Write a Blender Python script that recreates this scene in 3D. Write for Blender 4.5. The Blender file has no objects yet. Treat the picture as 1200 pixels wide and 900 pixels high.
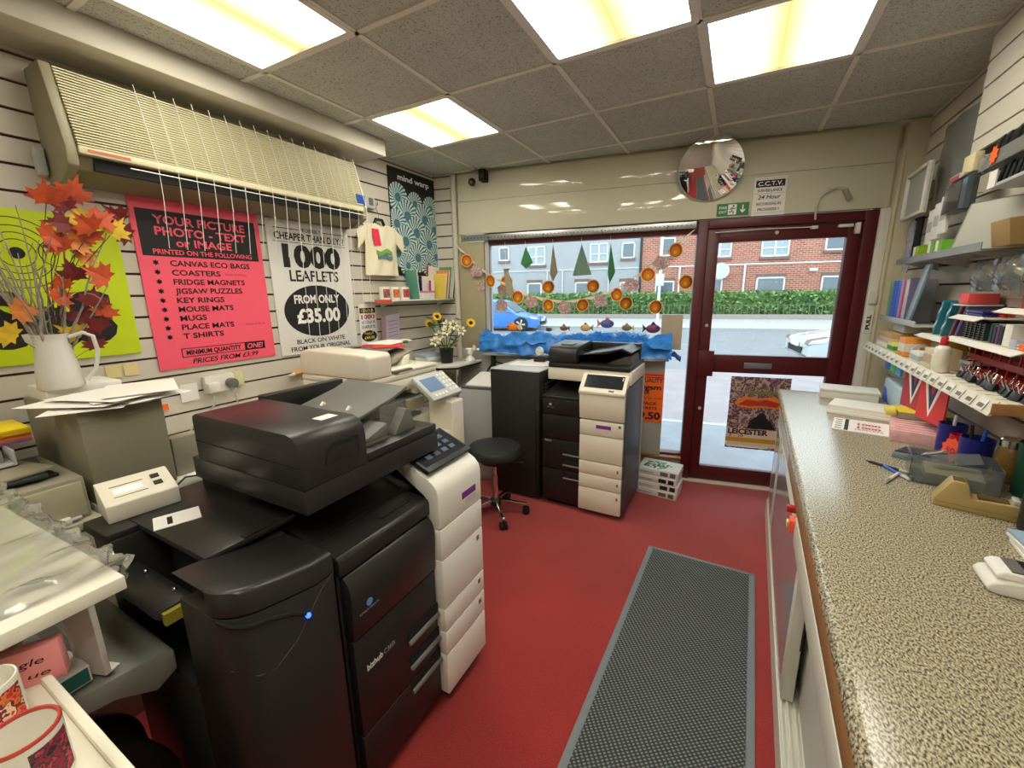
import bpy, bmesh, math, random
from mathutils import Vector, Matrix, Euler
random.seed(7)
SC = bpy.context.scene
COL = SC.collection
PI = math.pi
R = math.radians

# ------------------------------------------------------------------ camera, world, exposure
cam_data = bpy.data.cameras.new('camera')
cam_data.sensor_fit = 'HORIZONTAL'
cam_data.sensor_width = 36.0
cam_data.lens = 36.0 * 486.2 / 1200.0
cam_data.clip_start = 0.02
cam_data.clip_end = 200
cam = bpy.data.objects.new('camera', cam_data)
COL.objects.link(cam)
yaw, pit, rol = -0.49395, -0.21599, -0.01452
fwd = Vector((math.sin(yaw) * math.cos(pit), math.cos(yaw) * math.cos(pit), math.sin(pit)))
rgt = Vector((math.cos(yaw), -math.sin(yaw), 0))
upv = rgt.cross(fwd)
r2 = rgt * math.cos(rol) + upv * math.sin(rol)
u2 = upv * math.cos(rol) - rgt * math.sin(rol)
cam.matrix_world = Matrix(((r2.x, u2.x, -fwd.x, 0), (r2.y, u2.y, -fwd.y, 0), (r2.z, u2.z, -fwd.z, 1.545), (0, 0, 0, 1)))
SC.camera = cam

SC.view_settings.view_transform = 'Standard'
SC.view_settings.look = 'None'
SC.view_settings.gamma = 1.0
SC.view_settings.use_curve_mapping = False
SC.view_settings.exposure = 0.22
LAMP = 18.0           # strength of the ceiling panels
SKY = 3.9             # strength of the overcast sky

world = bpy.data.worlds.new('world')
SC.world = world
world.use_nodes = True
wn = world.node_tree
wn.nodes['Background'].inputs[0].default_value = (0.86, 0.93, 1.0, 1)
wn.nodes['Background'].inputs[1].default_value = SKY
SC.cycles.max_bounces = 8
SC.cycles.diffuse_bounces = 5
SC.cycles.transparent_max_bounces = 24
SC.cycles.use_denoising = True
SC.cycles.caustics_reflective = False
SC.cycles.caustics_refractive = False
SC.cycles.sample_clamp_indirect = 10.0

# ------------------------------------------------------------------ helpers
def lin(c):
    c = c / 255.0
    return c / 12.92 if c <= 0.04045 else ((c + 0.055) / 1.055) ** 2.4

def rgb(c):
    return (lin(c[0]), lin(c[1]), lin(c[2]), 1.0)

def mat(name, col, rough=0.5, metal=0.0, noise=0.0, nscale=20.0, bump=0.0, bscale=None, spec=0.5, coat=0.0, emit=None, estr=0.0, alpha=None, trans=0.0):
    m = bpy.data.materials.new(name)
    m.use_nodes = True
    nt = m.node_tree
    b = nt.nodes['Principled BSDF']
    c = rgb(col)
    b.inputs['Base Color'].default_value = c
    b.inputs['Roughness'].default_value = rough
    b.inputs['Metallic'].default_value = metal
    b.inputs['Specular IOR Level'].default_value = spec
    if coat:
        b.inputs['Coat Weight'].default_value = coat
        b.inputs['Coat Roughness'].default_value = 0.08
    if emit:
        b.inputs['Emission Color'].default_value = rgb(emit)
        b.inputs['Emission Strength'].default_value = estr
    if noise or bump:
        tc = nt.nodes.new('ShaderNodeTexCoord')
        tx = nt.nodes.new('ShaderNodeTexNoise')
        tx.inputs['Scale'].default_value = nscale
        tx.inputs['Detail'].default_value = 4
        nt.links.new(tc.outputs['Object'], tx.inputs['Vector'])
        if noise:
            rp = nt.nodes.new('ShaderNodeValToRGB')
            rp.color_ramp.elements[0].position = 0.3
            rp.color_ramp.elements[1].position = 0.7
            rp.color_ramp.elements[0].color = (c[0] * (1 - noise), c[1] * (1 - noise), c[2] * (1 - noise), 1)
            rp.color_ramp.elements[1].color = (min(1, c[0] * (1 + noise)), min(1, c[1] * (1 + noise)), min(1, c[2] * (1 + noise)), 1)
            nt.links.new(tx.outputs['Fac'], rp.inputs['Fac'])
            nt.links.new(rp.outputs['Color'], b.inputs['Base Color'])
        if bump:
            t2 = nt.nodes.new('ShaderNodeTexNoise')
            t2.inputs['Scale'].default_value = bscale or nscale
            t2.inputs['Detail'].default_value = 3
            nt.links.new(tc.outputs['Object'], t2.inputs['Vector'])
            bp = nt.nodes.new('ShaderNodeBump')
            bp.inputs['Strength'].default_value = bump
            bp.inputs['Distance'].default_value = 0.004
            nt.links.new(t2.outputs['Fac'], bp.inputs['Height'])
            nt.links.new(bp.outputs['Normal'], b.inputs['Normal'])
    return m

def clear_mat(name, tint=(255, 255, 255), gloss=1.0, rough=0.02, body=0.0, bodycol=(255, 255, 255)):
    """thin clear sheet: straight-through transparency with a Fresnel reflection and optionally some milky body"""
    m = bpy.data.materials.new(name)
    m.use_nodes = True
    nt = m.node_tree
    for n in list(nt.nodes):
        nt.nodes.remove(n)
    out = nt.nodes.new('ShaderNodeOutputMaterial')
    tr = nt.nodes.new('ShaderNodeBsdfTransparent')
    tr.inputs[0].default_value = rgb(tint)
    gl = nt.nodes.new('ShaderNodeBsdfGlossy')
    gl.inputs['Roughness'].default_value = rough
    fr = nt.nodes.new('ShaderNodeFresnel')
    fr.inputs['IOR'].default_value = 1.45
    mul = nt.nodes.new('ShaderNodeMath')
    mul.operation = 'MULTIPLY'
    mul.inputs[1].default_value = gloss
    nt.links.new(fr.outputs[0], mul.inputs[0])
    mx = nt.nodes.new('ShaderNodeMixShader')
    nt.links.new(mul.outputs[0], mx.inputs[0])
    last = tr
    if body:
        df = nt.nodes.new('ShaderNodeBsdfDiffuse')
        df.inputs[0].default_value = rgb(bodycol)
        m2 = nt.nodes.new('ShaderNodeMixShader')
        m2.inputs[0].default_value = body
        nt.links.new(tr.outputs[0], m2.inputs[1])
        nt.links.new(df.outputs[0], m2.inputs[2])
        last = m2
    nt.links.new(last.outputs[0], mx.inputs[1])
    nt.links.new(gl.outputs[0], mx.inputs[2])
    nt.links.new(mx.outputs[0], out.inputs[0])
    return m

class MB:
    def __init__(self):
        self.v, self.f, self.m = [], [], []
    def add(self, vs, fs, m=0, M=None):
        o = len(self.v)
        for p in vs:
            p = Vector(p)
            self.v.append(M @ p if M else p)
        for f in fs:
            self.f.append([o + i for i in f])
            self.m.append(m)
        return self
    def box(self, x0, x1, y0, y1, z0, z1, m=0, M=None):
        vs = [(x, y, z) for x in (x0, x1) for y in (y0, y1) for z in (z0, z1)]
        fs = [(0, 1, 3, 2), (4, 6, 7, 5), (0, 4, 5, 1), (2, 3, 7, 6), (0, 2, 6, 4), (1, 5, 7, 3)]
        return self.add(vs, fs, m, M)
    def prism(self, poly, axis, a, b, m=0, M=None):
        n = len(poly)
        def P(q, t):
            return {'x': (t, q[0], q[1]), 'y': (q[0], t, q[1]), 'z': (q[0], q[1], t)}[axis]
        vs = [P(q, a) for q in poly] + [P(q, b) for q in poly]
        fs = [tuple(range(n)), tuple(range(2 * n - 1, n - 1, -1))]
        fs += [(i, (i + 1) % n, n + (i + 1) % n, n + i) for i in range(n)]
        return self.add(vs, fs, m, M)
    def cyl(self, p0, p1, r0, r1=None, n=16, m=0, M=None):
        r1 = r0 if r1 is None else r1
        p0, p1 = Vector(p0), Vector(p1)
        d = (p1 - p0).normalized()
        a = d.orthogonal().normalized()
        b = d.cross(a)
        vs = []
        for p, r in ((p0, r0), (p1, r1)):
            for i in range(n):
                t = 2 * PI * i / n
                vs.append(p + a * math.cos(t) * r + b * math.sin(t) * r)
        fs = [tuple(range(n)), tuple(range(2 * n - 1, n - 1, -1))]
        fs += [(i, (i + 1) % n, n + (i + 1) % n, n + i) for i in range(n)]
        return self.add(vs, fs, m, M)
    def tube(self, pts, r, n=6, m=0, M=None, r1=None):
        pts = [Vector(p) for p in pts]
        k = len(pts)
        vs, fs = [], []
        d0 = (pts[1] - pts[0]).normalized()
        a = d0.orthogonal().normalized()
        for i, p in enumerate(pts):
            d = (pts[min(i + 1, k - 1)] - pts[max(i - 1, 0)]).normalized()
            a = (a - d * a.dot(d))
            a = a.normalized() if a.length > 1e-6 else d.orthogonal().normalized()
            b = d.cross(a)
            rr = r if r1 is None else r + (r1 - r) * i / (k - 1)
            for j in range(n):
                t = 2 * PI * j / n
                vs.append(p + a * math.cos(t) * rr + b * math.sin(t) * rr)
        for i in range(k - 1):
            for j in range(n):
                fs.append((i * n + j, i * n + (j + 1) % n, (i + 1) * n + (j + 1) % n, (i + 1) * n + j))
        fs.append(tuple(range(n)))
        fs.append(tuple(range(k * n - 1, (k - 1) * n - 1, -1)))
        return self.add(vs, fs, m, M)
    def lathe(self, prof, c=(0, 0, 0), n=24, m=0, M=None, sx=1, sy=1, loop=False):
        c = Vector(c)
        k = len(prof)
        vs, fs = [], []
        for r, z in prof:
            for j in range(n):
                t = 2 * PI * j / n
                vs.append(c + Vector((math.cos(t) * r * sx, math.sin(t) * r * sy, z)))
        for i in range(k if loop else k - 1):
            i2 = (i + 1) % k
            for j in range(n):
                fs.append((i * n + j, i * n + (j + 1) % n, i2 * n + (j + 1) % n, i2 * n + j))
        if prof[0][0] > 1e-6 and not loop:
            fs.append(tuple(range(n)))
        if prof[-1][0] > 1e-6 and not loop:
            fs.append(tuple(range(k * n - 1, (k - 1) * n - 1, -1)))
        return self.add(vs, fs, m, M)
    def ball(self, c, r, s=(1, 1, 1), n=12, m=0, M=None):
        c = Vector(c)
        prof = [(max(1e-5, math.sin(PI * i / n) * r), -math.cos(PI * i / n) * r) for i in range(n + 1)]
        k, nn = len(prof), n * 2
        vs, fs = [], []
        for rr, z in prof:
            for j in range(nn):
                t = 2 * PI * j / nn
                vs.append(c + Vector((math.cos(t) * rr * s[0], math.sin(t) * rr * s[1], z * s[2])))
        for i in range(k - 1):
            for j in range(nn):
                fs.append((i * nn + j, i * nn + (j + 1) % nn, (i + 1) * nn + (j + 1) % nn, (i + 1) * nn + j))
        return self.add(vs, fs, m, M)
    def grid(self, fn, nu, nv, m=0, thick=0.0, M=None):
        """surface fn(u,v)->point; with thickness it becomes a closed sheet"""
        P = [[Vector(fn(i / nu, j / nv)) for j in range(nv + 1)] for i in range(nu + 1)]
        vs = [P[i][j] for i in range(nu + 1) for j in range(nv + 1)]
        w = nv + 1
        fs = [(i * w + j, (i + 1) * w + j, (i + 1) * w + j + 1, i * w + j + 1) for i in range(nu) for j in range(nv)]
        if thick:
            o = len(vs)
            nrm = []
            for i in range(nu + 1):
                for j in range(nv + 1):
                    du = P[min(i + 1, nu)][j] - P[max(i - 1, 0)][j]
                    dv = P[i][min(j + 1, nv)] - P[i][max(j - 1, 0)]
                    q = du.cross(dv)
                    nrm.append(q.normalized() if q.length > 1e-9 else Vector((0, 0, 1)))
            vs = vs + [vs[k] - nrm[k] * thick for k in range(o)]
            fs = fs + [tuple(o + k for k in reversed(f)) for f in fs]
            edge = [(i, 0) for i in range(nu + 1)] + [(nu, j) for j in range(1, nv + 1)] + [(i, nv) for i in range(nu - 1, -1, -1)] + [(0, j) for j in range(nv - 1, 0, -1)]
            idx = [i * w + j for i, j in edge]
            for a, b in zip(idx, idx[1:] + idx[:1]):
                fs.append((a, o + a, o + b, b))
        return self.add(vs, fs, m, M)
    def build(self, name, mats, parent=None, bev=0.0, seg=2, smooth=True, loc=None, rotz=0.0, ang=38):
        me = bpy.data.meshes.new(name)
        bm = bmesh.new()
        vv = [bm.verts.new(p) for p in self.v]
        for f, mi in zip(self.f, self.m):
            try:
                fa = bm.faces.new([vv[i] for i in f])
                fa.material_index = mi
            except ValueError:
                pass
        bmesh.ops.recalc_face_normals(bm, faces=bm.faces)
        if bev:
            es = [e for e in bm.edges if len(e.link_faces) == 2 and e.calc_face_angle(0) > R(30)]
            bmesh.ops.bevel(bm, geom=es, offset=bev, segments=seg, profile=0.5, affect='EDGES', clamp_overlap=True)
        bm.normal_update()
        if smooth:
            for fa in bm.faces:
                fa.smooth = True
            for e in bm.edges:
                if len(e.link_faces) == 2 and e.calc_face_angle(0) > R(ang):
                    e.smooth = False
        bm.to_mesh(me)
        bm.free()
        if not isinstance(mats, (list, tuple)):
            mats = [mats]
        for mm in mats:
            me.materials.append(mm)
        o = bpy.data.objects.new(name, me)
        COL.objects.link(o)
        if parent:
            o.parent = parent
        if loc is not None:
            o.location = loc
        o.rotation_euler = (0, 0, rotz)
        return o

def soft_paper(name, col, trans=0.45):
    """thin paper or card that lets some daylight through"""
    m = bpy.data.materials.new(name)
    m.use_nodes = True
    nt = m.node_tree
    b = nt.nodes['Principled BSDF']
    b.inputs['Base Color'].default_value = rgb(col)
    b.inputs['Roughness'].default_value = 0.7
    t = nt.nodes.new('ShaderNodeBsdfTranslucent')
    t.inputs[0].default_value = rgb(col)
    mx = nt.nodes.new('ShaderNodeMixShader')
    mx.inputs[0].default_value = trans
    nt.links.new(b.outputs[0], mx.inputs[1])
    nt.links.new(t.outputs[0], mx.inputs[2])
    nt.links.new(mx.outputs[0], nt.nodes['Material Output'].inputs[0])
    return m

def tag(o, label, cat, group=None, kind=None):
    if label:
        o['label'] = label
    if cat:
        o['category'] = cat
    if group:
        o['group'] = group
    if kind:
        o['kind'] = kind
    return o

def thing(name, label, cat, loc=(0, 0, 0), rotz=0.0, group=None):
    o = bpy.data.objects.new(name, None)
    o.empty_display_size = 0.05
    COL.objects.link(o)
    o.location = loc
    o.rotation_euler = (0, 0, rotz)
    return tag(o, label, cat, group)

def struct(o):
    o['kind'] = 'structure'
    return o

def copy_tree(o, loc, rotz, label, parent=None):
    c = o.copy()
    COL.objects.link(c)
    c.location = loc
    c.rotation_euler = (0, 0, rotz)
    if label:
        c['label'] = label
    for ch in o.children:
        d = ch.copy()
        COL.objects.link(d)
        d.parent = c
        for g in ch.children:
            e = g.copy()
            COL.objects.link(e)
            e.parent = d
    return c

def txt(s, parent, x, z, h, m, w=None, y=-0.0012, bold=0.0, shear=0.0, align='C', name='lettering', M=None, depth=0.0004, rot=0.0):
    """lettering as mesh, in the parent's x-z plane facing -y; h = cap height, w = forced width"""
    cu = bpy.data.curves.new(name, 'FONT')
    cu.body = s
    cu.size = 1.0
    cu.shear = shear
    cu.offset = bold
    cu.extrude = 0.0
    cu.resolution_u = 3
    tmp = bpy.data.objects.new('tmp', cu)
    COL.objects.link(tmp)
    dg = bpy.context.evaluated_depsgraph_get()
    me = bpy.data.meshes.new_from_object(tmp.evaluated_get(dg))
    bpy.data.objects.remove(tmp)
    bpy.data.curves.remove(cu)
    xs = [v.co.x for v in me.vertices]
    if not xs:
        return None
    x0, x1 = min(xs), max(xs)
    k = h / 0.70
    kx = w / (x1 - x0) if w else k
    off = {'C': -(x0 + x1) / 2, 'L': -x0, 'R': -x1}[align]
    for v in me.vertices:
        px, pz = (v.co.x + off) * kx, v.co.y * k
        if rot:
            px, pz = px * math.cos(rot) - pz * math.sin(rot), px * math.sin(rot) + pz * math.cos(rot)
        q = Vector((x + px, y, z + pz))
        v.co = M @ q if M else q
    me.name = name
    me.materials.clear()
    me.materials.append(m)
    o = bpy.data.objects.new(name, me)
    COL.objects.link(o)
    o.parent = parent
    return o

# façade frame: s runs along the shop front, d outwards, z up
FA = 0.16076
FY = 3.5729
FC, FS = math.cos(FA), math.sin(FA)
def FW(s, d=0.0, z=0.0):
    return (s * FC - d * FS, FY + s * FS + d * FC, z)
LW = PI / 2            # faces of things that look into the room from the left wall
# ------------------------------------------------------------------ materials
M = {}
M['slat'] = mat('slat_board', (206, 200, 186), 0.55, noise=0.03, nscale=3)
M['groove'] = mat('slat_groove', (76, 28, 28), 0.6)
M['white'] = mat('white_plastic', (226, 224, 216), 0.4)
M['cream'] = mat('cream_plastic', (228, 222, 204), 0.42)
M['beige'] = mat('beige_plastic', (176, 168, 140), 0.5)
M['greybeige'] = mat('grey_beige_plastic', (150, 143, 122), 0.55)
M['paper'] = mat('paper', (236, 233, 226), 0.75)
M['black'] = mat('black_plastic', (24, 24, 24), 0.45)
M['soft'] = mat('matt_black', (14, 14, 14), 0.8)
M['dark'] = mat('charcoal_plastic', (37, 36, 35), 0.36, noise=0.05, nscale=200)
M['dark2'] = mat('charcoal_panel', (33, 29, 30), 0.4)
M['grey'] = mat('grey_plastic', (104, 103, 98), 0.5)
M['lgrey'] = mat('light_grey_plastic', (182, 184, 182), 0.5)
M['chrome'] = mat('chrome', (220, 220, 220), 0.15, 1.0)
M['steel'] = mat('brushed_steel', (170, 172, 172), 0.35, 1.0)
M['maroon'] = mat('maroon_paint', (84, 16, 22), 0.42)
M['wood'] = mat('wood_trim', (150, 106, 62), 0.45, noise=0.12, nscale=9)
M['orange'] = mat('fluorescent_orange_card', (255, 112, 30), 0.6)
M['red'] = mat('red_plastic', (190, 24, 32), 0.4)
M['navy'] = mat('navy_plastic', (30, 34, 120), 0.35)
M['blue'] = mat('blue_plastic', (48, 110, 210), 0.4)
M['yellow'] = mat('yellow_card', (240, 214, 60), 0.6)
M['green'] = mat('green_card', (60, 150, 80), 0.6)
M['purple'] = mat('purple_print', (120, 56, 140), 0.5)
M['pinkp'] = mat('pink_poster_paper', (250, 92, 116), 0.5)
M['ink'] = mat('black_ink', (22, 18, 22), 0.55)
M['inkred'] = mat('red_ink', (196, 40, 70), 0.55)
M['inkwhite'] = mat('white_ink', (240, 238, 232), 0.6)
M['lime'] = mat('lime_poster_paper', (196, 216, 14), 0.5)
M['glass'] = clear_mat('window_glass', (244, 250, 250), 0.9)
M['film'] = clear_mat('clear_film', (240, 240, 236), 1.6, 0.12, body=0.16, bodycol=(225, 225, 215))
M['acrylic'] = clear_mat('clear_acrylic', (236, 240, 240), 1.4, 0.05, body=0.10, bodycol=(220, 226, 226))
M['cloud'] = clear_mat('cloudy_acrylic', (230, 232, 230), 1.0, 0.2, body=0.35, bodycol=(200, 204, 202))

def carpet_material():
    m = mat('red_carpet', (148, 26, 32), 0.95, spec=0.1)
    nt = m.node_tree
    b = nt.nodes['Principled BSDF']
    tc = nt.nodes.new('ShaderNodeTexCoord')
    n1 = nt.nodes.new('ShaderNodeTexNoise'); n1.inputs['Scale'].default_value = 260; n1.inputs['Detail'].default_value = 3
    n2 = nt.nodes.new('ShaderNodeTexNoise'); n2.inputs['Scale'].default_value = 2.2; n2.inputs['Detail'].default_value = 4
    vo = nt.nodes.new('ShaderNodeTexVoronoi'); vo.inputs['Scale'].default_value = 16
    for n in (n1, n2, vo):
        nt.links.new(tc.outputs['Object'], n.inputs['Vector'])
    r1 = nt.nodes.new('ShaderNodeValToRGB')
    r1.color_ramp.elements[0].position = 0.3; r1.color_ramp.elements[0].color = rgb((126, 30, 31))
    r1.color_ramp.elements[1].position = 0.7; r1.color_ramp.elements[1].color = rgb((174, 54, 50))
    nt.links.new(n1.outputs['Fac'], r1.inputs['Fac'])
    r2_ = nt.nodes.new('ShaderNodeValToRGB')
    r2_.color_ramp.elements[0].position = 0.35; r2_.color_ramp.elements[0].color = (0.82, 0.82, 0.82, 1)
    r2_.color_ramp.elements[1].position = 0.65; r2_.color_ramp.elements[1].color = (1.08, 1.08, 1.08, 1)
    nt.links.new(n2.outputs['Fac'], r2_.inputs['Fac'])
    mx = nt.nodes.new('ShaderNodeMix'); mx.data_type = 'RGBA'; mx.blend_type = 'MULTIPLY'; mx.inputs[0].default_value = 1
    nt.links.new(r1.outputs['Color'], mx.inputs[6]); nt.links.new(r2_.outputs['Color'], mx.inputs[7])
    # small pale specks of lint
    r3 = nt.nodes.new('ShaderNodeValToRGB')
    r3.color_ramp.elements[0].position = 0.02; r3.color_ramp.elements[0].color = (1, 1, 1, 1)
    r3.color_ramp.elements[1].position = 0.035; r3.color_ramp.elements[1].color = (0, 0, 0, 1)
    nt.links.new(vo.outputs['Distance'], r3.inputs['Fac'])
    mx2 = nt.nodes.new('ShaderNodeMix'); mx2.data_type = 'RGBA'
    mx2.inputs[7].default_value = rgb((196, 120, 96))
    ml = nt.nodes.new('ShaderNodeMath'); ml.operation = 'MULTIPLY'; ml.inputs[1].default_value = 0.55
    nt.links.new(r3.outputs['Color'], ml.inputs[0])
    nt.links.new(ml.outputs[0], mx2.inputs[0])
    nt.links.new(mx.outputs[2], mx2.inputs[6])
    nt.links.new(mx2.outputs[2], b.inputs['Base Color'])
    b.inputs['Sheen Weight'].default_value = 1.0; b.inputs['Sheen Roughness'].default_value = 0.5; b.inputs['Sheen Tint'].default_value = rgb((255, 190, 190))
    bp = nt.nodes.new('ShaderNodeBump'); bp.inputs['Strength'].default_value = 0.5; bp.inputs['Distance'].default_value = 0.004
    nt.links.new(n1.outputs['Fac'], bp.inputs['Height']); nt.links.new(bp.outputs['Normal'], b.inputs['Normal'])
    return m

def tile_material():
    m = mat('mineral_tile', (176, 172, 164), 0.9, spec=0.2)
    nt = m.node_tree
    b = nt.nodes['Principled BSDF']
    tc = nt.nodes.new('ShaderNodeTexCoord')
    n1 = nt.nodes.new('ShaderNodeTexNoise'); n1.inputs['Scale'].default_value = 150; n1.inputs['Detail'].default_value = 2
    n2 = nt.nodes.new('ShaderNodeTexNoise'); n2.inputs['Scale'].default_value = 5; n2.inputs['Detail'].default_value = 3
    for n in (n1, n2):
        nt.links.new(tc.outputs['Object'], n.inputs['Vector'])
    r1 = nt.nodes.new('ShaderNodeValToRGB')
    r1.color_ramp.elements[0].position = 0.36; r1.color_ramp.elements[0].color = rgb((158, 156, 146))
    r1.color_ramp.elements[1].position = 0.43; r1.color_ramp.elements[1].color = rgb((208, 211, 203))
    nt.links.new(n1.outputs['Fac'], r1.inputs['Fac'])
    mx = nt.nodes.new('ShaderNodeMix'); mx.data_type = 'RGBA'; mx.blend_type = 'MULTIPLY'; mx.inputs[0].default_value = 0.25
    nt.links.new(r1.outputs['Color'], mx.inputs[6]); nt.links.new(n2.outputs['Fac'], mx.inputs[7])
    nt.links.new(mx.outputs[2], b.inputs['Base Color'])
    return m

def laminate_material():
    m = mat('speckled_laminate', (190, 176, 140), 0.2, spec=0.6)
    nt = m.node_tree
    b = nt.nodes['Principled BSDF']
    tc = nt.nodes.new('ShaderNodeTexCoord')
    mp = nt.nodes.new('ShaderNodeMapping'); mp.inputs['Scale'].default_value = (290, 170, 200); mp.inputs['Rotation'].default_value = (0, 0, 0.6)
    n1 = nt.nodes.new('ShaderNodeTexNoise'); n1.inputs['Scale'].default_value = 1.0; n1.inputs['Detail'].default_value = 2.5
    nt.links.new(tc.outputs['Object'], mp.inputs['Vector']); nt.links.new(mp.outputs[0], n1.inputs['Vector'])
    r1 = nt.nodes.new('ShaderNodeValToRGB')
    cr = r1.color_ramp
    cr.elements[0].position = 0.30; cr.elements[0].color = rgb((58, 54, 46))
    cr.elements[1].position = 0.72; cr.elements[1].color = rgb((206, 198, 174))
    e = cr.elements.new(0.42); e.color = rgb((108, 99, 82))
    e = cr.elements.new(0.50); e.color = rgb((160, 150, 124))
    e = cr.elements.new(0.60); e.color = rgb((190, 181, 154))
    nt.links.new(n1.outputs['Fac'], r1.inputs['Fac']); nt.links.new(r1.outputs['Color'], b.inputs['Base Color'])
    return m

def mat_material():
    """ribbed entrance matting: diagonal basket weave"""
    m = mat('ribbed_matting', (70, 72, 72), 0.8, spec=0.25)
    nt = m.node_tree
    b = nt.nodes['Principled BSDF']
    tc = nt.nodes.new('ShaderNodeTexCoord')
    mp = nt.nodes.new('ShaderNodeMapping'); mp.inputs['Rotation'].default_value = (0, 0, 0.9)
    w1 = nt.nodes.new('ShaderNodeTexWave'); w1.inputs['Scale'].default_value = 30; w1.inputs['Distortion'].default_value = 0.6
    w2 = nt.nodes.new('ShaderNodeTexWave'); w2.bands_direction = 'Y'; w2.inputs['Scale'].default_value = 20; w2.inputs['Distortion'].default_value = 0.8
    nt.links.new(tc.outputs['Object'], mp.inputs['Vector'])
    for w in (w1, w2):
        nt.links.new(mp.outputs[0], w.inputs['Vector'])
    mu = nt.nodes.new('ShaderNodeMath'); mu.operation = 'MULTIPLY'
    nt.links.new(w1.outputs['Fac'], mu.inputs[0]); nt.links.new(w2.outputs['Fac'], mu.inputs[1])
    r1 = nt.nodes.new('ShaderNodeValToRGB')
    r1.color_ramp.elements[0].position = 0.05; r1.color_ramp.elements[0].color = rgb((54, 58, 59))
    r1.color_ramp.elements[1].position = 0.7; r1.color_ramp.elements[1].color = rgb((132, 137, 136))
    nt.links.new(mu.outputs[0], r1.inputs['Fac']); nt.links.new(r1.outputs['Color'], b.inputs['Base Color'])
    bp = nt.nodes.new('ShaderNodeBump'); bp.inputs['Strength'].default_value = 0.7; bp.inputs['Distance'].default_value = 0.005
    nt.links.new(mu.outputs[0], bp.inputs['Height']); nt.links.new(bp.outputs['Normal'], b.inputs['Normal'])
    return m

def brick_material():
    m = mat('red_brick', (170, 96, 76), 0.85)
    nt = m.node_tree
    b = nt.nodes['Principled BSDF']
    tc = nt.nodes.new('ShaderNodeTexCoord')
    mp = nt.nodes.new('ShaderNodeMapping'); mp.inputs['Rotation'].default_value = (PI / 2, 0, 0)
    br = nt.nodes.new('ShaderNodeTexBrick')
    br.inputs['Scale'].default_value = 1.0
    br.inputs['Brick Width'].default_value = 0.32; br.inputs['Row Height'].default_value = 0.12
    br.inputs['Mortar Size'].default_value = 0.016
    br.inputs['Color1'].default_value = rgb((158, 88, 68)); br.inputs['Color2'].default_value = rgb((128, 66, 50)); br.inputs['Mortar'].default_value = rgb((168, 146, 130))
    nt.links.new(tc.outputs['Object'], mp.inputs['Vector']); nt.links.new(mp.outputs[0], br.inputs['Vector'])
    nt.links.new(br.outputs['Color'], b.inputs['Base Color'])
    return m

def multi_noise(name, cols, scale=30.0, rough=0.6, detail=1.0):
    """printed picture: blotches of several flat colours"""
    m = mat(name, cols[0], rough)
    nt = m.node_tree
    b = nt.nodes['Principled BSDF']
    tc = nt.nodes.new('ShaderNodeTexCoord')
    n1 = nt.nodes.new('ShaderNodeTexNoise'); n1.inputs['Scale'].default_value = scale; n1.inputs['Detail'].default_value = detail
    nt.links.new(tc.outputs['Object'], n1.inputs['Vector'])
    r1 = nt.nodes.new('ShaderNodeValToRGB')
    cr = r1.color_ramp
    cr.interpolation = 'CONSTANT'
    k = len(cols)
    cr.elements[0].position = 0.0; cr.elements[0].color = rgb(cols[0])
    cr.elements[1].position = 0.30 + 0.4 / k; cr.elements[1].color = rgb(cols[1])
    for i in range(2, k):
        e = cr.elements.new(0.30 + 0.4 * i / k); e.color = rgb(cols[i])
    nt.links.new(n1.outputs['Fac'], r1.inputs['Fac']); nt.links.new(r1.outputs['Color'], b.inputs['Base Color'])
    return m

M['carpet'] = carpet_material()
M['tile'] = tile_material()
M['laminate'] = laminate_material()
M['matting'] = mat_material()
M['brick'] = brick_material()
M['tbar'] = mat('ceiling_grid', (226, 222, 212), 0.5)
M['bulk'] = mat('bulkhead_paint', (204, 198, 182), 0.7, noise=0.03, nscale=4)
M['fascia'] = mat('fascia_panel', (212, 209, 186), 0.07, spec=0.5)
M['cream_wall'] = mat('cream_paint', (206, 198, 170), 0.65, noise=0.03, nscale=5)

# ------------------------------------------------------------------ the room shell
H = 2.561
XL, XR = -2.48, 0.955
YB = -2.6
def fy(x):
    return FY + x * math.tan(FA)

o = MB().prism([(XL - .1, YB - .1), (XR + .1, YB - .1), (XR + .1, fy(XR) + .13), (XL - .1, fy(XL) + .13)], 'z', -.1, 0).build('floor', M['carpet'])
struct(o)

# ceiling: tiles and the grid of bars, with openings for the light panels
GX0, GY0, GP = -2.02689, 1.99356, 0.6
lights = [(0, -2), (2, -1), (3, 0), (0, 0), (2, -4), (0, -5), (3, -4)]  # last three are out of view, added to light the room
b = MB()
for i in range(-1, 6):
    for j in range(-9, 4):
        if (i, j) in lights:
            continue
        x0, y0 = GX0 + GP * i, GY0 + GP * j
        x1, y1 = x0 + GP, y0 + GP
        x0, x1 = max(x0, XL), min(x1, XR)
        y0, y1 = max(y0, YB), y1
        if x1 - x0 < .02 or y1 - y0 < .02:
            continue
        ya, yb = min(y1, fy(x0)), min(y1, fy(x1))
        if ya <= y0 and yb <= y0:
            continue
        ya, yb = max(ya, y0 + .001), max(yb, y0 + .001)
        b.prism([(x0, y0), (x1, y0), (x1, yb), (x0, ya)], 'z', H + .002, H + .016)
for i in range(-1, 7):
    x = GX0 + GP * i
    if XL < x < XR:
        b.box(x - .012, x + .012, YB, fy(x), H - .004, H + .004, 1)
for j in range(-9, 4):
    y = GY0 + GP * j
    if y > YB:
        xa = XL if y < fy(XL) else (y - FY) / math.tan(FA)
        if xa < XR:
            b.box(xa, XR, y - .012, y + .012, H - .004, H + .004, 1)
b.prism([(XL - .1, YB - .1), (XR + .1, YB - .1), (XR + .1, fy(XR) + .13), (XL - .1, fy(XL) + .13)], 'z', H + .12, H + .2, 2)
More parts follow.
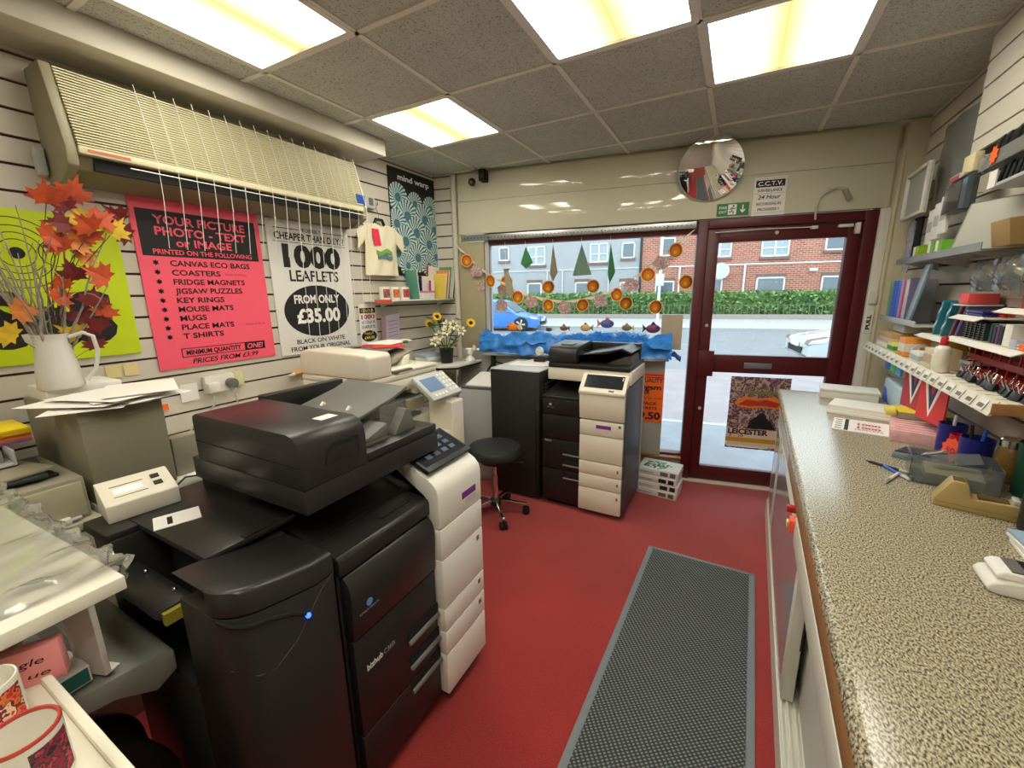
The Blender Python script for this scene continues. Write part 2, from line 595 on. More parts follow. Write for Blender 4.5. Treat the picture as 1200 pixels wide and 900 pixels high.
struct(b.build('ceiling', [M['tile'], M['tbar'], M['white']], smooth=False))

# ceiling light panels
def diffuser_material():
    m = bpy.data.materials.new('light_diffuser')
    m.use_nodes = True
    nt = m.node_tree
    for n in list(nt.nodes):
        nt.nodes.remove(n)
    out = nt.nodes.new('ShaderNodeOutputMaterial')
    em = nt.nodes.new('ShaderNodeEmission'); em.inputs['Strength'].default_value = LAMP
    tc = nt.nodes.new('ShaderNodeTexCoord')
    sx = nt.nodes.new('ShaderNodeSeparateXYZ')
    nt.links.new(tc.outputs['Object'], sx.inputs[0])
    mm = nt.nodes.new('ShaderNodeMath'); mm.operation = 'MULTIPLY_ADD'; mm.inputs[1].default_value = 1 / .6; mm.inputs[2].default_value = .5
    nt.links.new(sx.outputs['X'], mm.inputs[0])
    rp = nt.nodes.new('ShaderNodeValToRGB')
    cr = rp.color_ramp
    cr.elements[0].position = 0.0; cr.elements[0].color = (1.0, .955, .83, 1)
    cr.elements[1].position = 1.0; cr.elements[1].color = (1.0, .955, .83, 1)
    for p_, c_ in ((.22, (1, .965, .86, 1)), (.38, (.16, .13, .05, 1)), (.50, (.055, .042, .016, 1)), (.62, (.16, .13, .05, 1)), (.78, (1, .965, .86, 1))):
        e = cr.elements.new(p_); e.color = c_
    nt.links.new(mm.outputs[0], rp.inputs['Fac'])
    nt.links.new(rp.outputs['Color'], em.inputs['Color'])
    nt.links.new(em.outputs[0], out.inputs[0])
    return m
M['diffuser'] = diffuser_material()
llab = ['square lit ceiling panel above the long slatted wall unit', 'square lit ceiling panel at top middle, between two others', 'square lit ceiling panel towards the right wall, above the door mirror',
        'square lit ceiling panel with yellow middle stripe, nearest the window corner', 'unseen square ceiling panel added for light behind the doormat end', 'unseen square ceiling panel added for light over the mug table side', 'unseen square ceiling panel added for light over the near counter end']
proto = None
for (i, j), lb in zip(lights, llab):
    c = (GX0 + GP * (i + .5), GY0 + GP * (j + .5), H)
    if proto is None:
        proto = thing('ceiling_light', lb, 'light', c, 0, 'ceiling light panels')
        f = MB()
        a, w = .298, .272
        f.box(-a, a, -a, -w, -.006, .012).box(-a, a, w, a, -.006, .012).box(-a, -w, -w, w, -.006, .012).box(w, a, -w, w, -.006, .012)
        f.box(-a, a, -a, a, .06, .07)
        f.build('frame', M['white'], proto)
        MB().box(-w, w, -w, w, .004, .008).build('diffuser', M['diffuser'], proto)
    else:
        copy_tree(proto, c, 0, lb)

# slatted boarding
GR = [2.443 - .0985 * k for k in range(-1, 25)]
def slats(b, x0, x1, zlo, zhi, y=-.014, th=.014):
    """boards in an x-z plane facing -y; grooves between them"""
    zs = sorted([z for z in GR if zlo + .01 < z < zhi - .01])
    edges = [zlo] + zs + [zhi]
    b.box(x0, x1, 0, .05, zlo, zhi, 1)
    for a, c in zip(edges, edges[1:]):
        g0 = .0055 if a != zlo else 0
        g1 = .0055 if c != zhi else 0
        b.box(x0, x1, y, 0, a + g0, c - g1, 0)
b = MB()
slats(b, YB, fy(XL) + .02, 0, H + .1)
o = b.build('wall_left', [M['slat'], M['groove']], loc=(XL, 0, 0), rotz=LW, smooth=False)
struct(o)
b = MB()
slats(b, -(fy(XR)), -YB, 0, H + .1)
o = b.build('wall_right', [M['slat'], M['groove']], loc=(XR, 0, 0), rotz=-LW, smooth=False)
struct(o)
b = MB()
b.box(-2.65, .8, 0, .10, 2.09, H + .1, 1)
zs = [z for z in GR if 2.10 < z < H + .1]
ed = [2.09] + sorted(zs) + [H + .1]
for a, c in zip(ed, ed[1:]):
    b.box(-2.65, .8, -.014, 0, a + .004, c - .004, 0)
o = b.build('trim_1', [M['slat'], M['groove']], loc=(.836, 0, 0), rotz=-LW, smooth=False)
struct(o)
b = MB()
slats(b, XL, XR, 0, H + .1)
o = b.build('wall_back', [M['slat'], M['groove']], loc=(XL + XR, YB, 0), rotz=PI, smooth=False)
struct(o)
# boxed bulkhead along the left wall
o = MB().box(-2.466, -2.2, YB + .02, 2.325, 2.462, H + .002).build('trim_2', M['bulk'], bev=.004)
struct(o)
# front wall: everything here in the shop-front frame
def front(bm, name, mats, **k):
    o = bm.build(name, mats, loc=(0, FY, 0), rotz=FA, **k)
    return struct(o)
b = MB()
b.box(-2.66, -.315, 0, .14, 0, .19, 0)
b.box(-2.66, 1.05, .03, .17, 2.325, H + .1, 0)
b.box(-2.66, 1.05, .02, .03, 2.345, 2.53, 0)
b.box(.775, 1.05, .0, .14, 0, 2.4, 0)
b.box(-2.66, -2.25, .012, .14, .19, 2.4, 0)
front(b, 'wall_front', [M['cream_wall']], bev=.003)
b = MB()
slats(b, -2.53, -2.33, .9, H + .0, y=-.014, th=.014)
front(b, 'trim_3', [M['slat'], M['groove']], smooth=False)
front(MB().box(-2.262, .812, -.02, .1, 2.052, 2.322, 0).box(-2.262, .812, -.012, .1, 2.3245, 2.545, 0), 'trim_4', [M['fascia']], bev=.004)
# pipe in the corner and boxed column by the door
b = MB().cyl((-2.295, -.03, .95), (-2.295, -.03, H - .02), .024, n=16)
front(b, 'trim_5', [M['bulk']])
b = MB().box(.845, .965, -.05, .03, 0, H - .01).box(.83, .845, -.056, .03, 0, 2.4)
front(b, 'trim_6', [M['cream_wall']], bev=.006)
front(MB().box(.776, .828, -.03, .03, 0, 2.05), 'trim_7', [M['white']], bev=.004)
# plywood panel beside the window, boards below the display ledge
M['ply'] = mat('beige_board', (170, 160, 128), 0.7, noise=.05, nscale=6)
front(MB().box(-2.27, -2.03, -.02, .0, 1.05, 1.985), 'trim_8', [M['ply']], bev=.002)
M['backboard'] = mat('grey_back_board', (178, 176, 166), 0.7, noise=.05, nscale=5)
front(MB().box(-2.30, -.48, -.03, -.012, .19, 1.035), 'trim_9', [M['backboard']], bev=.002)
# window
w = thing('window_1', None, None, (0, FY, 0), FA)
struct(w)
b = MB()
b.box(-2.03, -1.985, -.005, .06, .19, 2.0, 1)
b.box(-2.03, -.315, .0, .08, 1.955, 2.052, 0)
b.box(-2.03, -.315, .0, .08, .19, .215, 0)
b.build('window_frame', [M['maroon'], M['lgrey']], w, bev=.003)
MB().box(-1.985, -.315, .03, .036, .215, 1.955).build('glass_pane', M['glass'], w)
MB().box(-.62, -.315, -.06, .0, .185, .2).build('window_sill', M['wood'], w, bev=.003)
for ch in w.children:
    struct(ch)
# perforated hanging rail above the window
t = thing('perforated_rail', 'grey perforated metal rail running along the top of the shop window', 'rail', FW(-1.25, -.03, 1.99), FA)
MB().box(-.98, .92, -.012, .022, .0, .05).build('rail_strip', M['steel'], t, bev=.002)
b = MB()
for k in range(60):
    b.box(-.95 + k * .031, -.942 + k * .031, -.0135, -.011, .02, .028)
b.build('perforations', M['black'], t)
for k in range(7):
    x = -.72 + k * .24
    MB().tube([(x, -.016, .03), (x, -.024, .0), (x, -.024, -.03)], .0025, 6).build('hook', M['black'], t)

# door
M['doorframe'] = M['maroon']
d = thing('door_1', None, None, (0, FY, 0), FA)
struct(d)
b = MB()
b.box(-.315, -.245, -.012, .10, 0, 2.045).box(.70, .775, -.012, .10, 0, 2.045).box(-.245, .70, -.012, .10, 1.985, 2.045)
b.build('door_frame', M['maroon'], d, bev=.004)
b = MB()
b.box(-.242, -.165, .01, .055, .012, 1.982).box(.622, .698, .01, .055, .012, 1.982)
b.box(-.165, .622, .01, .055, 1.885, 1.982).box(-.165, .622, .01, .055, .917, 1.055).box(-.165, .622, .01, .055, .012, .131)
b.build('door_leaf', M['maroon'], d, bev=.003)
MB().box(-.165, .622, .03, .036, 1.055, 1.885).build('upper_glass', M['glass'], d)
MB().box(-.165, .622, .03, .036, .131, .917).build('lower_glass', M['glass'], d)
MB().box(.085, .27, .003, .012, .955, 1.0).build('letter_plate', mat('letter_plate_metal', (150, 152, 156), .35, .8), d, bev=.003)
b = MB().box(-.243, -.13, -.012, .012, .885, 1.085)
b.build('lock_case', M['maroon'], d, bev=.004)
for sx, sz in ((-.2, 1.28), (-.2, .62), (.2, 1.935)):
    MB().cyl((sx, .01, sz), (sx, -.004, sz), .012, n=16).build('bolt_cap', M['lgrey'], d)
b = MB().box(.40, .44, -.02, .012, 1.945, 1.965).box(.56, .64, -.02, .012, 1.945, 1.965).box(.655, .68, -.022, .012, 1.90, 1.97)
b.build('door_contact', M['white'], d, bev=.003)
MB().tube([(-.2, -.014, 1.955), (.1, -.014, 1.962), (.42, -.014, 1.957)], .003, 6).build('contact_wire', M['white'], d)
front(MB().box(-.315, .775, -.05, .0, .0, .012), 'trim_10', [M['cream']], bev=.002)
for ch in d.children:
    struct(ch)
# ------------------------------------------------------------------ outside: street, hedge, houses, cars
def out(bm, name, mats, d=0, **k):
    return bm.build(name, mats, loc=(0, FY, 0), rotz=FA, **k)
M['asphalt'] = mat('asphalt', (108, 110, 114), .85, noise=.08, nscale=3)
M['paving'] = mat('paving', (128, 120, 122), .85, noise=.10, nscale=2.5)
M['paving2'] = mat('grey_forecourt', (116, 120, 126), .85, noise=.10, nscale=4)
M['kerb'] = mat('kerb_stone', (150, 150, 148), .8)
struct(tag(out(MB().box(-22, 22, .14, 2.02, -.3, -.12), 'pavement_near', M['paving2']), None, None))
struct(out(MB().box(-22, 22, 2.02, 2.12, -.3, -.117), 'kerb_edging', M['kerb']))
struct(out(MB().box(-22, 22, 2.12, 6.0, -.3, -.12), 'pavement_outer', M['paving']))
struct(out(MB().box(-30, 30, 6.0, 16.9, -.3, -.2), 'road', M['asphalt']))
b = MB()
for k in range(-6, 7):
    b.box(k * 4.5 - 1, k * 4.5 + 1, 11.2, 11.3, -.2, -.196)
struct(out(b, 'road_marking_lines', M['kerb']))
struct(out(MB().box(-34, 34, 16.9, 17.1, -.3, -.1), 'kerb_far', M['kerb']))
struct(out(MB().box(-34, 34, 17.1, 45, -.3, -.11), 'pavement_far', mat('pale_paving', (150, 148, 146), .85, noise=.05, nscale=2)))
t = tag(out(MB().box(-34, 34, 23.4, 23.6, -.11, .16), 'low_wall', mat('garden_wall', (140, 132, 124), .85)), 'low pale garden wall under the hedge across the road', 'wall')
struct(t)
# hedge
hb = MB()
rh = random.Random(3)
def hedge_surface(b, x0, x1, d0, d1, z0, z1):
    for k in range(5200):
        x = rh.uniform(x0, x1)
        face = rh.random()
        if face < .7:
            y, z = d0 + rh.uniform(-.1, .12), rh.uniform(z0, z1)
        else:
            y, z = rh.uniform(d0, d1), z1 + rh.uniform(-.09, .09)
        s = rh.uniform(.07, .17)
        n = Vector((rh.uniform(-1, 1), rh.uniform(-1.4, -.1), rh.uniform(-.4, 1.2))).normalized()
        a = n.orthogonal().normalized()
        c = n.cross(a)
        th = rh.uniform(0, PI)
        a, c = a * math.cos(th) + c * math.sin(th), c * math.cos(th) - a * math.sin(th)
        p = Vector((x, y, z))
        b.add([p - a * s, p - c * s * .5, p + a * s, p + c * s * .5], [(0, 1, 2, 3)], rh.choice((0, 0, 1, 2)))
hb.box(-30, 30, 24.0, 25.0, -.1, 1.36, 0)
hedge_surface(hb, -15, 12, 23.9, 25, .1, 1.36)
hedge = out(hb, 'hedge', [mat('hedge_leaf', (70, 104, 44), .7), mat('hedge_leaf_light', (108, 138, 70), .7), mat('hedge_leaf_dark', (38, 66, 26), .7)], smooth=False)
tag(hedge, 'long clipped green hedge behind railings across the road', 'hedge', kind='stuff')
fence = thing('garden_railing', 'thin white metal railing in front of the hedge across the road', 'railing', FW(0, 23.5, .16), FA)
b = MB()
for k in range(64):
    b.box(-11 + k * .3, -10.975 + k * .3, -.02, .02, 0, .62)
b.build('railing_bars', mat('railing_paint', (96, 108, 84), .5), fence)
MB().box(-11, 8.2, -.012, .012, .51, .53).build('top_rail', mat('railing_paint2', (96, 108, 84), .5), fence)

# houses
KD = 30.527 / 21.527
def hs(s):
    return -.572 + (s + .572) * KD
def hz(z):
    return 1.545 + (z - 1.545) * KD
M['render'] = mat('grey_render', (146, 148, 150), .85, noise=.04, nscale=1.2)
M['wframe'] = mat('white_window_frame', (196, 196, 196), .5)
M['wglass'] = mat('house_window_glass', (70, 84, 92), .12, spec=.8)
M['wcurtain'] = mat('net_curtain', (140, 150, 154), .4, noise=.1, nscale=6)
M['tilehang'] = mat('house_sill', (112, 84, 76), .8)
def house(name, label, x0, x1, m, wins):
    t = thing(name, label, 'house', FW(0, 27, -.11), FA)
    MB().box(x0, x1, 0, 8, 0, 7.4).build('wall', m, t, smooth=False)
    MB().prism([(-.4, 7.4), (8.4, 7.4), (4, 10)], 'x', x0 + .01, x1 - .01).build('roof', mat('roof_tile', (90, 78, 72), .9), t, smooth=False)
    for (a, c, zt, zb, dbl) in wins:
        f = MB()
        zt, zb = zt + .11, zb + .11
        f.box(a, c, -.06, .04, zt - .09, zt).box(a, c, -.06, .04, zb, zb + .09).box(a, a + .09, -.06, .04, zb, zt).box(c - .09, c, -.06, .04, zb, zt)
        if dbl:
            f.box((a + c) / 2 - .05, (a + c) / 2 + .05, -.06, .04, zb, zt)
            f.box(a, c, -.06, .04, zb + (zt - zb) * .42, zb + (zt - zb) * .42 + .06)
        wf = f.build('window', M['wframe'], t, smooth=False)
        MB().box(a + .05, c - .05, -.02, .02, zb + .05, zt - .05).build('pane', M['wcurtain'] if dbl else M['wglass'], wf, smooth=False)
        MB().box(a - .05, c + .05, -.12, .0, zb - .16, zb).build('sill', M['tilehang'], wf, smooth=False)
        if zt < 4:
            MB().box(a - .05, c + .05, -.02, .02, zt, zt + .22).build('lintel', M['tilehang'], wf, smooth=False)
    return t
edge = hs(-1.39)
gw = [(hs(-8.63), hs(-8.06), hz(3.9), hz(3.2), False), (hs(-7.07), hs(-6.1), hz(3.86), hz(2.93), True), (hs(-3.85), hs(-2.95), hz(3.86), hz(2.95), True), (hs(-2.32), hs(-1.7), hz(3.83), hz(3.1), False),
      (hs(-7.08), hs(-6.3), hz(2.04), hz(1.2), False), (hs(-4.55), hs(-3.8), hz(2.03), hz(1.2), False), (hs(-2.35), hs(-1.75), hz(2.0), hz(1.2), False)]
hg = house('terraced_house', 'grey rendered terraced house with white windows across the road', -24, edge, M['render'], gw)
b = MB()
b.box(hs(-9), edge, -.05, 0, hz(2.62) + .11, hz(2.62) + .17)
for s_ in (-6.0, -5.2, -2.9):
    b.cyl((hs(s_), -.06, 0), (hs(s_), -.06, hz(2.62) + .1), .05, n=8)
b.build('drain_pipe', M['lgrey'], hg)
MB().cyl((edge - .05, -.08, 0), (edge - .05, -.08, 7.3), .06, n=8).build('downpipe', M['black'], hg)
bw = [(hs(-.58), hs(.1), hz(3.95), hz(3.12), False), (hs(1.5), hs(2.45), hz(3.72), hz(2.98), True), (hs(3.61), hs(4.68), hz(3.75), hz(2.93), True), (hs(5.96), hs(6.75), hz(3.72), hz(3.1), False),
      (hs(-.7), hs(.15), hz(2.0), hz(1.2), False), (hs(1.6), hs(2.2), hz(2.05), hz(1.2), False), (hs(3.55), hs(4.66), hz(2.07), hz(1.2), False), (hs(6.0), hs(6.75), hz(2.07), hz(1.2), False)]
hb_ = house('terraced_house', 'red brick terraced house with white windows across the road', edge + .03, 24, M['brick'], bw)
b = MB()
b.box(edge + .9, 12, -.05, 0, hz(2.62) + .11, hz(2.62) + .19)
for s_ in (.35, 3.05):
    b.cyl((hs(s_), -.06, 0), (hs(s_), -.06, hz(2.62) + .1), .06, n=8)
b.build('drain_pipe', M['wframe'], hb_)
MB().lathe([(.001, .0), (.25, .02), (.42, .08), (.5, .16)], (0, 0, 0), 20, M=Matrix.Translation((hs(2.05), -.35, hz(2.38) + .11)) @ Matrix.Rotation(R(95), 4, 'X')).tube([(hs(2.05), -.3, hz(2.38) + .1), (hs(2.05), .02, hz(2.3) + .1)], .03).build('satellite_dish', M['lgrey'], hb_)
MB().box(hs(5.5), hs(5.8), -.14, 0, hz(2.28) + .11, hz(2.28) + .26).build('wall_lamp', M['wframe'], hb_)

# cars
def car(name, label, loc, rotz, paint, flip=1):
    t = thing(name, label, 'car', loc, rotz)
    prof = [(0, .30), (.02, .52), (.12, .66), (.55, .74), (1.05, .84), (1.75, 1.36), (2.1, 1.45), (2.9, 1.46), (3.5, 1.30), (3.92, .95), (4.05, .85), (4.08, .45), (4.0, .26), (.1, .20)]
    prof = [(flip * x, z) for x, z in prof]
    b = MB()
    secs = [(0.0, .10, 1.0), (.10, .03, 1.0), (.85, .0, 1.0), (1.60, .03, 1.0), (1.70, .10, 1.0)]
    for (y0, i0, k0), (y1, i1, k1) in zip(secs, secs[1:]):
        n = len(prof)
        P0 = [(x, y0, z - i0 * (1 if z > .6 else .2)) for x, z in prof]
        P1 = [(x, y1, z - i1 * (1 if z > .6 else .2)) for x, z in prof]
        b.add(P0 + P1, [(i, (i + 1) % n, n + (i + 1) % n, n + i) for i in range(n)])
    n = len(prof)
    b.add([(x, 0, z - .10 * (1 if z > .6 else .2)) for x, z in prof], [tuple(range(n))])
    b.add([(x, 1.7, z - .10 * (1 if z > .6 else .2)) for x, z in prof], [tuple(range(n))])
    b.build('body', paint, t, ang=30)
    g = MB()
    for y0, y1 in ((-.012, .02), (1.68, 1.712)):
        g.prism([(flip * x, z - .08) for x, z in ((1.2, .93), (1.82, 1.33), (2.12, 1.4), (2.12, .93))], 'y', y0, y1)
        g.prism([(flip * x, z - .08) for x, z in ((2.2, .93), (2.2, 1.4), (2.9, 1.40), (3.4, 1.27), (3.7, .98))], 'y', y0, y1)
    g.prism([(flip * x, z) for x, z in ((1.12, .86), (1.72, 1.31), (1.70, 1.33), (1.08, .88))], 'y', .16, 1.54)
    g.build('windows', M['wglass'], t, smooth=False)
    for wx in (.82, 3.25):
        for wy in (.02, 1.68):
            w_ = MB().cyl((flip * wx, wy - .1, .32), (flip * wx, wy + .1, .32), .33, n=28).build('wheel', M['soft'], t)
            h_ = MB()
            yy = wy - .112 if wy < 1 else wy + .1
            h_.cyl((flip * wx, yy, .32), (flip * wx, yy + .012, .32), .07, n=12)
            for q in range(5):
                a = q * 2 * PI / 5
                h_.prism([(flip * wx + math.cos(a + s_) * r_, .32 + math.sin(a + s_) * r_) for r_, s_ in ((.05, -.5), (.23, -.2), (.23, .2), (.05, .5))], 'y', yy, yy + .012)
            h_.build('alloy_hub', M['chrome'], w_)
    MB().prism([(flip * x, z) for x, z in ((.0, .54), (.05, .62), (.4, .70), (.34, .58))], 'y', -.012, .25).prism([(flip * x, z) for x, z in ((.0, .54), (.05, .62), (.4, .70), (.34, .58))], 'y', 1.45, 1.712).build('headlamp', M['chrome'], t)
    MB().box(flip * -.02, flip * .04, .35, 1.35, .3, .44).build('grille', M['soft'], t)
    MB().box(flip * -.03, flip * .0, .6, 1.1, .44, .54).build('number_plate', mat('plate_white', (235, 225, 215), .4), t)
    MB().prism([(flip * x, z) for x, z in ((1.25, .88), (1.42, .98), (1.5, .9))], 'y', -.16, -.01).build('wing_mirror', paint, t)
    return t
car('car', 'bright blue hatchback driving past on the far side of the road', FW(-5.65, 14.9, -.2), FA, mat('blue_car_paint', (20, 104, 190), .25, coat=.8), -1)
car('car', 'pale silver car parked by the kerb outside the door', FW(2.62, 7.2, -.2), FA, mat('silver_car_paint', (170, 176, 178), .25, coat=.8), 1)
t = thing('street_sign_post', 'white street sign post standing on the far pavement', 'post', FW(-.5, 19.6, -.11), FA)
MB().cyl((0, 0, 0), (0, 0, 5.2), .07, n=12).build('post', M['wframe'], t)
MB().box(-.2, .2, -.1, -.06, 1.9, 2.5).build('sign_plate', M['lgrey'], t, bev=.01)

# ------------------------------------------------------------------ things on the fascia and door
t = thing('convex_mirror', 'round convex security mirror above the shop door', 'mirror', FW(-.268, -.105, 2.368), FA)
b = MB()
rc = .205
prof = []
for k in range(13):
    r_ = rc * k / 12
    prof.append((max(r_, 1e-5), .026 * (1 - (r_ / rc) ** 2)))
b.lathe(prof[::-1], (0, 0, 0), 40, M=Matrix.Rotation(R(90), 4, 'X') @ Matrix.Rotation(0, 4, 'Z'))
MMIR = Matrix.Rotation(R(0), 4, 'X')
tilt = Matrix.Rotation(R(19), 4, 'X')
for i in range(len(b.v)):
    b.v[i] = tilt @ b.v[i]
b.build('mirror_dome', mat('mirror_silver', (236, 236, 236), .03, 1.0), t)
b = MB().lathe([(rc - .004, .0), (rc + .006, -.002), (rc + .007, -.012), (rc, -.016), (.02, -.018)], (0, 0, 0), 40, M=tilt @ Matrix.Rotation(R(90), 4, 'X'))
b.build('rim', M['lgrey'], t)
MB().cyl((0, .012, .0), (0, .079, .02), .02, n=12).box(-.02, .02, .076, .083, -.05, .15).build('bracket', M['steel'], t)

def poster(name, label, cat, loc, rot, w_, h_, m, th=.004, group=None, part='sheet'):
    t = thing(name, label, cat, loc, rot, group)
    MB().box(-w_ / 2, w_ / 2, -th, 0, 0, h_).build(part, m, t)
    return t

# CCTV notice
t = poster('notice_sign', 'white CCTV surveillance notice on the panel above the door', 'sign', FW(.1225, -.022, 2.05), FA, .2, .25, M['paper'])
MB().box(-.088, .088, -.0048, -.004, .185, .23).build('black_band', M['ink'], t)
txt('C.C.T.V.', t, 0, .195, .026, M['inkwhite'], .15, y=-.0052, bold=.02)
txt('SURVEILLANCE', t, 0, .155, .017, M['ink'], .15, y=-.0045, bold=.02)
txt('24 Hour', t, 0, .108, .026, M['ink'], .14, y=-.0045, bold=.02, shear=.2)
txt('RECORDING IN', t, 0, .068, .017, M['ink'], .15, y=-.0045, bold=.02)
txt('PROGRESS !', t, 0, .032, .017, M['ink'], .13, y=-.0045, bold=.02)
b = MB()
for zz in (.02, .145, .24):
    b.box(-.092, .092, -.0045, -.004, zz - .0015, zz)
b.build('rule_lines', M['grey'], t)
# fire exit sign
t = poster('exit_sign', 'green fire exit sign with running figure and arrow', 'sign', FW(-.0985, -.022, 2.062), FA, .205, .085, mat('exit_green', (18, 116, 58), .4))
txt('FIRE', t, -.062, .048, .017, M['inkwhite'], .05, y=-.0045, bold=.015)
txt('EXIT', t, -.062, .02, .017, M['inkwhite'], .05, y=-.0045, bold=.015)
b = MB().box(-.03, .024, -.0048, -.004, .008, .077)
b.build('doorway_mark', M['inkwhite'], t)
g = MB()
gm = M['exit'] = mat('exit_green_mark', (18, 116, 58), .4)
g.cyl((.004, -.0048, .066), (.004, -.0056, .066), .007, n=14)
for a_, c_ in (((.0, .056), (-.006, .034)), ((-.006, .034), (.006, .024)), ((.006, .024), (.002, .012)), ((-.006, .034), (-.016, .024)), ((-.016, .024), (-.024, .028)), ((.0, .054), (.012, .046)), ((.012, .046), (.018, .052)), ((.0, .054), (-.014, .05)), ((-.014, .05), (-.018, .04))):
    a_, c_ = Vector((a_[0], 0, a_[1])), Vector((c_[0], 0, c_[1]))
    dd = (c_ - a_).normalized()
    pp = Vector((-dd.z, 0, dd.x)) * .0032
    g.prism([((a_ - pp).x, (a_ - pp).z), ((c_ - pp).x, (c_ - pp).z), ((c_ + pp).x, (c_ + pp).z), ((a_ + pp).x, (a_ + pp).z)], 'y', -.0056, -.0048)
g.build('running_figure', gm, t)
MB().prism([(.06, .07), (.068, .07), (.068, .034), (.08, .044), (.08, .034), (.064, .016), (.048, .034), (.048, .044), (.06, .034)], 'y', -.0048, -.004).build('arrow', M['inkwhite'], t)
t = thing('security_camera', 'small round black security camera in the corner above the window', 'camera', FW(-2.092, -.05, 2.455), FA)
MB().ball((0, -.035, 0), .032, n=10).build('lens_ball', M['black'], t)
MB().cyl((-.09, .05, .04), (-.01, -.01, .01), .008, n=8).cyl((-.09, .045, .04), (-.09, .07, .04), .03, n=16).build('mount_arm', M['cream'], t)
MB().cyl((.004, -.064, -.008), (.004, -.068, -.009), .012, n=12).build('lens', M['grey'], t)
t = thing('alarm_sensor', 'black box sensor beside the round security camera', 'sensor', FW(-2.0, -.05, 2.507), FA)
MB().box(-.028, .028, -.05, .045, -.05, .04).build('case', M['soft'], t, bev=.006)
MB().box(-.02, .02, -.052, -.05, -.03, .0).build('sensor_window', M['black'], t)
# cable with plug above the door
t = thing('hanging_cable', 'grey cable arching above the door with a dangling connector', 'cable', FW(.5, -.04, 2.05), FA)
MB().tube([(-.09, .0, -.05), (-.095, .0, .02), (-.085, -.005, .08), (-.05, -.01, .125), (.0, -.01, .145), (.05, -.01, .13)], .006, 8).build('cord', M['lgrey'], t)
MB().box(-.014, .014, -.014, .014, -.035, .035, M=Matrix.Translation((.066, -.012, .095)) @ Matrix.Rotation(R(-28), 4, 'Y')).build('connector', M['greybeige'], t, bev=.003)
# event poster in the door
M['evp'] = multi_noise('event_poster_print', [(106, 64, 90), (158, 116, 124), (84, 60, 76), (190, 160, 150), (130, 100, 90), (100, 76, 104)], 17, detail=3)
t = poster('event_poster', 'colourful Leicester event poster fixed behind the lower door glass', 'poster', FW(.2135, .0275, .305), FA, .405, .583, M['evp'], .002)
MB().box(-.2025, .2025, -.0028, -.002, .02, .165).build('pale_panel', mat('poster_cream', (226, 200, 178), .6), t)
MB().box(-.2025, .2025, -.0034, -.0028, .055, .09).build('gold_band', mat('poster_gold', (200, 150, 40), .6), t)
MB().box(-.19, .10, -.0036, -.0028, .012, .026).build('white_band', M['inkwhite'], t)
txt('LEICESTER', t, -.19, .122, .040, M['ink'], .28, y=-.0036, bold=.045, align='L')
txt('5 - 10', t, -.18, .095, .022, M['inkred'], .1, y=-.0036, bold=.03, align='L')
b = MB().prism([(-.165, .375), (-.1, .43), (.0, .415), (.1, .435), (.18, .39), (.16, .335), (.06, .345), (-.04, .335), (-.13, .345)], 'y', -.0034, -.002)
b.build('title_burst', mat('poster_orange', (232, 128, 34), .6), t)
MB().prism([(-.14, .36), (-.08, .405), (.0, .395), (.05, .41), (.15, .385), (.13, .35), (.03, .36), (-.06, .352)], 'y', -.0042, -.0034).build('title_red', mat('poster_red', (186, 52, 30), .6), t)
MB().prism([(-.06, .17), (-.04, .24), (.0, .27), (.02, .3), (.05, .3), (.07, .26), (.11, .22), (.14, .17)], 'y', -.003, -.002).build('dark_silhouette', M['ink'], t)
MB().box(-.1, .13, -.003, -.002, .45, .475).build('green_band', mat('poster_olive', (120, 128, 70), .6), t)

# orange paper notice beside the window
t = poster('paper_notice', 'fluorescent orange price notice for paper, below the window ledge', 'sign', FW(-.645, -.033, .483), FA, .33, .41, M['orange'])
txt('HIGH QUALITY', t, .155, .335, .034, M['ink'], .29, y=-.005, bold=.02, align='R')
txt('100gsm', t, .145, .275, .04, M['ink'], .23, y=-.005, bold=.03, align='R')
txt('PAPER', t, .06, .235, .026, M['ink'], .13, y=-.005, bold=.02, align='R')
txt('ONLY BY THE', t, .15, .195, .012, M['ink'], .2, y=-.005, align='R')
txt('PER PACK', t, .12, .145, .024, M['ink'], .2, y=-.005, bold=.02, align='R')
txt('500 SHEETS', t, .12, .108, .02, M['ink'], .2, y=-.005, bold=.02, align='R')
txt('£9.50', t, .15, .025, .058, M['ink'], .22, y=-.005, bold=.035, align='R')
MB().box(-.15, .155, -.0048, -.004, .39, .4).box(-.15, .155, -.0048, -.004, .372, .38).build('rule_lines', M['inkred'], t)
# cardboard on the window
tag(MB().box(-.078, .078, -.004, 0, 0, .275).build('cardboard_sheet', soft_paper('plain_cardboard', (206, 190, 164), .3), loc=FW(-.45, .02, 1.083), rotz=FA), 'blank buff cardboard sheet fixed to the window near the door', 'cardboard')

# display ledge with crumpled blue fabric
rb = random.Random(11)
def crumple(u, v):
    x = -.80 + u * 1.60
    n = math.sin(u * 41 + v * 7) * .012 + math.sin(u * 83 + 2.1 + v * 5) * .008 + math.sin(u * 17 - v * 11) * .014
    if v < .5:
        k = v / .5
        return (x, -.15 + .015 * math.sin(u * 23) + n * .6, -.006 + .096 * k + n * .4)
    k = (v - .5) / .5
    return (x, -.15 + .12 * k + n, .09 + .07 * math.sin(k * PI * .62) + n)
led = tag(MB().box(-2.03, -.46, -.12, -.012, 1.005, 1.025).build('window_ledge', M['lgrey'], loc=(0, FY, 0), rotz=FA, bev=.002), 'narrow display ledge across the bottom of the shop window', 'ledge')
cl = thing('blue_cloth', 'crumpled blue sea-coloured fabric covering the window ledge', 'fabric', FW(-1.245, .0, 1.04), FA)
M['bluecloth'] = mat('blue_satin', (50, 130, 214), .35, noise=.35, nscale=18, bump=.5, bscale=30)
MB().grid(crumple, 150, 14, thick=.004).build('cloth', M['bluecloth'], cl)
b = MB()
